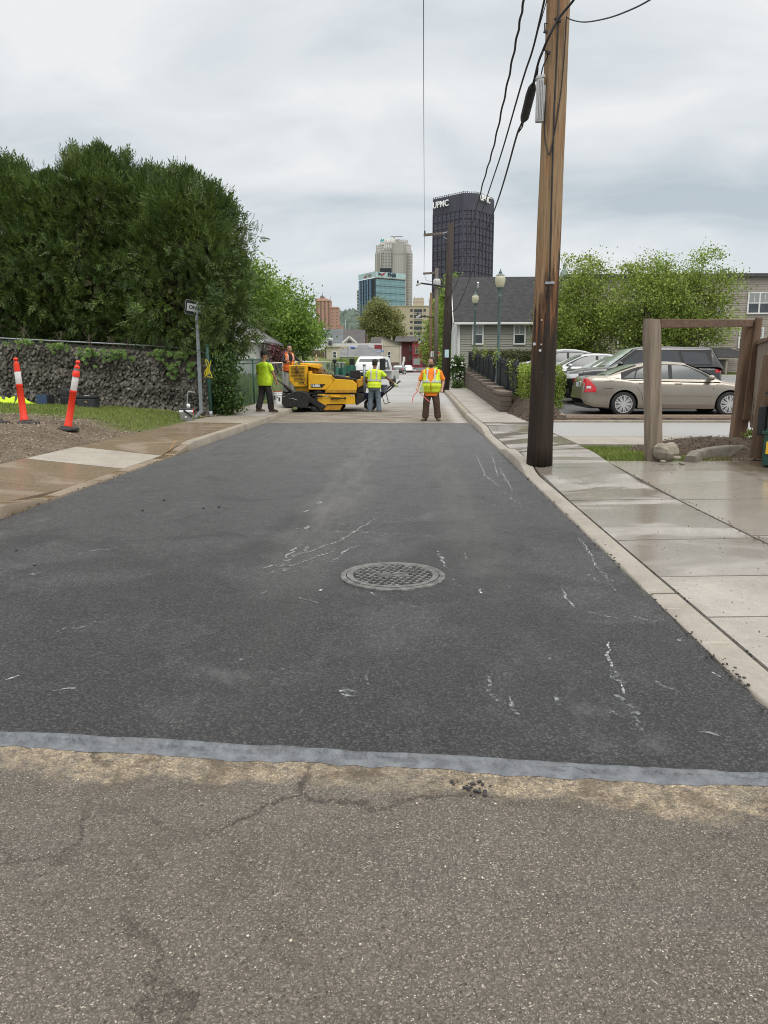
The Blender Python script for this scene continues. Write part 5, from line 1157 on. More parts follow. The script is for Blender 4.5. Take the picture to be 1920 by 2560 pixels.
top(mb.build('splice_case', 'rubber', None, True, .0), 'fat black splice case hanging on the right hand cable', 'cable splice')
mb = MB()
for s in (-1, 1): mb.tube(wire([P(1307 + s, 302, 13.45), P(1303 + s * 3, 316, 13.8), P(1296, 331, 14.1)], 0, seg=4), .012, 5)
for s in (-2.5, 0, 2.5): mb.tube(wire([P(1345, 160, 11.5), P(1341 + s, 185, 11.8), P(1331 + s * .6, 216, 12.2)], 0, seg=4), .010, 5)
top(mb.build('cable_loops', 'cable_black', None, True), 'bundle of black cable loops at both ends of the splice case', 'cable')
wr('thin_wire', 'thin lone wire running from the top of the picture down to the dark pole crossarm', [(1058, -300, 8), (1059, 0, 17), (1059.5, 300, 25), (1061, 578, 41)], .0085, 'cable_black', group=None)
wr('thin_wire', 'thin wire hanging between the two crossarms of the distant poles', [(1061, 582, 41), (1060.5, 640, 50), (1060, 682, 66)], .012, group=None)
wr('drop_wire', 'slack wire sagging from the second crossarm to the grey pole', [(1061, 684, 66), (1066, 700, 66), (1077, 703, 66), (1090, 700, 66)], .014, group=None)

# ---------------------------------------------------------------- wooden frame, fence, rock, dumpster
t = thing('wooden_gateway', 'open wooden frame of two stout posts and a top beam, the far post leaning', 'frame', P(1634, 1142, 12))
a, b = P(1634, 1146, 12), P(1629, 797, 12)
mb = MB(); rings = []
for k in np.linspace(0, 1, 12): 
    c = a.lerp(b, k); w = .118 * (1 + .02 * math.sin(k * 9)); ch = .035 if k < .97 else .05
    w *= 1 if k < .97 else .9
    rings.append([c + Vector((x * w, y * w, -.03 + .03 * k + (-.012 if k > .97 and x > 0 else 0))) for x, y in ((-1, -.6), (-.6, -1), (.6, -1), (1, -.6), (1, .6), (.6, 1), (-.6, 1), (-1, .6))])
mb.loft(rings); mb.build('post', 'wood_weather', t, 40)
a2, b2 = P(1843, 1102, 15), P(1880, 800, 15)
mb = MB(); mb.bar(a2, b2, .27, .22, (0, 1, 0)); mb.build('post', 'wood_brown', t, bevel=.03)
mb = MB(); mb.bar(a2.lerp(b2, .18) + Vector((.05, -.15, 0)), b2 + Vector((.06, -.15, .03)), .13, .06, (0, 1, 0)); mb.build('post_board', 'wood_brown', t, bevel=.012)
c0, c1 = P(1650, 809, 12.05), P(1880, 808, 14.9); mb = MB(); mb.bar(c0, c1, .05, .135); mb.build('beam', 'wood_brown_flat', t, bevel=.008)
# board fence to the right of the frame
t = thing('board_fence', 'brown board fence between the leaning frame post and the dark round post', 'fence', P(1895, 1085, 14))
f0, f1 = P(1874, 1085, 14.9), P(1915, 1085, 13.0)
mb = MB(); n_ = 5
for i in range(n_):
    a = f0.lerp(f1, (i + .04) / n_); b = f0.lerp(f1, (i + .96) / n_); c = (a + b) / 2; zt = 2.05 + rnd.uniform(-.03, .03)
    mb.bar((c.x, c.y, .42), (c.x, c.y, zt), (b - a).length, .022, (b - a).normalized().cross(Vector((0, 0, 1))))
mb.build('boards', 'wood_weather', t)
mb = MB(); mb.bar(Vector((f0.x, f0.y + .04, .60)), Vector((f1.x, f1.y + .04, .60)), .04, .14); mb.build('rail', 'wood_brown_flat', t); mb = MB(); mb.bar(Vector((f0.x, f0.y + .0, 1.98)), Vector((f1.x, f1.y - .02, 2.02)), .09, .05); mb.build('rail', 'wood_brown_flat', t)
b = P(1898, 1138, 12.4); t = thing('round_post', 'dark brown round post beside the green bin at the right edge', 'post', b)
mb = MB(); mb.tube([b - Vector((0, 0, .05)), Vector((b.x + .03, 12.4, 1.0)), Vector((b.x + .07, 12.4, 1.72))], [.145, .14, .135], 18); mb.build('shaft', 'wood_brown', t, 60)
# bin
mat('bin_green', (.008, .045, .035), (.014, .06, .045), 6, .5, rvar=.1); mat('bin_yellow', (.75, .42, .02), (.8, .48, .03), 9, .5)
b = P(1903, 1166, 11.2); bx0 = b.x; t = thing('waste_container', 'dark green steel waste container with a yellow label, cut by the right edge', 'dumpster', (bx0 + 1, 11.8, .12))
mb = MB(); mb.prism([(0, .13), (1.8, .13), (1.8, 1.15), (.03, 1.15), (.03, .66), (0, .60)], 'y', 11.2, 12.3); mb.T = None
TB = Matrix.Translation((bx0, 11.2, 0)) @ Matrix.Rotation(R(-30), 4, 'Z') @ Matrix.Translation((-bx0, -11.2, 0))
mb.v = [tuple(TB @ Vector((x + bx0, y, z))) for x, y, z in mb.v]; mb.build('body', 'bin_green', t, bevel=.012)
MB(TB).bx(bx0 + .04, bx0 + .30, 11.185, 11.198, .30, .48).build('label', 'bin_yellow', t)
text('lettering', 'KEEP', .05, TB @ facing((bx0 + .17, 11.183, .42), (1, 0, 0)), 'bin_green', t, .001); text('lettering', 'CLEAR', .05, TB @ facing((bx0 + .17, 11.183, .36), (1, 0, 0)), 'bin_green', t, .001)
MB(TB).bx(bx0 - .03, bx0 + 1.8, 11.19, 12.31, .58, .63).build('rib', 'bin_green', t, bevel=.008)
mb = MB(TB); mb.bar((bx0 - .06, 11.4, .55), (bx0 - .06, 11.4, .98), .12, .10, (0, 1, 0)); mb.build('lift_pocket', 'cable_black', t, bevel=.02)
mb = MB(TB); mb.prism([(bx0 - .04, 1.155), (bx0 + 1.85, 1.155), (bx0 + 1.85, 1.2), (bx0, 1.22)], 'y', 11.15, 12.35); mb.build('lid', 'cable_black', t, bevel=.01)
# rock
b = P(1666, 1142, 11.85); me = MB().ell((0, 0, .13), (.20, .14, .16), 14, 9); rv = []
for v in me.v:
    q = Vector(v); k = 1 + .22 * math.sin(q.x * 13 + 1) * math.sin(q.y * 11) + .16 * math.sin(q.z * 17 + q.x * 8); q = Vector((q.x * k + .35 * (q.z - .13), q.y * k, max(-.04, q.z * k))); rv.append(b + q - Vector((0, 0, .04)))
me.v = [tuple(q) for q in rv]; top(me.build('boulder', 'stone_grey', None, 25), 'rough grey boulder leaning at the foot of the weathered frame post', 'rock')
for k, (px, py, rr_) in enumerate(((1692, 1146, .07), (1705, 1160, .05), (1657, 1155, .05))):
    b = P(px, py, 11.5); mb = MB(); mb.ell(b + Vector((0, 0, .01)), (rr_, rr_ * .8, rr_ * .4), 8, 5); top(mb.build('stone', 'stone_grey', None, True), ('small grey stone right of the boulder', 'flat dark stone lying on the wet concrete', 'flat stone in front of the boulder')[k], 'stone')
# curved kerb edging the mulch
mb = MB(); rings = []
cps = wire([P(1727, 1140, 11.75), P(1745, 1128, 12.1), P(1790, 1116, 12.7), P(1850, 1108, 13.1), P(1900, 1100, 13.6), P(1990, 1092, 14)], 0, seg=6)
for i, p in enumerate(cps):
    d = (cps[min(i + 1, len(cps) - 1)] - cps[max(0, i - 1)]); d.z = 0; d.normalize(); s = Vector((-d.y, d.x, 0)); h = .20 * min(1, .75 + i * .06); w = .10
    rings.append([Vector((p.x, p.y, 0)) + s * u * w + Vector((0, 0, z)) for u, z in ((-1, 0), (-.9, .05 + h - .03), (-.65, .05 + h), (.7, .05 + h), (1, .05 + h - .05), (1, 0))])
mb.loft(rings); struct(mb.build('garden_kerb', mat('kerb_dark', (.12, .105, .085), (.21, .19, .158), 7, .85, bump=.5, bscale=40), None, 45))

# ---------------------------------------------------------------- grey sided house
mat('siding_grey', (.30, .295, .255), (.335, .33, .29), 1.5, .65); mat('siding_white', (.58, .59, .58), (.65, .66, .65), 2, .65)
mat('shingle_dark', (.022, .0235, .024), (.047, .049, .050), 3.0, .9, bump=.4, bscale=26, stretch=(1, 1, 3), detail=7)
mat('trim_white', (.68, .68, .67), (.76, .76, .75), 4, .6)
mat('glass_dark', (.035, .042, .048), (.07, .08, .088), 2, .12, spec=.6); mat('glass_blind', (.26, .28, .28), (.33, .35, .35), 1, .25, stretch=(1, 1, 14))
HYF, HX0, HX1 = 50.0, X_(1144, 50, 860), 9.0
t = thing('grey_house', 'grey sided house with a steep dark shingle roof and two white framed windows', 'house', ((HX0 + HX1) / 2, 54, 1.0))
ze = Z_(806, 50); zr = Z_(693, 54)
mb = MB(); mb.clap((HX0, HYF), (HX1, HYF), .4, ze, .15, (0, -1), .04); mb.build('wall', 'siding_grey', t, fix=False)
mb = MB(); mb.clap((HX0, 58), (HX0, HYF), .4, ze, .15, (-1, 0), .03)
n_ = 20
for k in range(n_):
    za, zb = ze + (zr - ze) * k / n_, ze + (zr - ze) * (k + 1) / n_; ka, kb = 4 * (1 - k / n_), 4 * (1 - (k + 1) / n_)
    mb.add([(HX0 - .018, 54 - ka, za), (HX0 - .018, 54 + ka, za), (HX0, 54 + kb, zb), (HX0, 54 - kb, zb)], [(0, 1, 2, 3)])
mb.build('gable_wall', 'siding_white', t, fix=False)
mb = MB(); mb.bx(HX0 + .02, HX1, 50.03, 57.9, .2, ze - .02); mb.build('core', 'siding_grey', t)
rx0, rx1 = HX0 - .30, HX1 - .1
mb = MB(); o = .10
mb.add([(rx0, 49.62, ze - .05), (rx1, 49.62, ze - .05), (rx1 - .0, 54, zr), (rx0, 54, zr), (rx0, 58.4, ze - .05), (rx1, 58.4, ze - .05), (rx0, 49.62, ze - .05 - o), (rx1, 49.62, ze - .05 - o), (rx1, 54, zr - o), (rx0, 54, zr - o), (rx0, 58.4, ze - .05 - o), (rx1, 58.4, ze - .05 - o)],
       [(0, 1, 2, 3), (3, 2, 5, 4), (7, 6, 9, 8), (8, 9, 10, 11), (0, 3, 9, 6), (3, 4, 10, 9), (1, 7, 8, 2), (2, 8, 11, 5), (0, 6, 7, 1), (4, 5, 11, 10)])
r_ = mb.build('roof', 'shingle_dark', t)
MB().cyl(P(1195, 718, 52.2), P(1195, 706, 52.0), .07, n=10).build('vent_pipe', 'trim_white', r_)
MB().bar((rx0 + .05, 49.56, ze - .10), (rx1, 49.56, ze - .10), .12, .13).build('gutter', 'trim_white', t, bevel=.02)
mb = MB(); mb.bar((rx0 - .02, 49.62, ze - .12), (rx0 - .02, 54, zr - .08), .04, .22); mb.bar((rx0 - .02, 58.4, ze - .12), (rx0 - .02, 54, zr - .08), .04, .22); mb.build('bargeboard', 'trim_white', t)
MB().bx(HX0 - .035, HX0 + .14, 49.93, 49.955, .4, ze - .1).build('corner_board', 'trim_white', t)
MB().tube([(HX0 - .12, 49.55, ze - .16), (HX0 - .06, 49.88, ze - .55), (HX0 - .06, 49.9, .6)], .04, 8).build('downspout', 'trim_white', t, True)
def window(par, x0, x1, y, z0, z1, frame='trim_white', glass='glass_dark', lights=1, blind=True, fw=.09, dep=.05, muntin=True):
    f = MB(); f.bx(x0, x0 + fw, y - dep, y, z0, z1); f.bx(x1 - fw, x1, y - dep, y, z0, z1); f.bx(x0 + fw, x1 - fw, y - dep, y, z1 - fw, z1); f.bx(x0 + fw, x1 - fw, y - dep * 1.3, y, z0, z0 + fw)
    xm = [x0 + fw + (x1 - x0 - 2 * fw) * k / lights for k in range(lights + 1)]
    for k in range(1, lights): f.bx(xm[k] - fw * .5, xm[k] + fw * .5, y - dep, y, z0 + fw, z1 - fw)
    zm = (z0 + z1) / 2
    for k in range(lights):
        f.bx(xm[k] + (fw * .5 if k else 0), xm[k + 1] - (fw * .5 if k < lights - 1 else 0), y - dep * .8, y - .002, zm - fw * .3, zm + fw * .3)
        if muntin: c = (xm[k] + xm[k + 1]) / 2; f.bx(c - .012, c + .012, y - dep * .6, y - .002, zm + fw * .3, z1 - fw)
    w = f.build('window', frame, par)
    g = MB(); g.bx(x0 + fw * .5, x1 - fw * .5, y - .022, y - .006, z0 + fw * .5, z1 - fw * .5); g.build('pane', glass, w)
    if blind: g = MB(); g.bx(x0 + fw * .6, x1 - fw * .6, y - .029, y - .023, zm, z1 - fw * .6); g.build('blind', 'glass_blind', w)
    return w
for a, b in ((1180, 1209), (1283, 1314)):
    xa, xb = X_(a, 50, 840), X_(b, 50, 840); window(t, xa, xb, 49.958, Z_(862, 50), Z_(811, 50))
MB().bx(HX0 - .03, HX0 - .005, 52.5, 53.4, 2.6, 4.0).build('shutter', 'trim_white', t)
# street lamps
mat('lamp_green', (.085, .135, .135), (.12, .175, .175), 8, .5); mat('lamp_globe', (.70, .68, .52), (.76, .74, .58), 5, .35, transl=.4)
def lampost(px, ptop, pglobe, Y, label):
    x = X_(px, Y, 760); zb = lot(Y) - .05; zt = Z_(ptop, Y); t = thing('street_lamp', label, 'street lamp', (x, Y, zb), 0, 'green acorn lamps behind the black fence')
    H = zt - zb; zg = zt - .73
    MB().lathe([(0, 0), (.17, 0), (.17, .12), (.13, .2), (.10, .5), (.085, .6), (.075, .7), (.055, zg - zb - .35), (.07, zg - zb - .33), (.05, zg - zb - .28), (.06, zg - zb - .15), (.10, zg - zb - .08), (.15, zg - zb), (0, zg - zb)], (x, Y, zb), 14).build('post', 'lamp_green', t, 50)
    MB().lathe([(.11, 0), (.145, .035), (.19, .18), (.205, .30), (.188, .40), (.145, .45), (0, .45)], (x, Y, zg + .005), 18).build('globe', 'lamp_globe', t, True)
    MB().lathe([(.155, 0), (.165, .02), (.10, .055), (.06, .11), (.07, .14), (.045, .17), (.018, .2), (.026, .22), (0, .28)], (x, Y, zg + .45), 14).build('finial', 'lamp_green', t, 40)
lampost(1249, 672, 704, 31.2, 'nearer green lamp post with a cream acorn globe, taller in the picture')
lampost(1188, 727, 746, 46, 'farther green lamp post with a cream acorn globe in front of the left window')
# retaining wall
def m_brick(name, c1, c2, mortar, bw, bh, plane='yz', msize=.02, bumpd=.01, rough=.85, off=.5):
    g = NG(name); cv = g.N.new('ShaderNodeCombineXYZ'); g.L(g.y if plane[0] == 'y' else g.x, cv.inputs[0]); g.L(g.z, cv.inputs[1])
    b = g.N.new('ShaderNodeTexBrick'); g.L(cv.outputs[0], b.inputs['Vector']); b.inputs['Scale'].default_value = 1; b.inputs['Brick Width'].default_value = bw; b.inputs['Row Height'].default_value = bh
    b.inputs['Mortar Size'].default_value = msize; b.inputs['Color1'].default_value = c1 + (1,); b.inputs['Color2'].default_value = c2 + (1,); b.inputs['Mortar'].default_value = mortar + (1,); b.offset = off
    n = g.noise(18, 5, .7); c = g.mix(g.rng(n, .35, .7, 0, .45), b.outputs['Color'], tuple(q * .6 for q in c1)); h = g.math('SUBTRACT', g.math('MULTIPLY', n, .6), g.math('MULTIPLY', b.outputs['Fac'], 1.0))
    return g.fin(c, rough, g.bump(h, .9, bumpd * 3), .3)
m_brick('block_wall', (.135, .108, .09), (.175, .142, .12), (.06, .048, .042), .46, .152, 'yz', .009, .012)
m_brick('block_end', (.135, .108, .09), (.175, .142, .12), (.06, .048, .042), .46, .152, 'xz', .009, .012)
mat('block_cap', (.15, .12, .10), (.21, .17, .145), 12, .9, bump=.7, bscale=30)
t = thing('retaining_wall', 'stepped brown block retaining wall below the black fence', 'wall', (2.9, 35, .2))
segs = [(24.6 + 2.6 * k, 27.2 + 2.6 * k, .72 + .088 * k) for k in range(8)] + [(45.4, 47, 1.44)]
wx = lambda y: 2.77 + .012 * (y - 24.6)
mb = MB(); mc = MB()
for y0, y1, zt in segs:
    z0 = street(y0) - .05; mb.add([(wx(y0) - .03, y0, z0), (wx(y0) + .34, y0, z0), (wx(y1) + .34, y1, z0), (wx(y1) - .03, y1, z0), (wx(y0), y0, zt), (wx(y0) + .34, y0, zt), (wx(y1) + .34, y1, zt), (wx(y1), y1, zt)], [(0, 1, 5, 4), (3, 0, 4, 7), (1, 2, 6, 5), (2, 3, 7, 6)])
    k = int((y1 - y0) / .46)
    for i in range(k): ya, yb = y0 + (y1 - y0) * i / k, y0 + (y1 - y0) * (i + 1) / k - .008; mc.box((wx(ya) + .17 + rnd.uniform(-.006, .006), (ya + yb) / 2, zt + .05), (.40, yb - ya, .10))
mb.build('wall', 'block_wall', t); mc.build('cap_blocks', 'block_cap', t, bevel=.012)
# black fence with dark screen panels
t = thing('metal_fence', 'black metal fence with dark screen panels rising along the block wall', 'fence', (3.3, 36, .6))
fz = lambda y: interp(y, [25, 47], [.62, 1.62]); fh = lambda y: interp(y, [25, 47], [1.10, .90])
ys_ = list(np.linspace(25, 47, 10))
for a, b in zip(ys_[:-1], ys_[1:]):
    m = MB(); m.bar((3.32, a + .05, fz(a) + .08), (3.32, b - .05, fz(b) + .08), .03, .04); m.bar((3.32, a + .05, fz(a) + fh(a) - .10), (3.32, b - .05, fz(b) + fh(b) - .10), .03, .04); m.bar((3.32, a + .05, fz(a) + fh(a) - .02), (3.32, b - .05, fz(b) + fh(b) - .02), .03, .03); m.build('rail', 'black_metal', t)
    m = MB(); n_ = 7
    for i in range(1, n_): q = a + (b - a) * i / n_; m.bx(3.295, 3.315, q - .01, q + .01, fz(q) + .05, fz(q) + fh(q) + .06)
    m.build('pickets', 'black_metal', t)
    m = MB(); m.add([(3.345, a, fz(a) + .04), (3.345, b, fz(b) + .04), (3.345, b, fz(b) + fh(b) - .08), (3.345, a, fz(a) + fh(a) - .08), (3.35, a, fz(a) + .04), (3.35, b, fz(b) + .04), (3.35, b, fz(b) + fh(b) - .08), (3.35, a, fz(a) + fh(a) - .08)], [(0, 1, 2, 3), (7, 6, 5, 4), (3, 2, 6, 7), (0, 3, 7, 4)]); m.build('screen', MATS.get('screen_cloth') or mat('screen_cloth', (.018, .022, .028), (.03, .036, .045), 6, .8), t)
for q in ys_: m = MB(); m.bx(3.28, 3.36, q - .04, q + .04, fz(q) - (.25 if q > 26 else .05), fz(q) + fh(q) + .04); m.lathe([(.055, 0), (.05, .02), (0, .07)], (3.32, q, fz(q) + fh(q) + .04), 4, Matrix.Rotation(R(45), 3, 'Z')); m.build('post', 'black_metal', t)
# vine shoots poking over the fence
for k, (y, z) in enumerate(((26.2, 1.5), (31, 2.0), (36, 2.25), (42, 2.4))):
    c = np.array([3.27, y, z]) + npr.normal(size=(90, 3)) * [.06, .16, .2]
    tt = thing('fence_vine', ('leafy shoot climbing the near end of the black fence', 'leafy shoot on the black fence below the nearer lamp', 'leafy shoot in the middle of the black fence', 'leafy shoots at the far end of the black fence')[k], 'climber', (3.27, y, z - .4))
    leaves('foliage', c, unit(90), unit(90), .09, .05, 'leaf_hedge', tt); MB().tube([(3.27, y, z - .7), (3.25, y + .05, z)], .008, 5).build('stem', 'bark', tt)

# ---------------------------------------------------------------- apartment building
AY = 48.0
def ax_(px): return X_(px, AY, 800)
def az(py): return Z_(py, AY)
mat('siding_taupe', (.30, .265, .23), (.34, .30, .262), 1.2, .7)
t = thing('apartment_building', 'long taupe sided flat roofed apartment building behind the trees on the right', 'building', (19, 54, 1.2))
zr = az(697); mb = MB(); mb.clap((ax_(1415), AY), (ax_(2200), AY), .8, zr, .135, (0, -1), .025); mb.build('wall', 'siding_taupe', t, fix=False)
MB().bx(ax_(1415), ax_(2200), AY + .03, AY + 12, .5, zr - .01).build('core', 'siding_taupe', t)
mat('roof_dark', (.05, .052, .054), (.08, .082, .085), 5, .8)
MB().bx(ax_(1410), ax_(2205), AY - .25, AY + 12.2, zr, az(688)).build('roof', 'roof_dark', t, bevel=.02)
for a, b, c, d, l in ((1864, 1924, 733, 788, 2), (1789, 1811, 762, 802, 1), (1849, 1911, 820, 872, 2), (1676, 1706, 823, 870, 1), (1632, 1660, 760, 800, 1), (1560, 1590, 760, 800, 1), (1545, 1580, 822, 870, 1), (1960, 2020, 733, 788, 2), (1960, 2020, 820, 872, 2), (1700, 1722, 762, 802, 1)): window(t, ax_(a), ax_(b), AY - .028, az(d), az(c), lights=l)
def vent(px0, px1, y0, y1, nm, m, n=10):
    x0, x1 = ax_(px0), ax_(px1); xm = (x0 + x1) / 2; r = (x1 - x0) / 2
    MB().lathe([(0, 0), (r * .6, 0), (r * .6, (az(y0) - az(y1)) * .55), (r, (az(y0) - az(y1)) * .6), (r, az(y0) - az(y1)), (0, az(y0) - az(y1))], (xm, AY + 2, az(y1)), n).build(nm, m, t)
vent(1812, 1817, 671, 688, 'vent_pipe', 'galv'); vent(1825, 1830, 668, 688, 'vent_pipe', 'galv'); vent(1830, 1838, 665, 688, 'vent_pipe', 'galv'); vent(1843, 1850, 671, 688, 'vent_pipe', 'galv')
vent(1838, 1852, 681, 690, 'roof_fan', 'roof_dark', 14); vent(1906, 1919, 681, 690, 'roof_fan', 'roof_dark', 14); vent(1759, 1782, 680, 690, 'roof_fan', 'roof_dark', 14)
MB().bx(ax_(1850), ax_(1890), AY + 1.5, AY + 3, az(690), az(682)).build('roof_unit', 'roof_dark', t, bevel=.05)
t = thing('entrance_canopy', 'small shingled entrance canopy on posts at the foot of the apartment building', 'canopy', (ax_(1805), 46.5, lot(46)))
cx0, cx1 = ax_(1757), ax_(1849); z1, z0 = az(871), az(894)
mb = MB(); mb.add([(cx0, 45.6, z0), (cx1, 45.6, z0), (cx1 - .45, 47.95, z1), (cx0 + .3, 47.95, z1), (cx0, 45.6, z0 - .06), (cx1, 45.6, z0 - .06), (cx1 - .45, 47.95, z0 - .06), (cx0 + .3, 47.95, z0 - .06)], [(0, 1, 2, 3), (0, 4, 5, 1), (1, 5, 6, 2), (3, 7, 4, 0), (7, 6, 5, 4)]); mb.build('roof', 'shingle_dark', t)
MB().bar((cx0, 45.58, z0 - .10), (cx1, 45.58, z0 - .10), .05, .09).build('fascia', 'siding_taupe', t)
for px in (1786, 1832): MB().bx(ax_(px) - .06, ax_(px) + .06, 45.62, 45.74, lot(46) - .05, z0 - .14).build('post', 'siding_taupe', t)
MB().bx(ax_(1770), ax_(1815), 47.90, 47.955, lot(47), z0 - .2).build('doorway', 'glass_dark', t)
mb = MB(); xa, xb = ax_(1790), ax_(1808); za, zb = az(923), az(911)
for k in range(4): mb.bx(xa + (xb - xa) * k / 3 - .02, xa + (xb - xa) * k / 3 + .02, 47.86, 47.895, za, zb)
for k in range(3): mb.bx(xa, xb, 47.865, 47.89, za + (zb - za) * k / 2 - .02, za + (zb - za) * k / 2 + .02)
mb.build('door_grille', 'trim_white', t)
# domed church lantern far off
mat('church_stone', (.30, .31, .31), (.38, .39, .39), 1, .85); mat('copper_green', (.20, .27, .24), (.26, .32, .28), 1, .8)
p = P(1410, 700, 420); t = thing('church_tower', 'tiny distant domed church lantern rising beside the big pole', 'church', (p.x, 420, 1)); k = 420 / 1900
MB().lathe([(0, 0), (2.6, 0), (2.6, p.z + 1.2), (2.9, p.z + 1.4), (2.9, p.z + 1.8), (0, p.z + 1.8)], (p.x, 420, 0), 8).build('drum', 'church_stone', t)
MB().lathe([(2.4, 0), (2.2, 1.8), (1.4, 3.2), (.9, 3.7), (.9, 5.6), (1.05, 5.7), (.8, 6.4), (.25, 7), (.15, 8.2), (0, 8.3)], (p.x, 420, p.z + 1.8), 12).build('dome', 'copper_green', t, 40)
# ---------------------------------------------------------------- vehicles
mat('paint_gold', (.27, .237, .196), (.29, .255, .212), 2, .28, .55, coat=.8); mat('paint_black', (.012, .013, .015), (.02, .02, .023), 2, .25, .2, coat=1.0)
mat('paint_silver', (.42, .44, .45), (.45, .47, .48), 2, .28, .5, coat=.8); mat('paint_grey', (.10, .105, .115), (.12, .125, .135), 2, .26, .5, coat=.8)
mat('paint_white', (.66, .67, .67), (.70, .71, .71), 2, .3, coat=.6); mat('paint_maroon', (.06, .035, .04), (.08, .045, .05), 2, .28, .3, coat=.8)
mat('car_glass', (.05, .065, .065), (.07, .085, .085), 1, .06, spec=.7, coat=.5); mat('car_glass_sheen', (.40, .46, .46), (.50, .56, .56), 1, .06, spec=.8, coat=.6)  # the paler glass has the sky reflection put into its base colour
mat('car_glass_black', (.030, .034, .04), (.045, .05, .058), 1, .06, spec=.6, coat=.3)
mat('tyre', (.018, .018, .018), (.03, .03, .03), 14, .85); mat('rim_silver', (.50, .50, .50), (.58, .58, .58), 8, .35, .5); mat('rim_dark', (.05, .05, .055), (.08, .08, .085), 8, .4, .5)
mat('lamp_red', (.50, .012, .016), (.62, .02, .03), 9, .2, coat=.8); mat('lamp_clear', (.62, .63, .64), (.75, .76, .77), 9, .15, coat=.8); mat('chrome', (.60, .60, .60), (.68, .68, .68), 8, .2, .9)
mat('black_trim', (.012, .012, .013), (.02, .02, .02), 10, .6); mat('plate_white', (.5, .53, .56), (.6, .62, .64), 30, .5)
def car(name, label, loc, rz, S, paint, glass='car_glass', rim='rim_silver', group='cars parked in a row in the car park', rear_light='lamp_red', zoff=0):
    t = thing(name, label, 'car', loc, rz, group); L, Wd = S['L'], S['W']; hl, hw = L / 2, Wd / 2
    tp = np.array(S['top']); bt = np.array(S['bot']); xf, xr, wr_ = S['xf'], S['xr'], S['wr']
    def zt(x): return interp(x, tp[:, 0], tp[:, 1])
    def zb(x):
        z = interp(x, bt[:, 0], bt[:, 1])
        for xc in (xf, xr):
            d = abs(x - xc); Ra = wr_ + .055
            if d < Ra: z = max(z, wr_ + math.sqrt(Ra * Ra - d * d))
        return z
    def wx_(x): q = abs(x) / hl; return hw * (1 - .07 * q ** 4 - .16 * max(0, (q - .90) / .10) ** 2.2)
    fr, wf = S.get('frac', [0, .15, .45, .55, .75, .92, 1]), S.get('wf', [.95, .985, 1.0, 1.0, .985, .945, .86])
    def side(x, z):
        b = interp(x, bt[:, 0], bt[:, 1]); return wx_(x) * interp((z - b) / max(.05, zt(x) - b), fr, wf)
    xs_ = sorted(set(list(np.linspace(-hl, hl, 74)) + [xc + s * (wr_ + .055) * math.cos(a) for xc in (xf, xr) for s in (-1, 1) for a in np.linspace(0, 1.57, 9)]))
    rings = []
    for x in xs_:
        b, tt = zb(x), zt(x); b0 = interp(x, bt[:, 0], bt[:, 1]); zz = [b + (tt - b) * f for f in (0, .08, .2, .35, .5, .65, .8, .9, .96, 1)]
        right = [(x, side(x, z), z) for z in zz]; cw = wx_(x)
        cr = [(x, cw * .70, tt + .012), (x, cw * .35, tt + .022)]
        rings.append(right + cr + [(x, -y, z) for _, y, z in (cr + [])[::-1]] + [(x, -y, z) for _, y, z in right[::-1]])
    mb = MB(); mb.loft(rings, cap=True, close=False); body = mb.build('body', paint, t, 38, local=True)
    MB().bx(-hl + .25, hl - .25, -hw + .24, hw - .24, .20, .62).build('underbody', 'black_trim', t, local=True)
    # cabin
    cb = np.array(S['cab']); kb, kt = S.get('tumble', (.93, .40)); yb = hw * kb
    def zr(x): return interp(x, cb[:, 0], cb[:, 1])
    def cy(z, x=0): return yb - (z - S['belt']) * kt
    rings = []
    for x in np.linspace(cb[0, 0], cb[-1, 0], 46):
        z1 = zr(x); z0 = min(zt(x), z1) - .04; yt = cy(z1) - .03; e = min(1, (z1 - z0) / .25)
        right = [(x, cy(z0), z0), (x, (cy(z0) + yt + .03) / 2, (z0 + z1) / 2), (x, yt + .025 - .02 * e, z1 - .05 * e), (x, yt - .06, z1), (x, yt * .5, z1 + .018)]
        rings.append(right + [(x, -y, z) for _, y, z in right[::-1]])
    mb = MB(); mb.loft(rings, cap=True, close=False); mb.build('cabin', paint, t, 40, local=True)
    # side glass
    al = [q for w in S['wins'] for q in w]; xa0, xa1 = min(q[0] for q in al) - .05, max(q[0] for q in al) + .05
    for s in (-1, 1):
        lo_, hi_ = [], []
        for x in np.linspace(xa0, xa1, 22):
            zlo = S['belt'] + .015; zhi = min(zr(x) - .055, max(q[1] for q in al) + .02)
            if zhi > zlo: lo_.append((x, s * (cy(zlo) + .002), zlo)); hi_.append((x, s * (cy(zhi) + .002), zhi))
        mb = MB(); mb.add(lo_ + hi_[::-1], [tuple(range(2 * len(lo_)))]); mb.build('window_surround', 'black_trim', t, local=True)
    for w in S['wins']:
        for s in (-1, 1):
            mb = MB(); P1 = [(x, s * (cy(z) + .006), z) for x, z in w]; mb.add(P1, [tuple(range(len(P1)))]); mb.build('side_window', glass if s < 5 else glass, t, local=True)
    def pane(nm, xa, xb_, g, inset=.07):
        mb = MB(); rows = []
        for x in np.linspace(xa, xb_, 8):
            z = zr(x); y = cy(z) - inset; rows.append([(x, y * f, z + .018 * (1 - abs(f)) + .012) for f in (-1, -.5, 0, .5, 1)])
        mb.loft(rows, cap=False, close=False); mb.build(nm, g, t, True, local=True)
    pane('windshield', *S['ws'], S.get('wsglass', 'car_glass_sheen')); pane('rear_window', *S['rg'], S.get('rgglass', 'car_glass_sheen'))
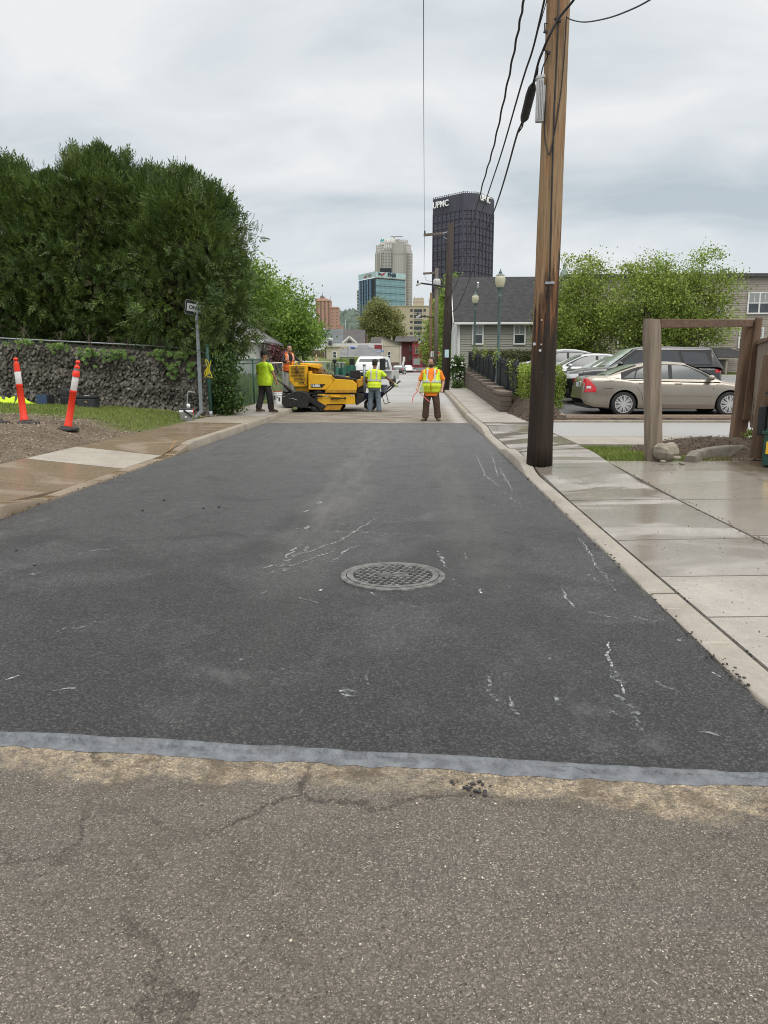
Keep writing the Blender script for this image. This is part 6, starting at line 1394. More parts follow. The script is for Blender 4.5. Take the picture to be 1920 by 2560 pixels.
    # wheels
    for xc in (xf, xr):
        for s in (-1, 1):
            rot = Matrix.Rotation(R(-90 * s), 3, 'X'); c = (xc, s * (hw - .215), wr_); rr = S.get('rim', .72) * wr_
            w = MB().lathe([(rr, 0), (wr_ - .03, 0), (wr_, .03), (wr_, .17), (wr_ - .03, .20), (rr, .205), (rr, 0)], c, 30, rot, cap=False).build('wheel', 'tyre', t, 40, local=True)
            m = MB(); m.lathe([(rr, .02), (rr, .205), (rr * .93, .205), (rr * .90, .10), (rr * .2, .08), (0, .08)], c, 30, rot, cap=False)
            n_ = S.get('spokes', 5)
            for k in range(n_):
                a = 2 * math.pi * k / n_
                for da in ((-.13, .13) if S.get('twin') else (0,)):
                    d0 = Vector((math.cos(a + da * .4), math.sin(a + da * .4), 0)); d1 = Vector((math.cos(a + da), math.sin(a + da), 0)); u = Vector((0, 0, 1))
                    m.bar(Vector(c) + rot @ (d0 * rr * .12 + u * .195), Vector(c) + rot @ (d1 * rr * .95 + u * .19), .028 if S.get('twin') else .06, .03, rot @ u)
            m.lathe([(0, .18), (rr * .2, .18), (rr * .17, .205), (0, .207)], c, 14, rot); m.build('rim', rim, w, 40, local=True)
    # trim lines, handles, mirrors
    def sline(nm, pts, m_, r_=.006):
        for s in (-1, 1):
            mb = MB(); mb.tube([(x, s * (side(x, z) - r_ * .35), z) for x, z in pts], r_, 4); mb.build(nm, m_, t, local=True)
    for pts in S.get('seams', []): sline('door_seam', pts, 'black_trim', .007)
    for pts in S.get('mould', []): sline('side_moulding', pts, S.get('mouldm', paint), .016)
    for x, z in S.get('handles', []):
        for s in (-1, 1): mb = MB(); mb.bx(x - .10, x + .10, s * side(x, z) - .012, s * side(x, z) + .022, z - .022, z + .022); mb.build('door_handle', S.get('handlem', paint), t, bevel=.012, local=True)
    mx_, mz = S['mirror']
    for s in (-1, 1): mb = MB(); mb.ell((mx_, s * (hw + .07), mz + .02), (.09, .11, .075), 10, 7); mb.build('mirror', S.get('mirrorm', paint), t, True, local=True)
    def patch(nm, x0, x1, z0f, z1f, m_, off=.007, both=True, n=8):
        for s in (-1, 1):
            mb = MB(); rows = []
            for x in np.linspace(x0, x1, n):
                za, zb_ = (z0f(x) if callable(z0f) else z0f), (z1f(x) if callable(z1f) else z1f)
                ex = math.copysign(off, x) if abs(x) > hl - .12 else 0
                rows.append([(x + ex, s * (side(x, z) + off), z) for z in np.linspace(za, zb_, 6)])
            mb.loft(rows, cap=False, close=False); mb.build(nm, m_, t, True, local=True)
    for args in S.get('patches', []): patch(*args)
    for nm, m_, x0, x1, y0, y1, z0, z1 in S.get('boxes', []): MB().bx(x0, x1, y0, y1, z0, z1).build(nm, m_, t, bevel=.012, local=True)
    return t
SED = dict(L=4.82, W=1.83, belt=.97, xf=1.47, xr=-1.32, wr=.325, mirror=(.92, 1.0), spokes=9, twin=True,
    top=[(-2.41, .56), (-2.395, .66), (-2.36, .72), (-2.345, .95), (-2.30, 1.03), (-2.1, 1.055), (-1.6, 1.06), (-1.2, 1.0), (0, .965), (1.0, .945), (1.15, .95), (1.6, .88), (2.1, .78), (2.33, .66), (2.41, .50)],
    bot=[(-2.41, .46), (-2.36, .34), (-2.1, .25), (-1.6, .22), (1.7, .20), (2.2, .24), (2.41, .36)],
    cab=[(-1.78, 1.05), (-1.45, 1.20), (-1.0, 1.35), (-.55, 1.425), (-.1, 1.44), (.3, 1.41), (.75, 1.22), (1.22, .95)],
    ws=(.36, 1.15), rg=(-1.70, -.98),
    wins=[[(-1.36, 1.01), (-1.08, 1.01), (-1.02, 1.20), (-1.10, 1.17)], [(-1.04, 1.01), (-.16, .99), (-.16, 1.355), (-.55, 1.35), (-.80, 1.30), (-.98, 1.20)], [(-.06, .99), (.93, .975), (.72, 1.12), (.42, 1.28), (.2, 1.345), (-.06, 1.355)]],
    seams=[[(-.10, .97), (-.10, .34)], [(.98, .94), (1.02, .75), (.95, .34)], [(-1.02, 1.0), (-1.0, .78), (-.86, .60), (-.80, .34)], [(-1.62, .74), (-1.84, .74), (-1.84, .92), (-1.62, .92), (-1.62, .74)], [(-2.3, .60), (-1.75, .60)]],
    mould=[[(-.98, .56), (.95, .55)], [(-.80, .345), (1.02, .335)], [(-2.25, .40), (-1.75, .39)]], handles=[(.10, .86), (-.84, .875)],
    patches=[('tail_light', -2.365, -2.06, lambda x: .64, lambda x: 1.0 - .24 * max(0, x + 2.27) / .21, 'lamp_red'), ('headlight', 2.05, 2.34, .56, lambda x: .70, 'lamp_clear'), ('tail_reflector', -2.30, -2.2, .74, .80, 'lamp_clear', .010)],
    boxes=[('plate_recess', 'chrome', -2.385, -2.33, -.30, .30, .74, .92), ('licence_plate', 'plate_white', -2.392, -2.386, -.17, .17, .77, .89), ('rocker', 'black_trim', -.92, 1.05, -.86, .86, .19, .29), ('rear_valance', 'black_trim', -2.30, -1.75, -.78, .78, .22, .33)])
g_y = 20.75
car('parked_sedan', 'gold beige four door sedan with dented front door, nearest of the parked cars', (X_(1660, 21.7, 960), 21.7, lot(21.7) - .01), R(0), SED, 'paint_gold')
SUV = dict(L=4.87, W=1.98, belt=1.17, xf=1.50, xr=-1.42, wr=.38, mirror=(.82, 1.22), spokes=5, tumble=(.95, .30),
    top=[(-2.43, .62), (-2.41, .85), (-2.36, 1.14), (-2.2, 1.19), (0, 1.175), (.95, 1.15), (1.15, 1.14), (1.6, 1.12), (2.1, 1.06), (2.33, .98), (2.41, .80), (2.43, .6)],
    bot=[(-2.43, .50), (-2.3, .36), (-1.9, .28), (1.9, .28), (2.3, .34), (2.43, .50)],
    cab=[(-2.37, 1.16), (-2.27, 1.36), (-2.12, 1.66), (-2.06, 1.735), (-1.9, 1.745), (-.6, 1.78), (.1, 1.765), (.32, 1.73), (1.18, 1.13)],
    ws=(.36, 1.12), rg=(-2.33, -2.13), wsglass='car_glass_sheen', rgglass='car_glass_black',
    wins=[[(-1.98, 1.24), (-1.20, 1.22), (-1.08, 1.62), (-1.84, 1.58)], [(-1.10, 1.22), (-.15, 1.21), (-.15, 1.66), (-.98, 1.64)], [(-.07, 1.21), (.82, 1.19), (.28, 1.60), (.1, 1.66), (-.07, 1.66)]],
    seams=[[(-.11, 1.16), (-.11, .45)], [(.95, 1.12), (.98, .8), (.92, .45)], [(-1.15, 1.16), (-1.1, .9), (-.95, .6), (-.9, .45)]], handles=[(.1, 1.03), (-.9, 1.05)],
    patches=[('headlight', 2.08, 2.40, .80, lambda x: .95 - .05 * (x - 2.08), 'lamp_clear'), ('tail_light', -2.42, -2.15, .98, 1.08, 'lamp_red')],
    boxes=[('grille', 'black_trim', 2.36, 2.43, -.55, .55, .70, .92), ('fog_lamp', 'lamp_clear', 2.385, 2.42, .62, .74, .54, .58), ('fog_lamp', 'lamp_clear', 2.385, 2.42, -.74, -.62, .54, .58), ('spoiler', 'paint_black', -2.25, -2.0, -.66, .66, 1.735, 1.765), ('lower_bumper', 'black_trim', 2.2, 2.40, -.85, .85, .34, .48)])
car('parked_suv', 'black SUV with dark side glass parked just behind the gold sedan', (X_(1592, 25.4, 940), 25.4, lot(25.4)), R(180), SUV, 'paint_black', 'car_glass_black', 'rim_dark')
ROUND = dict(SED, cab=[(-2.05, 1.05), (-1.7, 1.19), (-1.2, 1.34), (-.6, 1.445), (-.05, 1.47), (.4, 1.42), (.85, 1.22), (1.35, .95)], ws=(.45, 1.28), rg=(-1.95, -1.1), twin=False, spokes=5,
    wins=[[(-1.45, 1.04), (-.16, .99), (-.16, 1.375), (-.6, 1.37), (-.98, 1.29), (-1.25, 1.16)], [(-.06, .99), (1.0, .985), (.78, 1.14), (.48, 1.30), (.22, 1.365), (-.06, 1.375)]],
    seams=[[(-.10, .97), (-.10, .34)], [(.98, .94), (1.02, .75), (.95, .34)]], mould=[], boxes=[])
car('parked_car', 'white silver car with a slim roof, partly hidden behind the black SUV hood', (7.35, 28.0, lot(28)), R(180), ROUND, 'paint_white')
car('parked_car', 'rounded silver sedan showing its side window above the black SUV hood', (6.75, 30.1, lot(30.1)), R(180), ROUND, 'paint_silver', 'car_glass')
car('parked_car', 'dark grey coupe whose tapered tail shows right of the big pole', (6.35, 33.6, lot(33.6) + .05), R(180), ROUND, 'paint_grey', 'car_glass')
car('parked_car', 'pale silver car farthest along the row, its windshield left of the big pole', (7.0, 37.4, lot(37.4) + .05), R(180), ROUND, 'paint_silver')
car('parked_suv', 'maroon SUV cut by the right edge above the board fence', (16.05, 30.5, lot(30.5) + .05), R(0), SUV, 'paint_maroon', 'car_glass')
FARC = dict(ROUND, L=4.4, seams=[], handles=[], boxes=[('licence_plate', 'plate_white', -2.42, -2.38, -.2, .2, .72, .86)])
car('parked_hatchback', 'tiny dark car seen from behind at the far end of the street', (X_(998, 124, 910), 124, .77), R(84), dict(FARC, L=4.82), 'paint_grey', group='cars at the far end of the street')
car('parked_car', 'tiny silver white car facing us beside the dark car at the street end', ((1021 - 1035) / 1900 * 161, 160.5, .94), R(-90), dict(FARC, L=4.82), 'paint_white', group='cars at the far end of the street')
# white pickup behind the paver
t = thing('pickup_truck', 'white pickup truck with tall black mirrors facing us behind the yellow paver', 'truck', (-2.95, 50, .36), R(-16))
B_ = lambda nm, m_, *a, par=None, bev=.03: MB().bx(*a).build(nm, m_, par or t, bevel=bev, local=True)
mb = MB(); mb.loft([[(sx * a, y, z) for sx, y, z in ((-1, y0, z0), (1, y0, z0), (1, y1, z0), (-1, y1, z0))] for a, y0, y1, z0 in ((.98, -.2, 2.0, 1.05), (.96, -.1, 1.98, 1.3), (.84, .42, 1.85, 1.90), (.78, .6, 1.7, 1.98))]); mb.build('cab', 'paint_white', t, 40, local=True)
mb = MB(); mb.add([(-.80, -.10, 1.14), (.80, -.10, 1.14), (.70, .36, 1.80), (-.70, .36, 1.80)], [(0, 1, 2, 3)]); mb.v = [(x, y - .045, z + .015) for x, y, z in mb.v]; mb.build('windshield', 'car_glass', t, local=True)
for s in (-1, 1):
    mb = MB(); mb.add([(s * .985, .2, 1.16), (s * .99, 1.5, 1.16), (s * .865, 1.42, 1.78), (s * .865, .60, 1.78)], [(0, 1, 2, 3)]); mb.build('side_window', 'car_glass_black', t, local=True)
    mb = MB(); mb.loft([[(s * x, y, z) for x, y in ((.86, -.32), (1.22, -.28), (1.22, -.12), (.86, -.16))] for z in (1.10, 1.25, 1.75, 1.84)]); mb.build('mirror', 'black_trim', t, bevel=.04, local=True)
    B_('headlight', 'lamp_clear', s * .93 - .14, s * .93 + .02, -1.93, -1.85, .72, .92)
    for y in (-1.2, 2.5):
        w = MB().lathe([(.2, 0), (.36, 0), (.39, .03), (.39, .22), (.36, .25), (.2, .25)], (s * .72, y, .39), 20, Matrix.Rotation(R(90 * s), 3, 'Y')).build('wheel', 'tyre', t, 40, local=True)
        MB().lathe([(0, .15), (.2, .15), (.22, .24), (0, .20)], (s * .72, y, .39), 16, Matrix.Rotation(R(90 * s), 3, 'Y')).build('rim', 'rim_silver', w, local=True)
B_('hood', 'paint_white', -.95, .95, -1.85, -.16, .5, 1.08, bev=.09); B_('hood_scoop', 'dark_plastic', -.88, .88, -1.84, -.14, 1.078, 1.10); B_('grille', 'dark_plastic', -.76, .76, -1.90, -1.84, .58, .98); B_('bumper', 'chrome', -.98, .98, -2.0, -1.86, .36, .56); B_('bed', 'paint_white', -.97, .97, 2.02, 3.6, .5, 1.12)

# ---------------------------------------------------------------- asphalt paver
mat('paver_yellow', (.78, .42, .012), (.84, .48, .018), 5, .45, rvar=.08); mat('paver_dirty', (.36, .17, .02), (.62, .32, .02), 9, .7, lo=.3, hi=.7); mat('paver_black', (.014, .014, .015), (.03, .029, .028), 9, .7, bump=.4, bscale=22)
mat('soot', (.05, .032, .018), (.22, .11, .02), 6, .85); mat('decal_white', (.78, .78, .76), (.82, .82, .80), 9, .5); mat('steel_rod', (.45, .45, .45), (.55, .55, .54), 20, .3, .8)
PYv = 26.6
def pv(u, v): q = P(640 + .18083 * u, 880 + .18083 * v, PYv); return (q.x, q.z)
t = thing('asphalt_paver', 'yellow asphalt paver with black screed and 1648A decal crossing the road', 'paver', (pv(900, 830)[0], 27.6, 0))
def pp(nm, pts, y0, y1, m_, bev=.012, par=None): return MB().prism([pv(*q) for q in pts], 'y', y0, y1).build(nm, m_, par or t, bevel=bev)
Y0 = PYv
gl = pp('engine_hood', [(450, 180), (706, 178), (706, 482), (528, 482), (455, 395)], Y0 + .05, Y0 + 1.5, 'paver_yellow', .025)
mb = MB()
for k in range(13):
    v = 205 + k * 19.6; u0 = 478 if v < 350 else (522 if v < 410 else 585)
    n_ = int((680 - u0) / 12)
    for i in range(n_): a, b = pv(u0 + i * 12, v - 5), pv(u0 + i * 12 + 8.5, v + 5); mb.bx(a[0], b[0], Y0 + .040, Y0 + .052, b[1], a[1])
mb.build('vent_slots', 'paver_black', gl, fix=False)
mb = MB(); mb.tube([(*pv(482, 178)[:1], Y0 + .3, pv(482, 178)[1]), (pv(482, 152)[0], Y0 + .3, pv(482, 152)[1]), (pv(545, 152)[0], Y0 + .3, pv(545, 152)[1]), (pv(545, 178)[0], Y0 + .3, pv(545, 178)[1])], .018, 6); mb.build('grab_rail', 'paver_yellow', t)
pp('platform_frame', [(520, 484), (724, 484), (724, 560), (556, 556)], Y0 + .12, Y0 + 1.6, 'paver_dirty'); pp('console', [(705, 168), (860, 176), (862, 232), (705, 200)], Y0 + .2, Y0 + 1.3, 'paver_yellow', .02)
pp('console', [(560, 148), (850, 160), (850, 174), (560, 174)], Y0 + .9, Y0 + 1.5, 'paver_yellow', .02)
pp('exhaust_block', [(768, 225), (850, 235), (905, 305), (770, 305)], Y0 + .3, Y0 + 1.2, 'soot', .03); pp('side_cover', [(724, 262), (762, 262), (770, 300), (724, 296)], Y0 + .02, Y0 + .4, 'paver_yellow')
mp_ = pp('side_panel', [(724, 296), (1045, 320), (1085, 392), (975, 522), (724, 520)], Y0 - .02, Y0 + .30, 'paver_yellow', .018)
pp('decal', [(757, 443), (962, 443), (918, 492), (760, 492)], Y0 - .026, Y0 - .0215, 'sign_black', 0, mp_)
q = pv(826, 467); text('lettering', '1648A', .128, facing((q[0], Y0 - .0275, q[1]), (1, 0, 0)), 'decal_white', mp_, .0008, .006, .92)
hp_ = pp('hopper', [(1047, 326), (1090, 372), (1340, 388), (1392, 442), (1392, 522), (1342, 562), (962, 562), (978, 524), (1088, 392)], Y0 - .06, Y0 + 2.1, 'paver_yellow', .02)
pp('hopper_skirt', [(965, 520), (1390, 522), (1388, 562), (955, 562)], Y0 - .065, Y0 - .03, 'paver_dirty', .004); pp('rubber_lip', [(1045, 316), (1380, 372), (1395, 392), (1340, 387), (1090, 371), (1045, 325)], Y0 + .0, Y0 + 2.0, 'paver_black', .01)
pp('hopper_wing', [(1350, 385), (1474, 374), (1476, 462), (1400, 500), (1392, 440)], Y0 + .2, Y0 + 2.2, 'paver_dirty', .02)
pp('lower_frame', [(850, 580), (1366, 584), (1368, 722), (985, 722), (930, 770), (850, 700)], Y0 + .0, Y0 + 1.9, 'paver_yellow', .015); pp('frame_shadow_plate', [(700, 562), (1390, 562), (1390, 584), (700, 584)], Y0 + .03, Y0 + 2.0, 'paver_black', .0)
pp('side_badge', [(1312, 590), (1354, 590), (1354, 606), (1312, 606)], Y0 - .006, Y0 - .001, 'decal_white', 0)
q = pv(1333, 598); text('lettering', 'CH', .04, facing((q[0], Y0 - .008, q[1]), (1, 0, 0)), 'lamp_red', t, .0006)
pp('front_roller', [(1392, 560), (1440, 572), (1500, 590), (1505, 640), (1470, 690), (1380, 745), (1370, 700), (1378, 600)], Y0 + .15, Y0 + 2.0, 'paver_black', .03)
pp('gearbox', [(1395, 470), (1470, 462), (1480, 560), (1400, 565)], Y0 + .25, Y0 + 1.9, 'paver_black', .03); pp('recess', [(820, 560), (846, 530), (888, 530), (920, 560)], Y0 - .03, Y0 + .1, 'paver_black', .0)
# crawler track
tk = []
for k in range(24):
    a = k / 24 * 2 * math.pi; tk.append((962 + (215 + 62 * abs(math.cos(a)) ** .5 * 0) * (1 if math.cos(a) > 0 else -1) * (abs(math.cos(a)) ** .35) , 775 + 52 * math.sin(a)))
o = pp('track', tk, Y0 + .02, Y0 + .34, 'rubber', .015); pp('track', tk, Y0 + 1.5, Y0 + 1.85, 'rubber', .015)
pp('track_frame', [(975, 742), (1195, 735), (1160, 805), (930, 805)], Y0 - .005, Y0 + .3, 'paver_dirty', .01)
mb = MB()
for u in range(770, 1170, 22): a, b = pv(u, 820), pv(u + 12, 832); mb.bx(a[0], b[0], Y0 + .02, Y0 + .34, b[1], a[1])
mb.build('grousers', 'rubber', o)
mb = MB()
for u, v in ((800, 790), (905, 790)): c = pv(u, v); mb.lathe([(0, 0), (.085, 0), (.085, .06), (.05, .08), (0, .08)], (c[0], Y0 + .03, c[1]), 14, Matrix.Rotation(R(90), 3, 'X'))
mb.build('track_roller', 'paver_black', t)
# screed
sc_ = pp('screed', [(358, 640), (440, 590), (560, 538), (640, 535), (722, 562), (760, 622), (724, 770), (400, 752), (362, 700)], Y0 - .25, Y0 + 2.4, 'paver_black', .03)
pp('tow_arm', [(640, 560), (720, 600), (960, 735), (930, 800), (870, 770), (730, 690), (620, 640)], Y0 - .05, Y0 + .12, 'paver_black', .015); pp('end_gate', [(372, 655), (720, 640), (722, 768), (398, 748)], Y0 - .29, Y0 - .25, 'paver_black', .008, sc_)
mb = MB(); mb.tube([(*pv(470, 645)[:1], Y0 - .30, pv(470, 645)[1]), (pv(520, 635)[0], Y0 - .31, pv(520, 635)[1]), (pv(585, 660)[0], Y0 - .30, pv(585, 660)[1])], .008, 5); mb.build('hose', 'steel_grey', sc_)
pp('step', [(350, 550), (540, 552), (545, 575), (350, 572)], Y0 + .2, Y0 + 1.8, 'paver_black', .01)
def rod(nm, a, b, r_, m_, y=0, y2=None, n=8): A, B = pv(*a), pv(*b); return MB().cyl((A[0], Y0 + y, A[1]), (B[0], Y0 + (y if y2 is None else y2), B[1]), r_, n=n).build(nm, m_, t, True)
rod('control_arm', (275, 378), (395, 470), .022, 'paver_black', .1); rod('control_arm', (390, 465), (480, 552), .06, 'paver_black', .1); rod('knob', (268, 372), (285, 386), .035, 'galv', .1)
rod('brace', (545, 545), (490, 575), .02, 'galv', .0); rod('brace', (420, 480), (350, 560), .02, 'galv', .3)
rod('cylinder', (920, 612), (1020, 612), .014, 'steel_rod', -.05); rod('cylinder', (1020, 612), (1170, 618), .035, 'paver_yellow', -.05); rod('cylinder', (780, 605), (920, 612), .03, 'paver_black', -.05); rod('lever', (1040, 648), (1240, 638), .022, 'paver_black', -.07); rod('lever', (1225, 640), (1245, 636), .04, 'paver_black', -.07)
rod('guide_post', (1491, 175), (1494, 560), .045, 'steel_grey', .2); rod('guide_post', (1491, 168), (1491, 190), .055, 'steel_grey', .2); rod('guide_rod', (1410, 745), (1410, 825), .012, 'steel_grey', .1); rod('guide_rod', (1488, 690), (1488, 780), .012, 'steel_grey', .4)
mb = MB(); A = pv(690, 300); zz = []
for k in range(27): q = pv(700 + (14 if k % 2 else -10), 300 + k * 10); zz.append((q[0], Y0 - .03, q[1]))
mb.tube(zz, .008, 5); mb.tube([(pv(575, 250)[0], Y0 + .0, pv(575, 250)[1]), (pv(640, 400)[0], Y0 + .02, pv(640, 400)[1]), (pv(690, 480)[0], Y0 - .02, pv(690, 480)[1])], .008, 5); mb.build('coiled_cable', 'cable_black', t)
mb = MB(); q = pv(562, 245); mb.tube([(q[0], Y0 + .0, q[1] + .14), (q[0] + .01, Y0 - .01, q[1]), (q[0], Y0 + .0, q[1] - .12)], [.02, .05, .03], 8); mb.build('remote_box', 'soot', t)
se = pp('seat', [(1285, 262), (1300, 252), (1405, 252), (1420, 264), (1420, 352), (1408, 362), (1290, 362), (1280, 352)], Y0 + .55, Y0 + .70, 'paver_black', .05); pp('seat_cushion', [(1280, 352), (1420, 352), (1420, 372), (1280, 372)], Y0 + .70, Y0 + 1.2, 'paver_black', .03)
for u in (1240, 1455): pp('side_light', [(u - 20, 335), (u + 20, 335), (u + 24, 372), (u - 24, 372)], Y0 + .5, Y0 + .75, 'paver_yellow', .03); pp('light_hood', [(u - 22, 282), (u + 22, 282), (u + 20, 335), (u - 20, 335)], Y0 + .5, Y0 + .75, 'paver_black', .03)
rod('lever', (862, 208), (930, 210), .012, 'steel_grey', .4); rod('lever', (928, 240), (928, 275), .02, 'paver_black', .4); rod('pipe', (800, 170), (830, 190), .04, 'paver_dirty', .3)
pp('engine_block', [(735, 200), (870, 235), (910, 300), (960, 560), (735, 540)], Y0 + .32, Y0 + 1.8, 'soot', .02)

# wheelbarrow
t = thing('wheelbarrow', 'dark navy wheelbarrow with black handles held by the worker seen from behind', 'wheelbarrow', (P(928, 1027, 27.2).x, 27.2, .0)); WY = 27.1
mat('barrow_blue', (.012, .02, .07), (.02, .03, .10), 6, .5)
def w2(px, py, y=WY): return P(px, py, y)
mb = MB(); rims = [[w2(899, 984, WY - .28), w2(958, 978, WY - .30), w2(958, 978, WY + .34), w2(899, 984, WY + .32)], [w2(914, 998, WY - .18), w2(952, 1000, WY - .2), w2(952, 1000, WY + .24), w2(914, 998, WY + .22)]]; mb.loft(rims); mb.build('tray', 'barrow_blue', t, bevel=.02)
c = w2(926, 1011, WY + .02); wl = MB().lathe([(.13, -.06), (.20, -.06), (.225, -.03), (.225, .03), (.20, .06), (.13, .06)], c, 22, Matrix.Rotation(R(90), 3, 'X'), cap=False).build('wheel', 'tyre', t, 40); MB().lathe([(0, -.04), (.14, -.05), (.14, .05), (0, .04)], c, 16, Matrix.Rotation(R(90), 3, 'X')).build('rim', 'rim_silver', wl)
for dy, (a, b) in ((-.30, ((951, 993), (1001, 952))), (.32, ((950, 990), (990, 951)))):
    MB().cyl(w2(*a, WY + dy), w2(*b, WY + dy), .028, n=8).build('handle', 'black_trim', t, True); MB().cyl(w2(926, 1011, WY + dy * .25), w2(*a, WY + dy), .022, n=8).build('frame', 'black_trim', t, True)
    MB().tube([w2(955, 988, WY + dy * .8), w2(961, 1010, WY + dy * .8), w2(975, 1006, WY + dy * .8)], .014, 6).build('leg', 'black_trim', t); MB().tube([w2(966, 985, WY + dy * .8), w2(971, 1006, WY + dy * .8)], .014, 6).build('brace', 'black_trim', t)
c = w2(960, 981, WY + .1); t2 = thing('grey_bucket', 'grey plastic bucket sitting in the wheelbarrow tray', 'bucket', c); MB().lathe([(0, 0), (.09, 0), (.115, .24), (.125, .24), (.125, .27), (.105, .27), (.085, .02), (0, .02)], (0, 0, 0), 18).build('body', mat('bucket_grey', (.10, .12, .16), (.14, .16, .20), 8, .5), t2, 40, local=True)

# ---------------------------------------------------------------- people
mat('skin_tan', (.34, .17, .105), (.40, .21, .135), 14, .55); mat('skin_light', (.46, .265, .185), (.52, .31, .22), 14, .55); mat('skin_brown', (.16, .08, .05), (.20, .10, .065), 14, .55)
mat('hair_black', (.010, .009, .008), (.022, .018, .015), 60, .7, bump=.6, bscale=90); mat('hair_brown', (.03, .018, .012), (.06, .036, .022), 60, .7, bump=.6, bscale=90)
mat('trouser_black', (.018, .017, .017), (.04, .037, .035), 9, .9, bump=.9, bscale=12); mat('trouser_brown', (.055, .033, .022), (.085, .052, .034), 9, .9, bump=.9, bscale=12); mat('jeans', (.10, .135, .165), (.17, .21, .24), 7, .9, bump=.8, bscale=12); mat('trouser_grey', (.30, .30, .29), (.44, .44, .42), 7, .9, bump=.8, bscale=12)
mat('boot_brown', (.07, .045, .03), (.13, .09, .06), 12, .8); mat('boot_tan', (.20, .15, .10), (.30, .24, .17), 12, .85); mat('shirt_orange', (.86, .20, .012), (.92, .26, .02), 8, .8, bump=.7, bscale=12); mat('shirt_black', (.012, .011, .012), (.024, .02, .022), 8, .85, bump=.7, bscale=14)
mat('vest_orange', (.85, .17, .03), (.9, .22, .05), 8, .75, bump=.6, bscale=14); mat('vest_pink_trim', (.78, .42, .32), (.82, .50, .40), 12, .6); mat('cap_dark', (.022, .02, .018), (.04, .035, .03), 12, .9); mat('glove_lime', (.40, .48, .22), (.5, .56, .3), 9, .8); mat('eye_dark', (.01, .008, .007), None, 5, .2); mat('lip', (.25, .09, .07), None, 5, .5); mat('headset', (.02, .02, .022), None, 5, .5)
TOR = [(.66, .172, .135, .006), (.80, .170, .130, .005), (.88, .178, .132, .006), (.97, .172, .125, 0), (1.06, .162, .118, -.004), (1.16, .170, .122, -.006), (1.28, .188, .125, 0), (1.37, .196, .115, .01), (1.43, .165, .090, .018), (1.475, .085, .065, .02), (1.50, .062, .060, .012), (1.56, .058, .058, -.002)]
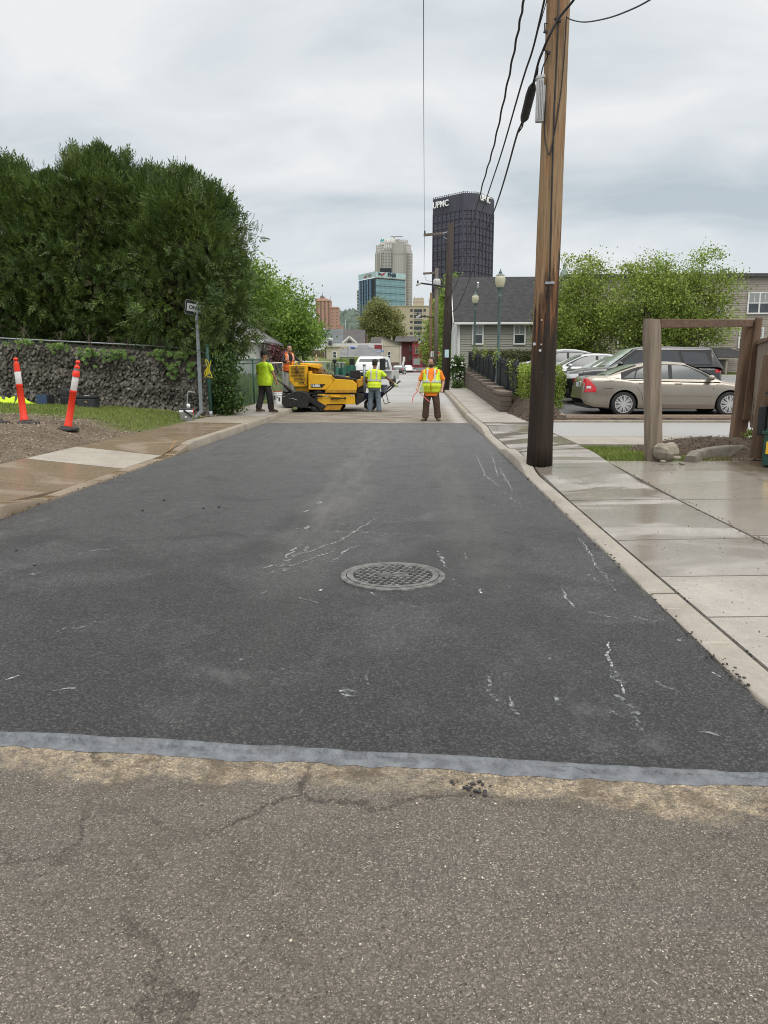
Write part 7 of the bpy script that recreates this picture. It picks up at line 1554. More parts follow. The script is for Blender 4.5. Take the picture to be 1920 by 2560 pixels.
def person(label, loc, rz, h, o):
    t = thing('person', label, 'person', loc, rz); k = h / 1.76; belly = o.get('belly', 0); wide = o.get('wide', 1.0)
    Z = [q[0] for q in TOR]
    def ring(z, inf, n=22, th0=0, th1=2 * math.pi):
        rx = interp(z, Z, [q[1] for q in TOR]); ry = interp(z, Z, [q[2] for q in TOR]); yc = interp(z, Z, [q[3] for q in TOR])
        if z < 1.42: rx *= wide; b = belly * math.exp(-((z - 1.02) / .16) ** 2)
        else: b = 0
        rx += b * .6
        out = []
        full = abs(th1 - th0 - 2 * math.pi) < 1e-6
        for i in range(n):
            a = th0 + (th1 - th0) * i / (n if full else n - 1); ca, sa = math.cos(a), math.sin(a); e = .82
            x = math.copysign(abs(ca) ** e, ca) * (rx + inf); y = math.copysign(abs(sa) ** e, sa) * (ry + inf + (b if sa < 0 else b * .2)); out.append(Vector((x, y + yc, z)))
        return out
    lean = Matrix.Translation((0, 0, .92)) @ Matrix.Rotation(R(o.get('lean', 0)), 4, 'X') @ Matrix.Translation((0, 0, -.92))
    S_ = Matrix.Scale(k, 4)
    up = lambda v: S_ @ lean @ Vector(v); lo_ = lambda v: S_ @ Vector(v)
    def uloft(mb, zs, inf, **kw): mb.loft([[up(q) for q in ring(z, inf)] for z in zs], **kw)
    A = o['arms']; Lg = o.get('legs') or {-1: ((-.105, -.02, .50), (-.115, .0, .09)), 1: ((.105, -.02, .50), (.12, .02, .09))}
    hd = lean @ Vector((0, -.014, 1.648)); hq = Matrix.Rotation(R(o.get('turn', 0)), 4, 'Z') @ Matrix.Rotation(R(o.get('nod', 0)), 4, 'X')
    hm = lambda v: S_ @ (hd + (hq @ (Vector(v) * 1.09)))
    def hell(mb, c, r_, nu=14, nv=10): 
        s0 = len(mb.v); mb.ell(c, r_, nu, nv); mb.v[s0:] = [tuple(hm(v)) for v in mb.v[s0:]]
    def armpts(s): e, w = A[s]; sh = lean @ Vector((s * .185 * wide, .012, 1.40)); return sh, Vector(e), Vector(w)
    # body: one continuous skin
    b = MB(); uloft(b, [q for q in Z if q > .79], -.006)
    hell(b, (0, 0, .02), (.076, .095, .108)); hell(b, (0, -.022, -.055), (.060, .070, .062)); hell(b, (0, -.098, -.008), (.014, .020, .026), 8, 6); hell(b, (0, -.085, -.052), (.026, .016, .012), 8, 6)
    for s in (-1, 1): hell(b, (s * .077, .012, -.005), (.012, .022, .034), 8, 6); hell(b, (s * .034, -.082, .028), (.026, .014, .01), 8, 5)
    for s in (-1, 1):
        sh, e, w = armpts(s); d = (w - e).normalized()
        b.tube([S_ @ q for q in (sh - Vector((s * .03, 0, -.01)), sh.lerp(e, .12), sh.lerp(e, .5), e, e.lerp(w, .3), e.lerp(w, .8), w)], [q * k for q in (.056, .058, .050, .040, .044, .031, .026)], 12)
        pal = w + d * .05; f = Vector(o.get('palm', {}).get(s, (-s * .3, -.95, 0))); f = (f - d * f.dot(d)).normalized(); side = d.cross(f).normalized()
        b.tube([S_ @ q for q in (w, w + d * .03, w + d * .085)], [q * k for q in (.027, .036, .036)], 10)
        for i, ln in enumerate((.066, .075, .07, .055)):
            p0 = w + d * .08 + side * (.027 - .018 * i); cu = o.get('curl', 1.0)
            p1 = p0 + (d * .8 + f * .35 * cu).normalized() * ln * .5; p2 = p1 + (d * .45 + f * .9 * cu).normalized() * ln * .55
            b.tube([S_ @ q for q in (p0 - d * .02, p0, p1, p2)], [q * k for q in (.0115, .0115, .0105, .009)], 7)
        p0 = w + d * .035 + side * .03; b.tube([S_ @ q for q in (p0 - side * .02, p0 + side * .018 + d * .02 + f * .015, p0 + side * .022 + d * .048 + f * .03)], [q * k for q in (.015, .0125, .010)], 7)
        kn, an = (Vector(q) for q in Lg[s]); hp = Vector((s * .09, 0, .88))
        b.tube([lo_(q) for q in (hp, hp.lerp(kn, .4), kn, kn.lerp(an, .35), an)], [q * k for q in (.088, .075, .055, .056, .04)], 12)
        b.tube([lo_(q) for q in (an, an + Vector((0, -.02, -.045)))], [q * k for q in (.036, .036)], 10)
    body = remesh(b, 'body', o['skin'], t, .0105, 2, True)
    # clothes
    sl = o.get('sleeve', .62); c = MB(); zs = [o.get('hem', .80)] + [q for q in Z if o.get('hem', .80) < q < 1.47] + [1.478]; uloft(c, zs, .016)
    for s in (-1, 1):
        sh, e, w = armpts(s); pts = [sh - Vector((s * .045, 0, .0)), sh.lerp(e, .15)] + ([sh.lerp(e, .5), sh.lerp(e, sl)] if sl <= 1 else [sh.lerp(e, .5), e, e.lerp(w, .35), e.lerp(w, .93)])
        c.tube([S_ @ q for q in pts], [q * k for q in ((.068, .073, .068, .070) if sl <= 1 else (.064, .067, .059, .052, .052, .037))], 14)
    sh_ = remesh(c, 'shirt', o['shirt'], t, .012, 3, True)
    c = MB(); uloft(c, [.78, .86, .93, .99], .010)
    for s in (-1, 1):
        kn, an = (Vector(q) for q in Lg[s]); hp = Vector((s * .088, .005, .87)); wd = o.get('legw', 1.0)
        c.tube([lo_(q) for q in (hp + Vector((0, 0, .03)), hp.lerp(kn, .35), kn, kn.lerp(an, .4), kn.lerp(an, .75), an + Vector((0, 0, -.01)))], [q * k * wd for q in (.104, .098, .086, .082, .084, .080)], 14)
    remesh(c, 'trousers', o['trousers'], t, .013, 2, True)
    for s in (-1, 1):
        kn, an = (Vector(q) for q in Lg[s]); fd = Matrix.Rotation(R(o.get('toe', {}).get(s, s * 12)), 3, 'Z'); c = MB(); rg = []
        for y, rx, z1 in ((.075, .028, .07), (.055, .042, .10), (.0, .046, .12), (-.06, .046, .09), (-.13, .050, .07), (-.18, .044, .055), (-.205, .02, .04)):
            rg.append([lo_(Vector((an.x, an.y, an.z - .09)) + fd @ Vector((rx * math.cos(a), y, z1 / 2 + z1 / 2 * math.sin(a)))) for a in np.linspace(0, 2 * math.pi, 12, endpoint=False)])
        c.loft(rg); c.tube([lo_(q) for q in (an + Vector((0, .01, .0)), an + Vector((0, .01, .06)))], [.050 * k, .055 * k], 12); c.build('boot', o['boots'], t, True, local=True)
    # face and hair
    for s in (-1, 1): c = MB(); hell(c, (s * .032, -.088, .014), (.013, .009, .006), 8, 5); c.build('eye', 'eye_dark', t, True, local=True)
    c = MB(); hell(c, (0, -.101, -.056), (.022, .006, .006), 8, 5); c.build('mouth', 'lip', t, True, local=True)
    c = MB(); ht = o['hair']
    hell(c, (0, .014, .036), (.083, .096, .104), 16, 12)
    lim = o.get('hairline', .045)
    inv = (S_ @ Matrix.Translation(hd) @ hq).inverted(); keep = []
    for f in c.f:
        q = (inv @ (sum((Vector(c.v[i]) for i in f), Vector()) / len(f))) / 1.09
        if q.z > lim + (.035 if q.y < -.03 else 0) or (q.y > .035 and q.z > -.065) or (abs(q.x) > .06 and q.z > -.0 and q.y > -.02): keep.append(f)
    c.f = keep; c.mi = [0] * len(keep)
    if o.get('quiff'):
        hell(c, (0, -.035, .125), (.066, .06, .038), 12, 8)
    c.build('hair', ht, t, True, local=True)
    if o.get('beard'):
        c = MB(); hell(c, (0, -.030, -.072), (.064, .073, .062), 14, 10); keep = []
        for f in c.f:
            q = (inv @ (sum((Vector(c.v[i]) for i in f), Vector()) / len(f))) / 1.09
            if q.y > .03 or (q.z > -.035 and q.y > -.2 and abs(q.x) < .056) : continue
            keep.append(f)
        c.f = keep; c.mi = [0] * len(keep); c.build('beard', ht, t, True, local=True)
    if o.get('cap'):
        c = MB(); rg = []
        for r_, z in ((1.0, .055), (1.02, .085), (.95, .125), (.7, .150), (.25, .160)): rg.append([hm((.088 * r_ * math.cos(a), .010 + .106 * r_ * math.sin(a), z)) for a in np.linspace(0, 2 * math.pi, 18, endpoint=False)])
        c.loft(rg); cp = c.build('cap', o['cap'], t, 50, local=True)
        if o.get('brim'):
            c = MB(); c.loft([[hm((.074 * math.cos(a) * q, -.085 - .085 * q2 * abs(math.sin(a)), .06 - .018 * q2)) for a in np.linspace(math.pi, 2 * math.pi, 10)] for q, q2 in ((1, 0), (1.0, .5), (.94, 1))], cap=False, close=False); c.build('brim', o['cap'], cp, local=True)
    if o.get('gloves'):
        for s in (-1, 1):
            sh, e, w = armpts(s); d = (w - e).normalized(); c = MB(); c.tube([S_ @ q for q in (w - d * .03, w, w + d * .05, w + d * .11, w + d * .15)], [q * k for q in (.038, .037, .048, .047, .03)], 10); c.build('glove', o['gloves'], t, True, local=True)
    if o.get('headset'):
        for s in (-1, 1): c = MB(); hell(c, (s * .084, .012, -.004), (.014, .03, .036), 8, 6); c.build('ear_defender', 'headset', t, True, local=True)
    # vest: open fronted shell with reflective tapes
    if o.get('vest'):
        z0, z1 = o.get('vz', (.86, 1.455)); zs = np.linspace(z0, z1, 16); inf = .032; c = MB(); rows = []; n = 30
        def vy(z): g_ = o.get('vgap', .35); return 1.5 * math.pi + g_ * max(0, (z - 1.10) / .35) + .015, 3.5 * math.pi - g_ * max(0, (z - 1.10) / .35) - .015
        for z in zs: a0, a1 = vy(z); rows.append([up(q) for q in ring(z, inf + .010 * math.sin(z * 40) * (1 if z < 1.2 else .2), n, a0, a1)])
        c.loft(rows, cap=False, close=False)
        for s in (-1, 1):
            ra = ring(z1, inf, 40); fa = min(ra, key=lambda q: abs(q.x - s * .10) + (9 if q.y > .02 else 0)); ba = min(ra, key=lambda q: abs(q.x - s * .085) + (9 if q.y < .02 else 0))
            mid = Vector((s * .115, .02, 1.492)); w_ = Vector((.048, 0, -.004 * 0))
            c.loft([[up(q - w_), up(q + w_)] for q in (fa - Vector((0, 0, .05)), fa, mid, ba, ba - Vector((0, 0, .05)))], cap=False, close=False)
        vs = c.build('vest', o['vest'], t, True, local=True); sm = vs.modifiers.new('thick', 'SOLIDIFY'); sm.thickness = .006; sm.offset = 0
        c = MB()
        for zb_ in o.get('bands', (1.07,)): c.loft([[up(q) for q in ring(z, inf + .010, n, *vy(z))] for z in (zb_ - .026, zb_ + .026)], cap=False, close=False)
        for s in (-1, 1):
            for fr in (-1, 1):
                pts = []
                for z in np.linspace(o.get('bands', (1.07,))[0], z1 + .01, 10):
                    rg = ring(min(z, z1), inf + .012, 160); x = s * (.105 if fr < 0 else .10); q = min((q for q in rg if q.y * fr > 0), key=lambda q: abs(q.x - x)); pts.append([up(q - Vector((.024, 0, 0))), up(q + Vector((.024, 0, 0)))])
                if fr < 0 or o.get('backtape', True): c.loft(pts, cap=False, close=False)
        tp_ = c.build('reflective_tape', o.get('tape', 'reflect_silver'), vs, local=True); sm = tp_.modifiers.new('thick', 'SOLIDIFY'); sm.thickness = .004; sm.offset = 0
    return t
# worker with the bucket, side-on, walking right
w1 = P(664, 1030, 24.3)
person('worker in a lime green t-shirt, dark cap and black trousers carrying a white bucket', (w1.x, 24.3, .175), R(146), 1.86, dict(skin='skin_tan', hair='hair_black', shirt='hivis', trousers='trouser_black', boots='boot_brown', belly=.075, wide=1.24, cap='cap_dark', brim=True, sleeve=.72, hem=.78, legw=1.12, turn=-50, nod=8,
    arms={-1: ((-.34, -.03, 1.13), (-.36, -.14, .90)), 1: ((.34, -.04, 1.13), (.30, -.16, .90))}, legs={-1: ((-.12, -.06, .50), (-.14, -.10, .09)), 1: ((.12, .02, .50), (.14, .16, .10))}, toe={-1: -50, 1: -30}, palm={-1: (.6, -.2, -.6), 1: (-1, 0, 0)}))
# bucket in his right hand
bk = P(696, 1016, 24.15); t = thing('white_bucket', 'white plastic bucket with printed labels and red rim, carried by the lime shirt worker', 'bucket', (bk.x - .02, 24.15, .42))
MB().lathe([(0, 0), (.128, 0), (.130, .01), (.150, .36), (.158, .36), (.158, .39), (.146, .39), (.12, .02), (0, .02)], (0, 0, 0), 24).build('body', 'white_plastic', t, 45, local=True)
MB().lathe([(.152, .285), (.160, .29), (.160, .30), (.152, .305)], (0, 0, 0), 24, cap=False).build('ridge', 'white_plastic', t, 45, local=True); MB().lathe([(.147, .388), (.155, .39), (.155, .40), (.147, .402)], (0, 0, 0), 24, cap=False).build('red_rim', 'red_plastic', t, local=True)
for a0, a1, z0, z1, m_ in ((-2.75, -2.5, .12, .25, 'dark_plastic'), (-2.2, -1.85, .14, .27, 'dark_plastic'), (-1.2, -.8, .10, .22, 'dark_plastic'), (-1.65, -1.35, .2, .24, 'sign_black')):
    mb = MB(); mb.loft([[((.130 + .056 * z + .003) * math.cos(a), (.130 + .056 * z + .003) * math.sin(a), z) for a in np.linspace(a0, a1, 6)] for z in (z0, z1)], cap=False, close=False); mb.build('printed_label', m_, t, local=True)
MB().tube(wire([(-.155, 0, .33), (-.12, 0, .50), (-.03, 0, .60), (.04, 0, .60), (.12, 0, .5), (.155, 0, .33)], 0, seg=5), .004, 5).build('handle', 'galv', t, True, local=True)
# operator behind the paver
w2_ = P(722, 980, 29.0); PLZ = .60
person('young man in an orange vest over a black long sleeved shirt behind the paver', (w2_.x, 29.0, PLZ), R(38), 1.80, dict(skin='skin_light', hair='hair_black', shirt='shirt_black', trousers='trouser_grey', boots='boot_brown', sleeve=2, vest='vest_orange', vz=(.84, 1.455), bands=(1.28,), tape='vest_pink_trim', vgap=.5, quiff=True, lean=8, turn=-22, hairline=.06,
    arms={-1: ((-.33, -.22, 1.18), (-.30, -.50, 1.14)), 1: ((.28, -.26, 1.22), (.20, -.58, 1.18))}))
t = thing('operator_step', 'dark steel step plate under the operator behind the paver', 'platform', (w2_.x, 29.0, PLZ - .05)); MB().bx(w2_.x - .4, w2_.x + .5, 28.6, 29.4, PLZ - .06, PLZ - .003).build('plate', 'paver_black', t)
for dx in (-.3, .4): MB().bx(w2_.x + dx - .04, w2_.x + dx + .04, 28.7, 29.3, -.02, PLZ - .06).build('support', 'paver_black', t)
# worker seen from behind at the wheelbarrow
w3 = P(936, 1029, 26.6)
person('worker seen from behind in a yellow vest and jeans, lime gloves, leaning over the wheelbarrow', (w3.x, 26.6, .0), R(172), 1.80, dict(skin='skin_brown', hair='hair_black', shirt='hivis', trousers='jeans', boots='boot_tan', sleeve=.66, hem=.84, vest='hivis_vest', vz=(.85, 1.455), bands=(1.10,), lean=7, nod=16, gloves='glove_lime', cap='cap_dark', wide=1.1, belly=.02, legw=1.05, hairline=.0,
    arms={-1: ((-.46, -.08, 1.16), (-.66, -.20, .99)), 1: ((.30, -.06, 1.14), (.27, -.24, .94))}, legs={-1: ((-.13, -.03, .50), (-.17, .03, .09)), 1: ((.13, -.03, .50), (.16, .02, .09))}))
# bearded man facing us
w4 = P(1078, 1050, 22.8)
person('bearded man in an orange shirt and open yellow vest, brown trousers, holding a pink strip', (w4.x, 22.8, .005), R(-8), 1.83, dict(skin='skin_light', hair='hair_brown', shirt='shirt_orange', trousers='trouser_brown', boots='boot_brown', belly=.085, wide=1.14, sleeve=.95, hem=.70, vest='hivis_vest', vz=(.80, 1.455), bands=(1.11,), vgap=.95, beard=True, headset=True, turn=-38, nod=14, legw=1.16, hairline=.06,
    arms={-1: ((-.34, .02, 1.13), (-.38, -.14, .93)), 1: ((.33, .05, 1.13), (.31, -.06, .90))}, legs={-1: ((-.14, -.03, .50), (-.17, -.02, .09)), 1: ((.15, -.03, .50), (.19, .0, .09))}, toe={-1: -22, 1: 20}))
mat('pink_strip', (.80, .16, .17), (.86, .24, .22), 12, .6)
mb = MB()
for pts in ([(1030, 1007), (1033, 992), (1040, 982), (1046, 978)], [(1046, 978), (1056, 988), (1066, 998), (1075, 1005)]): mb.tube(wire([P(*q, 22.55) for q in pts], 0, seg=6), .012, 6)
top(mb.build('marking_strip', 'pink_strip', None, True), 'bent pink marking strip in the bearded man hand', 'strip')
t = thing('hand_tape', 'small lime and silver roll in the bearded man hand', 'tape', P(1055, 975, 22.5)); MB().bx(-.06, .05, -.04, .04, -.08, .10).build('roll', 'glove_lime', t, bevel=.02, local=True)
# green debris netting and posts behind the paver
mat('net_green', (.03, .14, .10), (.05, .19, .14), 4, .8, alpha=(60, .25, .35))
t = thing('safety_netting', 'green safety netting on posts behind the paver seat', 'netting', P(858, 945, 33)); mb = MB(); rows = []
for px in np.linspace(838, 890, 14): a, b = P(px, 916 + 4 * math.sin(px * .12), 33), P(px, 948, 33); rows.append([a + Vector((0, .12 * math.sin(px * .3), 0)), a.lerp(b, .5) + Vector((0, .16 * math.sin(px * .4 + 1), 0)), b])
mb.loft(rows, cap=False, close=False); mb.build('net', 'net_green', t, True)
for px, py in ((839, 914), (855, 908), (874, 912)): MB().cyl(P(px, 960, 32.9), P(px, py, 32.9), .03, n=8).build('post', 'green_metal', t)
# ---------------------------------------------------------------- far street
mat('stucco_cream', (.46, .42, .33), (.52, .48, .385), .8, .85); mat('roof_grey', (.13, .135, .14), (.18, .185, .19), .9, .9); mat('roof_slate', (.085, .10, .105), (.12, .135, .14), .6, .9); mat('roof_brown', (.065, .058, .058), (.09, .082, .08), .6, .9)
mat('brick_brown', (.11, .075, .055), (.16, .11, .085), 1.5, .9); mat('brick_red', (.20, .03, .042), (.26, .045, .055), 1.2, .85); mat('brick_dark_red', (.075, .018, .022), (.11, .028, .032), 1.2, .9); mat('flat_white', (.60, .61, .62), (.68, .69, .70), .7, .8); mat('win_dark', (.03, .034, .038), (.06, .065, .07), .8, .2); mat('wall_pink', (.46, .40, .375), (.52, .455, .43), .8, .8)
mat('tan_concrete', (.42, .36, .27), (.47, .41, .31), .25, .85); mat('concrete_grey', (.26, .26, .26), (.33, .33, .33), 2, .85)
def bxp(nm, m_, par, px0, px1, py0, py1, Y, dep, z0=None, bev=0): return MB().bx(X_(px0, Y), X_(px1, Y), Y, Y + dep, (0.3 if z0 is None else z0) if py1 is None else Z_(py1, Y), Z_(py0, Y)).build(nm, m_, par, bevel=bev)
def far_win(par, px0, px1, py0, py1, Y, m_='win_dark', frame='trim_white', fr=.08):
    f = MB(); x0, x1, z0, z1 = X_(px0, Y), X_(px1, Y), Z_(py1, Y), Z_(py0, Y)
    f.bx(x0 - fr, x0, Y - .06, Y - .003, z0 - fr, z1 + fr); f.bx(x1, x1 + fr, Y - .06, Y - .003, z0 - fr, z1 + fr); f.bx(x0, x1, Y - .06, Y - .003, z1, z1 + fr); f.bx(x0, x1, Y - .08, Y - .003, z0 - fr, z0); f.bx(x0, x1, Y - .05, Y - .003, (z0 + z1) / 2 - .03, (z0 + z1) / 2 + .03)
    w = f.build('window', frame, par); MB().bx(x0, x1, Y - .03, Y - .006, z0, z1).build('pane', m_, w); return w
def proof(nm, m_, par, pts, Y, run, th=.15):      # pitched roof: eave/ridge outline, rising away from the street over 'run' metres
    lo_y = max(p[1] for p in pts); hi_y = min(p[1] for p in pts); v = []
    for px, py in pts: yy = Y + run * (lo_y - py) / max(1, lo_y - hi_y); v.append((X_(px, yy), yy, Z_(py, yy)))
    n = len(v); mb = MB(); mb.add(v + [(a, b, c - th) for a, b, c in v], [tuple(range(n)), tuple(range(n, 2 * n))[::-1]] + [(i, (i + 1) % n, n + (i + 1) % n, n + i) for i in range(n)]); return mb.build(nm, m_, par)
t = thing('cream_house', 'flat roofed cream house with one window above the grass slope', 'house', (X_(838, 105), 108, 1.5)); bxp('wall', 'stucco_cream', t, 811, 850, 867, None, 105, 8); bxp('roof_edge', 'tan_concrete', t, 810.5, 850.5, 865.4, 867.5, 104.8, 8.3); far_win(t, 833, 840, 880, 894, 105); bxp('annex_wall', 'stucco_cream', t, 850, 864, 864, None, 110, 6); MB().cyl((X_(814, 104.9), 104.9, 1), (X_(814, 104.9), 104.9, Z_(870, 104.9)), .07).build('downspout', 'win_dark', t)
t = thing('brick_house', 'low brown brick house with a bright flat roof left of the cream house', 'house', (X_(795, 112), 114, 1.5)); bxp('wall', 'brick_brown', t, 770, 810, 875, None, 112, 6); bxp('roof', 'flat_white', t, 768, 811, 862, 875, 112.2, 6)
t = thing('long_garage', 'long white garage with a dark grey shingle roof behind the pickup', 'garage', (X_(900, 98), 101, .8)); bxp('wall', 'flat_white', t, 850, 952, 889, None, 98, 6); proof('roof', 'roof_grey', t, [(848, 890), (953, 890), (951, 872.5), (852, 872.5)], 97.6, 3.6); bxp('fascia', 'trim_white', t, 848, 953, 889.5, 891.3, 97.55, .1)
t = thing('hip_roof_house', 'house with a dark grey hip roof and blue tarpaulin just above the long garage', 'house', (X_(910, 114), 117, .8)); bxp('wall', 'brick_red', t, 863, 938, 872, None, 114, 7); proof('roof', 'roof_grey', t, [(884, 874), (939, 874), (918, 862.5), (896, 862.5)], 113.6, 4); bxp('tarpaulin', mat('tarp_blue', (.06, .13, .42), (.12, .2, .55), 2, .6), t, 875, 886, 866, 871, 113.5, 2, bev=.1)
t = thing('flat_white_building', 'long low building with a white flat roof in front of the twin gabled roof', 'building', (X_(880, 128), 132, .8)); bxp('wall', 'flat_white', t, 800, 955, 858, None, 128, 8); bxp('roof_vent', 'win_dark', t, 821, 829, 853, 862, 127, 1); MB().lathe([(.2, 0), (.35, .3), (.3, .5), (0, .55)], (X_(823, 127.4), 127.4, Z_(853, 127.4)), 10).build('vent_cowl', 'flat_white', t); MB().lathe([(.2, 0), (.35, .3), (.3, .5), (0, .55)], (X_(828, 127.4), 127.4, Z_(853, 127.4)), 10).build('vent_cowl', 'flat_white', t)
bxp('brick_end', 'brick_red', t, 936, 954, 862, 874, 126, 1.5)
t = thing('gabled_church', 'church with a wide two toned grey roof and white trimmed gable dormers', 'church', (X_(860, 142), 150, .8)); bxp('wall', 'stucco_cream', t, 808, 913, 857, None, 142.4, 14); proof('roof', 'roof_slate', t, [(806, 857), (857, 857), (859.5, 822.5), (811, 822)], 141.8, 9); proof('roof', 'roof_brown', t, [(857, 857), (913, 857), (913, 824), (859.5, 822.5)], 141.8, 9)
for px0, px1, pa, wall in ((857, 891, 841, 'stucco_cream'), (807, 822, 848.5, 'brick_brown')):
    pm = (px0 + px1) / 2; Yg = 141.4; g_ = MB().prism([(X_(px0 + 1, Yg), Z_(857, Yg)), (X_(px1 - 1, Yg), Z_(857, Yg)), (X_(pm, Yg), Z_(pa + 1.5, Yg))], 'y', Yg, Yg + 6).build('dormer', wall, t)
    m = MB(); m.bar((X_(px0 - 1, Yg), Yg - .1, Z_(857, Yg)), (X_(pm, Yg), Yg - .1, Z_(pa, Yg)), .25, .28); m.bar((X_(pm, Yg), Yg - .1, Z_(pa, Yg)), (X_(px1 + 1, Yg), Yg - .1, Z_(857, Yg)), .25, .28); m.build('bargeboard', 'trim_white', g_)
    if px1 - px0 > 20: MB().prism([(X_(pm, Yg) + .5 * math.cos(a) * .9, Z_(857, Yg) + .05 + .9 * math.sin(a) * .5) for a in np.linspace(0, math.pi, 10)], 'y', Yg - .05, Yg - .005).build('arched_window', 'win_dark', g_)
t = thing('chimney_stack', 'small brown brick chimney beside the church roof', 'chimney', (X_(915, 146), 146, .8)); bxp('stack', 'brick_brown', t, 912, 918, 838, None, 146, 1.5); bxp('cap', 'concrete_grey', t, 911.5, 918.5, 836.5, 838, 145.9, 1.7)
t = thing('office_block', 'pale glazed block behind the church roof at the edge of the leafy trees', 'building', (X_(798, 190), 196, 1)); bxp('wall', 'flat_white', t, 770, 812, 820, None, 190, 12)
for k in range(5): bxp('window_band', 'win_dark', t, 772, 811, 838 + k * 5, 840.6 + k * 5, 189.9, .08)
t = thing('grey_roof_house', 'house with a grey roof between the big olive tree and the cream gable house', 'house', (X_(940, 150), 153, .8)); bxp('wall', 'flat_white', t, 922, 954, 856, None, 150, 7); proof('roof', 'roof_brown', t, [(926, 857), (956, 857), (955, 842.5), (928, 843)], 149.7, 3.5)
t = thing('gable_house', 'tall cream house with a sloping shed roof beside the street', 'house', (X_(978, 130), 136, .8)); Yg = 130
MB().prism([(X_(953.5, Yg), .3), (X_(999, Yg), .3), (X_(999, Yg), Z_(861, Yg)), (X_(958, Yg), Z_(843, Yg)), (X_(953.5, Yg), Z_(843, Yg))], 'y', Yg, Yg + 10).build('wall', 'stucco_cream', t)
mb = MB(); mb.add([(X_(999.5, Yg), Yg + .02, .3), (X_(1003.5, Yg + 10), Yg + 10, .3), (X_(1003.5, Yg + 10), Yg + 10, Z_(862, Yg + 10)), (X_(999.5, Yg), Yg + .02, Z_(861, Yg))], [(0, 1, 2, 3)]); mb.build('side_wall', 'wall_pink', t)
MB().bar((X_(953, Yg), Yg + 5, Z_(841.5, Yg)), (X_(1001, Yg), Yg + 5, Z_(861, Yg)), 10.6, .22).build('roof', 'roof_brown', t); far_win(t, 970, 976, 880, 897, Yg); bxp('garage_door', 'brick_brown', t, 976, 998, 906, 914, Yg - .05, .04); bxp('base_course', 'roof_brown', t, 976, 998, 914, 924, Yg - .05, .04); bxp('pipe', 'trim_white', t, 979, 980, 841, 850, Yg + 2, .15); bxp('string_course', 'tan_concrete', t, 954, 998, 864.5, 865.5, Yg - .06, .05)
t = thing('red_rowhouse', 'red painted brick rowhouse with a dark red neighbour closing the street', 'house', (X_(1036, 178), 184, .9)); Yr = 178
bxp('wall', 'brick_red', t, 1030, 1068, 853, None, Yr, 10); bxp('neighbour_wall', 'brick_dark_red', t, 1003, 1029.8, 852, None, Yr + .8, 10); proof('roof', 'roof_brown', t, [(986, 853), (1068, 854), (1066, 840), (990, 841)], Yr - .3, 5); bxp('chimney', 'brick_brown', t, 1006, 1009, 838.5, 846, Yr + 3, 1)
for a in ((1039.5, 1046.5, 870, 884), (1059, 1065, 871, 884), (1034.5, 1050, 897, 911)): far_win(t, *a, Yr, 'win_dark' if a[0] != 1034.5 else 'glass_blind', 'concrete_grey')
far_win(t, 1024, 1029, 866, 878, Yr + .8, 'win_dark', 'brick_brown'); far_win(t, 1024, 1029, 889, 900, Yr + .8, 'win_dark', 'brick_brown'); bxp('door', 'win_dark', t, 1057.5, 1064, 899, 917, Yr - .05, .045); bxp('door', 'trim_white', t, 1007, 1013, 892, 904, Yr + .73, .06); bxp('cornice', 'brick_dark_red', t, 1030, 1068, 853, 855.5, Yr - .25, .24); bxp('awning', 'brick_brown', t, 1056, 1066, 891, 895, Yr - .6, .55); bxp('string_course', 'brick_dark_red', t, 1030, 1068, 888, 889, Yr - .05, .045)
t = thing('low_wall', 'low grey concrete wall in front of the red rowhouse', 'wall', (X_(1048, 171), 171, .95)); bxp('wall', 'concrete_grey', t, 1029, 1067, 919, 927.5, 171.2, .3)
t = thing('bin_cage', 'small grey litter bin in front of the low concrete wall', 'bin', (X_(1038, 170), 170, .95)); bxp('body', 'box_grey', t, 1034, 1041, 921, 928, 169.8, .5, bev=.03); bxp('lid', 'dark_plastic', t, 1033.6, 1041.4, 919.8, 921, 169.7, .7)
t = thing('paling_fence', 'tall white paling fence with grey top boards beside the cream gable house', 'fence', (X_(966, 96), 97, .7))
for k in range(6): px = 953 + k * 3.9; Yk = 95 + k * .5; bxp('paling', 'trim_white', t, px, px + 3.2, 903 - k * 0.2, 926, Yk, .1); bxp('top_board', 'concrete_grey', t, px, px + 3.2, 888 + k * 1.6, 903 - k * .2, Yk - .02, .1)
t = thing('roadside_sign', 'narrow white sign on the far pavement left of the red rowhouse', 'sign', (X_(1008, 150), 150, .95)); bxp('panel', 'trim_white', t, 1005.5, 1010.5, 904, 917, 150, .05, bev=.02); bxp('post', 'galv', t, 1007.7, 1008.3, 917, 926, 150.01, .06)
# signs
t = thing('street_name_sign', 'blue street name sign on a post left of the cream gable house', 'sign', (X_(951, 90), 90, .7)); bxp('post', 'galv', t, 950.4, 951.4, 879, None, 90.02, .06); mat('sign_blue', (.02, .10, .36), (.03, .13, .42), 5, .5); bxp('panel', 'sign_blue', t, 939, 959.5, 876, 880.5, 90, .02, bev=.0); bxp('rim', 'trim_white', t, 938.4, 960.1, 875.5, 881, 90.021, .01)
text('lettering', 'St', .17, facing((X_(956.4, 90), 89.99, Z_(878.3, 90)), (1, 0, 0)), 'trim_white', t, .002)
mb = MB(); [mb.bx(X_(941 + k * 1.35, 90), X_(941.95 + k * 1.35, 90), 89.985, 89.995, Z_(879.3, 90), Z_(877.2 - (.4 if k in (0, 6) else 0), 90)) for k in range(9)]; mb.build('lettering', 'trim_white', t)
t = thing('stop_sign', 'red octagonal STOP sign half behind the grey pole with transformers', 'sign', (X_(1094.5, 64), 64, .5)); Ys = 70; oct_ = lambda r_: [(r_ * math.cos(R(22.5 + 45 * k)), r_ * math.sin(R(22.5 + 45 * k))) for k in range(8)]
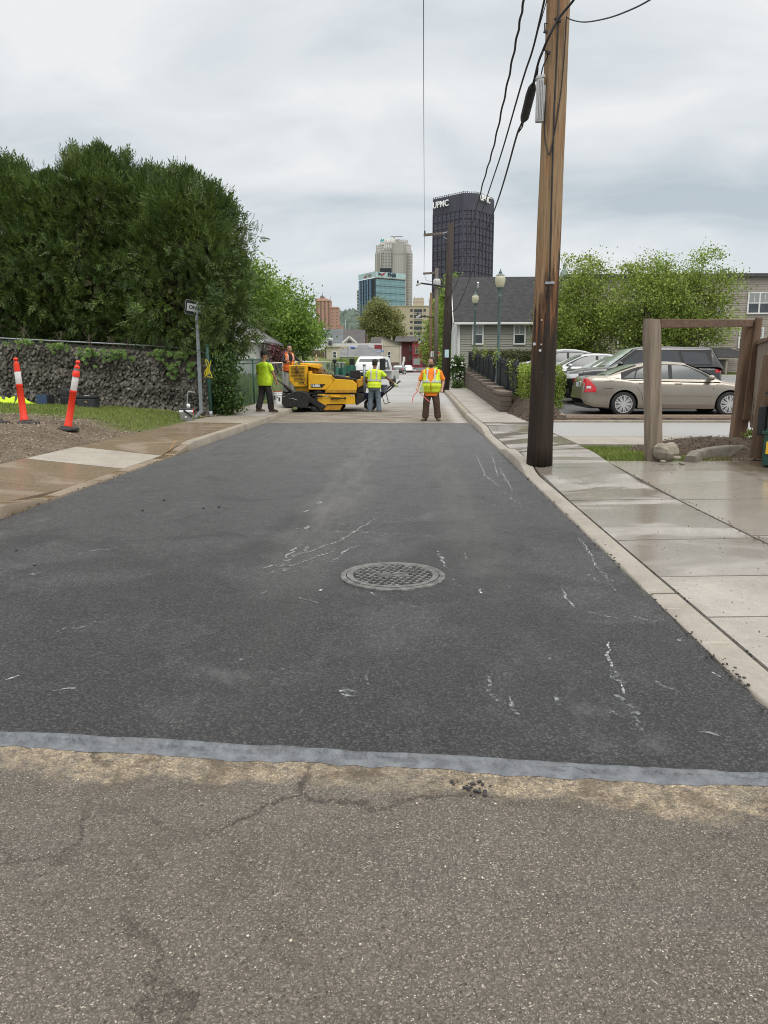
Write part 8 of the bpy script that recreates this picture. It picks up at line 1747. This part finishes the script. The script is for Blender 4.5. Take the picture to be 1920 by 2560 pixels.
mat('sign_red', (.40, .015, .025), (.46, .02, .03), 4, .5); c = (X_(1094.5, Ys), Ys, Z_(887, Ys)); Ms = facing(c, (1, 0, 0)); MB(Ms).prism(oct_(.335), 'z', -.01, 0).build('rim', 'trim_white', t); pn_ = MB(Ms).prism(oct_(.31), 'z', .001, .006).build('panel', 'sign_red', t); text('lettering', 'STOP', .24, Ms @ Matrix.Translation((0, 0, .008)), 'trim_white', t, .002, .004); MB().bx(X_(1094.5, Ys) - .03, X_(1094.5, Ys) + .03, Ys + .02, Ys + .07, .4, Z_(886, Ys)).build('post', 'galv', t)
t = thing('speed_sign', 'white speed limit sign with a black 25 left of the stop sign', 'sign', (X_(1083, 72), 72, .5)); c = (X_(1083.5, 72), 72, Z_(888, 72)); Ms = facing(c, (1, 0, 0)); MB(Ms).prism([(-.25, -.34), (.25, -.34), (.25, .34), (-.25, .34)], 'z', 0, .01).build('panel', 'trim_white', t); text('lettering', '25', .34, Ms @ Matrix.Translation((0, -.05, .013)), 'sign_black', t, .002, .006); text('lettering', 'SPEED', .13, Ms @ Matrix.Translation((0, .24, .013)), 'sign_black', t, .002); text('lettering', 'LIMIT', .13, Ms @ Matrix.Translation((0, .13, .013)), 'sign_black', t, .002); MB().bx(c[0] - .03, c[0] + .03, 72.02, 72.06, .4, c[2]).build('post', 'galv', t)
t = thing('flag_pole', 'thin grey pole standing on the lawn before the long garage', 'pole', (X_(870, 70), 70, 1.6)); MB().cyl((X_(870, 70), 70, .8), (X_(870, 70), 70, Z_(868, 70)), .035, n=8).build('shaft', 'steel_grey', t)
t = thing('garden_light', 'small black lantern post on the lawn behind the paver', 'lamp', (X_(836, 45), 45, 1.3)); MB().cyl((X_(836, 45), 45, .6), (X_(836, 45), 45, Z_(908, 45)), .03, n=8).build('post', 'black_trim', t); MB().lathe([(.04, 0), (.10, .03), (.14, .2), (.05, .25), (0, .26)], (X_(836, 45), 45, Z_(908.5, 45)), 10).build('lantern', 'black_trim', t)
t = thing('traffic_cone', 'small pale orange cone on the lawn below the leafy trees', 'cone', (X_(790.5, 62), 62, Z_(905, 62))); MB().lathe([(.13, .03), (.03, .60), (0, .6)], (0, 0, 0), 12).build('cone', mat('cone_faded', (.62, .34, .20), (.7, .42, .28), 8, .6), t, 40, local=True); MB().bx(-.17, .17, -.17, .17, 0, .03).build('base', 'rubber', t, local=True); MB().lathe([(.10, .2), (.072, .36)], (0, 0, 0), 12, cap=False).build('band', 'reflect_white', t, local=True)
for k, (px, py, Y, rx, rz) in enumerate(((850, 912, 68, 1.3, .55), (885, 910, 74, 1.5, .6))): tree('grass_hummock', ('bright green grassy hummock on the lawn behind the paver', 'bright green hummock beside the mirror of the pickup')[k], (X_(px, Y), Y, Z_(py + 6, Y) - .2), [(0, 0, .35, rx, .7, rz)], 'leaf_lime', 60, 60, .12, .22, .02, cat='bush')

# ---------------------------------------------------------------- skyline
def m_grid(name, wall, glass, bw, bh, msx, plane='xz', rough=.35, c3=None, big=None):
    g = NG(name); cv = g.N.new('ShaderNodeCombineXYZ'); u = g.x if plane == 'xz' else (g.y if plane == 'yz' else g.math('ADD', g.x, g.y)); g.L(u, cv.inputs[0]); g.L(g.z, cv.inputs[1])
    b = g.N.new('ShaderNodeTexBrick'); g.L(cv.outputs[0], b.inputs['Vector']); b.inputs['Scale'].default_value = 1; b.inputs['Brick Width'].default_value = bw; b.inputs['Row Height'].default_value = bh; b.inputs['Mortar Size'].default_value = msx; b.inputs['Mortar Smooth'].default_value = 0; b.offset = 0
    b.inputs['Color1'].default_value = glass + (1,); b.inputs['Color2'].default_value = (c3 or tuple(q * 1.35 for q in glass)) + (1,); b.inputs['Mortar'].default_value = wall + (1,)
    n = g.noise(.05, 3); c = g.mix(g.rng(n, .35, .7, 0, .25), b.outputs['Color'], tuple(q * .7 for q in wall))
    return g.fin(c, g.rng(b.outputs['Fac'], 0, 1, rough, .85), None, .5)
# dark steel tower
YU = 1300.0
m_grid('steel_facade', (.058, .053, .080), (.085, .082, .115), 3.4, 4.0, .55, 'xy', .5, (.12, .118, .155)); mat('steel_dark', (.052, .048, .072), (.070, .066, .096), .02, .7); mat('letter_white', (.85, .86, .88), None, 1, .6)
def q3(px, Y): return Vector((X_(px, Y, 600), Y))
UA, UB, UL, UR = q3(1157, YU), q3(1190, YU + 4), q3(1083, YU + 46), q3(1231.5, YU + 52); ztop = Z_(483.5, YU); zband = Z_(526, YU)
base = [UL, UA, UB, UR, q3(1226, YU + 90), q3(1090, YU + 90)]
t = thing('dark_tower', 'tall dark purple grey steel office tower with UPMC letters at its top', 'tower', (X_(1157, YU), YU + 45, 0))
MB().prism([tuple(q) for q in base], 'z', -5, ztop - .5).build('facade', 'steel_facade', t)
rb, bnd = MB(), MB(); zfl = [Z_(y, YU) for y in np.linspace(545, 1000, 25)]
for a, b, n_ in ((UL, UA, 7), (UA, UB, 3), (UB, UR, 5)):
    d = b - a; nrm = Vector((d.y, -d.x)).normalized()
    for k in range(n_ + 1):
        q = a + d * k / n_ + nrm * 1.0; rb.bar((q.x, q.y, -5), (q.x, q.y, zband + 2), 1.6, 1.6, (0, 1, 0))
        if k < n_ and n_ != 3: q2_ = a + d * (k + .5) / n_ + nrm * .6; rb.bar((q2_.x, q2_.y, zband), (q2_.x, q2_.y, ztop), .9, .9, (0, 1, 0))
    for z in zfl: p_, q_ = a + nrm * .5, b + nrm * .5; bnd.bar((p_.x, p_.y, z), (q_.x, q_.y, z), 1.3, 1.1)
rb.build('column', 'steel_dark', t); bnd.build('floor_band', 'steel_dark', t)
cr = MB(); cr.prism([tuple(q + (q - Vector((X_(1157, YU), YU + 45))).normalized() * 1.2) for q in base], 'z', zband, ztop); cr.build('crown', 'steel_dark', t)
rl = MB()
for a, b, n_ in ((UL, UA, 16), (UA, UB, 7), (UB, UR, 12)):
    for k in range(n_): q = a.lerp(b, k / n_); rl.bx(q.x - .5, q.x + .5, q.y, q.y + 1, ztop, ztop + rnd.uniform(1.5, 3.5))
    rl.bar((a.x, a.y, ztop + 2), (b.x, b.y, ztop + 2), .5, .5)
rl.build('roof_railing', 'steel_dark', t)
for a, b, f, sz, s_ in ((UL, UA, .30, 14.0, 'UPMC'), (UB, UR, .36, 13.5, 'UPMC')):
    d = (b - a); nrm = Vector((d.y, -d.x)).normalized(); q = a + d * f + nrm * 4.2; text('lettering', s_, sz, facing((q.x, q.y, Z_(512 if a is UL else 503, YU + 30)), (d.x, d.y, 0)), 'letter_white', t, .5, .2, .93)
# stone tower with chamfered crown
YB = 1250.0
m_grid('stone_grid', (.42, .405, .39), (.15, .15, .155), 4.4, 4.6, .95, 'xy', .3, (.21, .21, .215)); m_grid('stone_strips', (.46, .44, .42), (.30, .295, .29), 3.6, 3.2, .75, 'xy', .5, (.34, .335, .33)); mat('stone_pale', (.37, .345, .32), (.42, .395, .37), .03, .8); mat('logo_teal', (.02, .30, .34), (.04, .38, .40), .1, .6); mat('letter_grey', (.30, .29, .28), None, 1, .7); mat('letter_cream', (.82, .81, .78), None, 1, .6)
t = thing('stone_tower', 'pale grey stone tower with chamfered crown and BNY MELLON letters behind the glass tower', 'tower', (X_(982, YB), YB + 30, 0))
cx_, zt_ = X_(983, YB), Z_(596, YB)
def octo(hw, hd, ch): return [(cx_ + x, YB + 32 + y) for x, y in ((-hw + ch, -hd), (hw - ch, -hd), (hw, -hd + ch), (hw, hd - ch), (hw - ch, hd), (-hw + ch, hd), (-hw, hd - ch), (-hw, -hd + ch))]
hw = (X_(1030, YB) - X_(937, YB)) / 2
mb = MB(); mb.loft([[Vector((x, y, z)) for x, y in octo(w_, w_ * .95, c_)] for z, w_, c_ in ((-5, hw, 12), (Z_(630, YB), hw, 12), (Z_(609, YB), hw - 4.5, 14))]); mb.build('facade', 'stone_grid', t)
mb = MB(); mb.loft([[Vector((x, y, z)) for x, y in octo(w_, w_ * .95, c_)] for z, w_, c_ in ((Z_(609.2, YB), hw - 4.0, 14), (Z_(604, YB), hw - 6, 14), (Z_(596, YB), hw - 12, 12), (Z_(593, YB), hw - 15, 12))]); mb.build('crown', mat('stone_crown', (.27, .25, .23), (.32, .30, .28), .03, .8), t)
for px0, px1, py0, py1, y_, m_ in ((983, 1013, 607, 760, YB - 1.2, 'stone_strips'), (983.5, 1012.5, 606, 634, YB - 1.8, 'stone_strips'), (944, 953, 652, 760, YB - 1.2, 'stone_pale')): 
    o = bxp('bay', m_, t, px0, px1, py0, py1, y_ + 2.6, 3)
mb = MB()
for px in (942, 952, 982.4, 1013.6, 1024): mb.bx(X_(px, YB) - .8, X_(px, YB) + .8, YB - 1.3, YB + 4, -2, Z_(612, YB))
mb.build('pier', 'stone_pale', t)
for px0, px1 in ((960, 963), (965, 968), (970, 973), (975, 978)): bxp('crown_window', 'flat_white', t, px0, px1, 609, 619, YB + .4, .5)
mb = MB(); mb.bx(X_(975, YB), X_(1005, YB), YB + 20, YB + 21.5, Z_(586.5, YB), Z_(584.6, YB)); mb.bx(X_(982, YB), X_(985, YB), YB + 20, YB + 21.5, Z_(594, YB), Z_(586.5, YB)); mb.build('roof_crane', 'concrete_grey', t)
q = P(978, 599, YB); text('lettering', 'BNY', 7.0, facing((X_(977, YB), YB + 4.2, Z_(599, YB)), (1, 0, .0)), 'letter_cream', t, .3, .25); text('lettering', 'MELLON', 6.4, facing((X_(1003, YB), YB + 4.6, Z_(601.5, YB)), (1, .1, -.05)), 'letter_grey', t, .3, .2, .82)
mb = MB(); cxl = X_(955, YB); zl = Z_(600, YB); 
for s_ in (0, 1): mb.prism([(cxl - 3.2 + s_ * 2.9, zl - 3 + s_), (cxl + .4 + s_ * 2.9, zl + .6 + s_ * .3), (cxl - .8 + s_ * 2.9, zl + 3.4), (cxl - 2.4 + s_ * 2.9, zl + 1.2)], 'y', YB + 6, YB + 6.8)
mb.build('arrow_logo', 'logo_teal', t)
# blue glass tower
YF = 900.0
m_grid('glass_right', (.13, .22, .25), (.20, .34, .39), 2.35, 3.9, .22, 'xy', .12, (.26, .41, .46)); m_grid('glass_left', (.05, .09, .14), (.12, .22, .36), 4.7, 3.9, .18, 'xy', .12, (.16, .28, .42)); m_grid('glass_parapet', (.36, .50, .53), (.44, .60, .63), 2.35, 8, .22, 'xy', .2, (.47, .63, .655)); mat('tower_black', (.015, .02, .026), (.025, .03, .038), .05, .5); mat('navy', (.015, .03, .065), None, 1, .6); mat('logo_red', (.42, .03, .05), None, 1, .6)
FA, FB, FL = Vector((X_(938.5, YF), YF)), Vector((X_(1012, YF + 22), YF + 22)), Vector((X_(898, YF + 32), YF + 32)); FBk = FB + FL - FA
t = thing('glass_tower', 'blue green glass office tower with FNB letters on its top band', 'tower', (X_(950, YF), YF + 25, 0)); z1, z2 = Z_(694, YF), Z_(678.5, YF)
def fpl(nm, a, b, z0, z1_, m_, off=0):
    d = (b - a); nrm = Vector((d.y, -d.x)).normalized() * off; mb = MB(); A_, B_ = a + nrm, b + nrm; A2, B2 = a - nrm.normalized() * .5 if off else a, b
    mb.add([(A_.x, A_.y, z0), (B_.x, B_.y, z0), (B_.x, B_.y, z1_), (A_.x, A_.y, z1_)], [(0, 1, 2, 3)]); return mb.build(nm, m_, t)
MB().prism([tuple(q) for q in (FA, FB, FBk, FL)], 'z', -5, z1).build('core', 'tower_black', t)
fpl('right_facade', FA.lerp(FB, .01), FB, -5, z1 - 1, 'glass_right', .3); fpl('left_facade', FL, FA.lerp(FL, .17), -5, z1 - 1, 'glass_left', .3); fpl('parapet', FA, FB, z1 + .8, z2, 'glass_parapet', .5); fpl('parapet', FL, FA, z1 + .8, z2 + .3, 'glass_parapet', .5)
mb = MB()
for k in range(1, 6): q = FL.lerp(FA, k / 6.4) + Vector((-.6, -.6)); mb.bar((q.x, q.y, -5), (q.x, q.y, z1 - 1), .9, .9, (0, 1, 0))
mb.build('fin', 'tower_black', t); mb = MB()
for z in np.arange(10, z1, 7.8): a, b = FA + Vector((.2, -.7)), FB + Vector((.2, -.7)); mb.bar((a.x, a.y, z), (b.x, b.y, z), .25, .3)
mb.build('spandrel', 'tower_black', t)
d = (FB - FA).normalized(); q = FA.lerp(FB, .53) + Vector((d.y, -d.x)) * 1.2; text('lettering', 'FNB', 6.2, facing((q.x, q.y, (z1 + z2) / 2 + .5), (d.x, d.y, 0)), 'navy', t, .2, .12)
q = FA.lerp(FB, .22) + Vector((d.y, -d.x)) * 1.0; Ml = facing((q.x, q.y, (z1 + z2) / 2 + 1), (d.x, d.y, 0)); MB(Ml).prism([(-6, -1.6), (-3.4, -.8), (-1.2, 1.2), (-3.4, .8), (-5.6, 2.2), (-4.6, .2)], 'z', 0, .3).build('bird_logo', 'navy', t); MB(Ml).prism([(-2.6, -.2), (.2, .6), (4.4, 2.3), (2.2, -.4), (-.6, -1.8)], 'z', 0, .35).build('bird_logo', 'logo_red', t)
d = (FA - FL).normalized(); q = FL.lerp(FA, .70) + Vector((d.y, -d.x)) * 1.2; text('lettering', 'FNB', 4.2, facing((q.x, q.y, (z1 + z2) / 2 + .5), (d.x, d.y, 0)), 'letter_grey', t, .2, .1, 1); q = FL.lerp(FA, .46) + Vector((d.y, -d.x)) * 1.2; MB(facing((q.x, q.y, (z1 + z2) / 2), (d.x, d.y, 0))).prism([(-3, -.6), (0, .6), (2.5, 2.2), (1.2, -.6), (-1, -1.8)], 'z', 0, .3).build('bird_logo', 'logo_red', t)
bxp('plant_room', 'tower_black', t, 950, 978, 670, 679, YF + 30, 10)
t = thing('balcony_tower', 'slim white balcony tower at the left edge of the glass tower', 'tower', (X_(895, 930), 935, 0)); bxp('core', 'win_dark', t, 893.5, 898.5, 725, None, 936, 14, z0=-5)
mb = MB(); [mb.bx(X_(893, 935), X_(898.4, 935), 934, 937, Z_(y + 1.7, 935), Z_(y, 935)) for y in np.arange(725, 826, 3.6)]; mb.build('balcony', 'flat_white', t)
# pink brick tower
YP = 1000.0
m_grid('pink_grid', (.46, .275, .215), (.19, .115, .095), 5.0, 200, 1.35, 'xz', .7, (.23, .14, .115)); m_grid('pink_windows', (.47, .285, .225), (.14, .09, .08), 5.0, 4.2, 1.5, 'xz', .6, (.2, .13, .11)); mat('pink_stone', (.50, .31, .245), (.55, .35, .28), .03, .85); mat('copper_roof', (.16, .13, .12), (.22, .18, .16), .03, .8)
t = thing('pink_tower', 'pinkish stepped brick tower with a small roof cap beyond the leafy trees', 'tower', (X_(818, YP), YP + 15, 0))
bxp('tower', 'pink_grid', t, 791, 826, 752, None, YP, 26, z0=-5); bxp('tower_band', 'pink_stone', t, 790.6, 826.4, 748, 752, YP - .5, 27); bxp('upper_tower', 'pink_stone', t, 794, 819, 745, 748.4, YP + 3, 20); bxp('cap', 'copper_roof', t, 802, 812, 740, 745, YP + 8, 8); bxp('cap_tip', 'copper_roof', t, 805, 809, 738, 740, YP + 9, 5)
bxp('wing', 'pink_windows', t, 826.2, 846, 769, None, YP + 2, 24, z0=-5); bxp('wing_band', 'pink_stone', t, 826, 846.4, 766.5, 769, YP + 1.5, 25); bxp('side_wing', 'pink_windows', t, 846.2, 856, 812, None, YP + 3, 20, z0=-5)
for px, y0, y1, r_ in ((808.5, 729, 738, .5), (828, 737, 766.5, .4)): MB().cyl((X_(px, YP + 10), YP + 10, Z_(y1, YP + 10)), (X_(px, YP + 10), YP + 10, Z_(y0, YP + 10)), r_, r_ * .4, 6).build('mast', 'concrete_grey', t)
# tan mid-rise
YT = 420.0
t = thing('tan_building', 'tan concrete mid-rise with dark window bands between the olive tree and the poles', 'building', (X_(1036, YT), YT + 10, 1)); bxp('wall', 'tan_concrete', t, 978, 1079, 766, None, YT, 22); bxp('parapet', 'tan_concrete', t, 977.5, 1079.5, 764, 766, YT - .3, 22.5); bxp('penthouse', 'tan_concrete', t, 1032, 1059, 745, 764, YT + 5, 9); bxp('penthouse_band', 'wall_pink', t, 1031.6, 1059.4, 751, 754, YT + 4.8, 9.3)
for k in range(5):
    y = 773 + k * 14.4
    for a, b, h_ in ((1025, 1031, 6), (1034.5, 1054.5, 8.5), (1058, 1063.5, 6)): w = bxp('window', 'win_dark', t, a, b, y, y + h_, YT - .12, .1); 
    bxp('sill', 'flat_white', t, 1034, 1055, y + 8.6, y + 9.6, YT - .4, .39)
mb = MB(); [mb.bx(X_(px, YT + 8), X_(px + 1.2, YT + 8), YT + 8, YT + 8.5, Z_(745, YT + 8), Z_(y, YT + 8)) for px, y in ((1035, 741), (1044, 743), (1052, 742))]; mb.build('roof_pipe', 'concrete_grey', t)
t = thing('white_tank', 'small white tank on a rooftop left of the utility poles', 'tank', (X_(1072, 300), 300, 1)); MB().cyl((X_(1074, 300), 300, 1), (X_(1074, 300), 300, Z_(752, 300)), .4, n=8).build('stand', 'concrete_grey', t); bxp('body', 'flat_white', t, 1070, 1078, 744, 752, 299.5, 1.2, bev=.2)
# wooded hill behind the city
prof = [(-900, 860), (400, 850), (700, 832), (790, 800), (846, 783), (875, 776), (893, 775), (930, 781), (1000, 798), (1080, 830), (1300, 850), (1700, 870), (2800, 880)]
HYm = 2500.0; mb = MB(); pxs = list(np.arange(-900, 700, 60)) + list(np.arange(700, 1100, 4)) + list(np.arange(1100, 2801, 60)); nr_ = 12
for j in range(nr_ + 1):
    f = j / nr_
    for px in pxs: zt2 = Z_(interp(px, [p[0] for p in prof], [p[1] for p in prof]), HYm); mb.v.append((X_(px, HYm), HYm - 500 * (1 - f), -10 + (zt2 + 10) * math.sin(f * math.pi / 2) + (rnd.uniform(-7, 9) if 0 < f else 0)))
nx = len(pxs); mb.f = [(j * nx + i, j * nx + i + 1, (j + 1) * nx + i + 1, (j + 1) * nx + i) for j in range(nr_) for i in range(nx - 1)]; mb.mi = [0] * len(mb.f)
mat('hill_forest', (.055, .085, .075), (.12, .16, .125), .035, .95, detail=8); struct(mb.build('hills', 'hill_forest', None, False, fix=False))
for k, (px, py, w_) in enumerate(((855, 786, 4), (863, 789, 7), (871, 785, 3))): t = thing('hilltop_house', ('pale hilltop house right of the pink tower', 'wide pale hilltop house in the middle of the ridge', 'small pale hilltop house below the ridge trees')[k], 'house', (X_(px, 2440), 2440, Z_(py + 5, 2440))); bxp('wall', 'flat_white', t, px - w_ / 2, px + w_ / 2, py, py + 6, 2440, 10); MB().prism([(X_(px - w_ / 2 - .4, 2440), Z_(py, 2440)), (X_(px + w_ / 2 + .4, 2440), Z_(py, 2440)), (X_(px, 2440), Z_(py - 2, 2440))], 'y', 2439, 2451).build('roof', 'roof_grey', t)
t = thing('radio_mast', 'thin pale mast standing in front of the wooded hill', 'mast', (X_(864, 700), 700, 0)); MB().cyl((X_(864, 700), 700, 0), (X_(864, 700), 700, Z_(799, 700)), .35, .2, 6).build('shaft', 'flat_white', t)
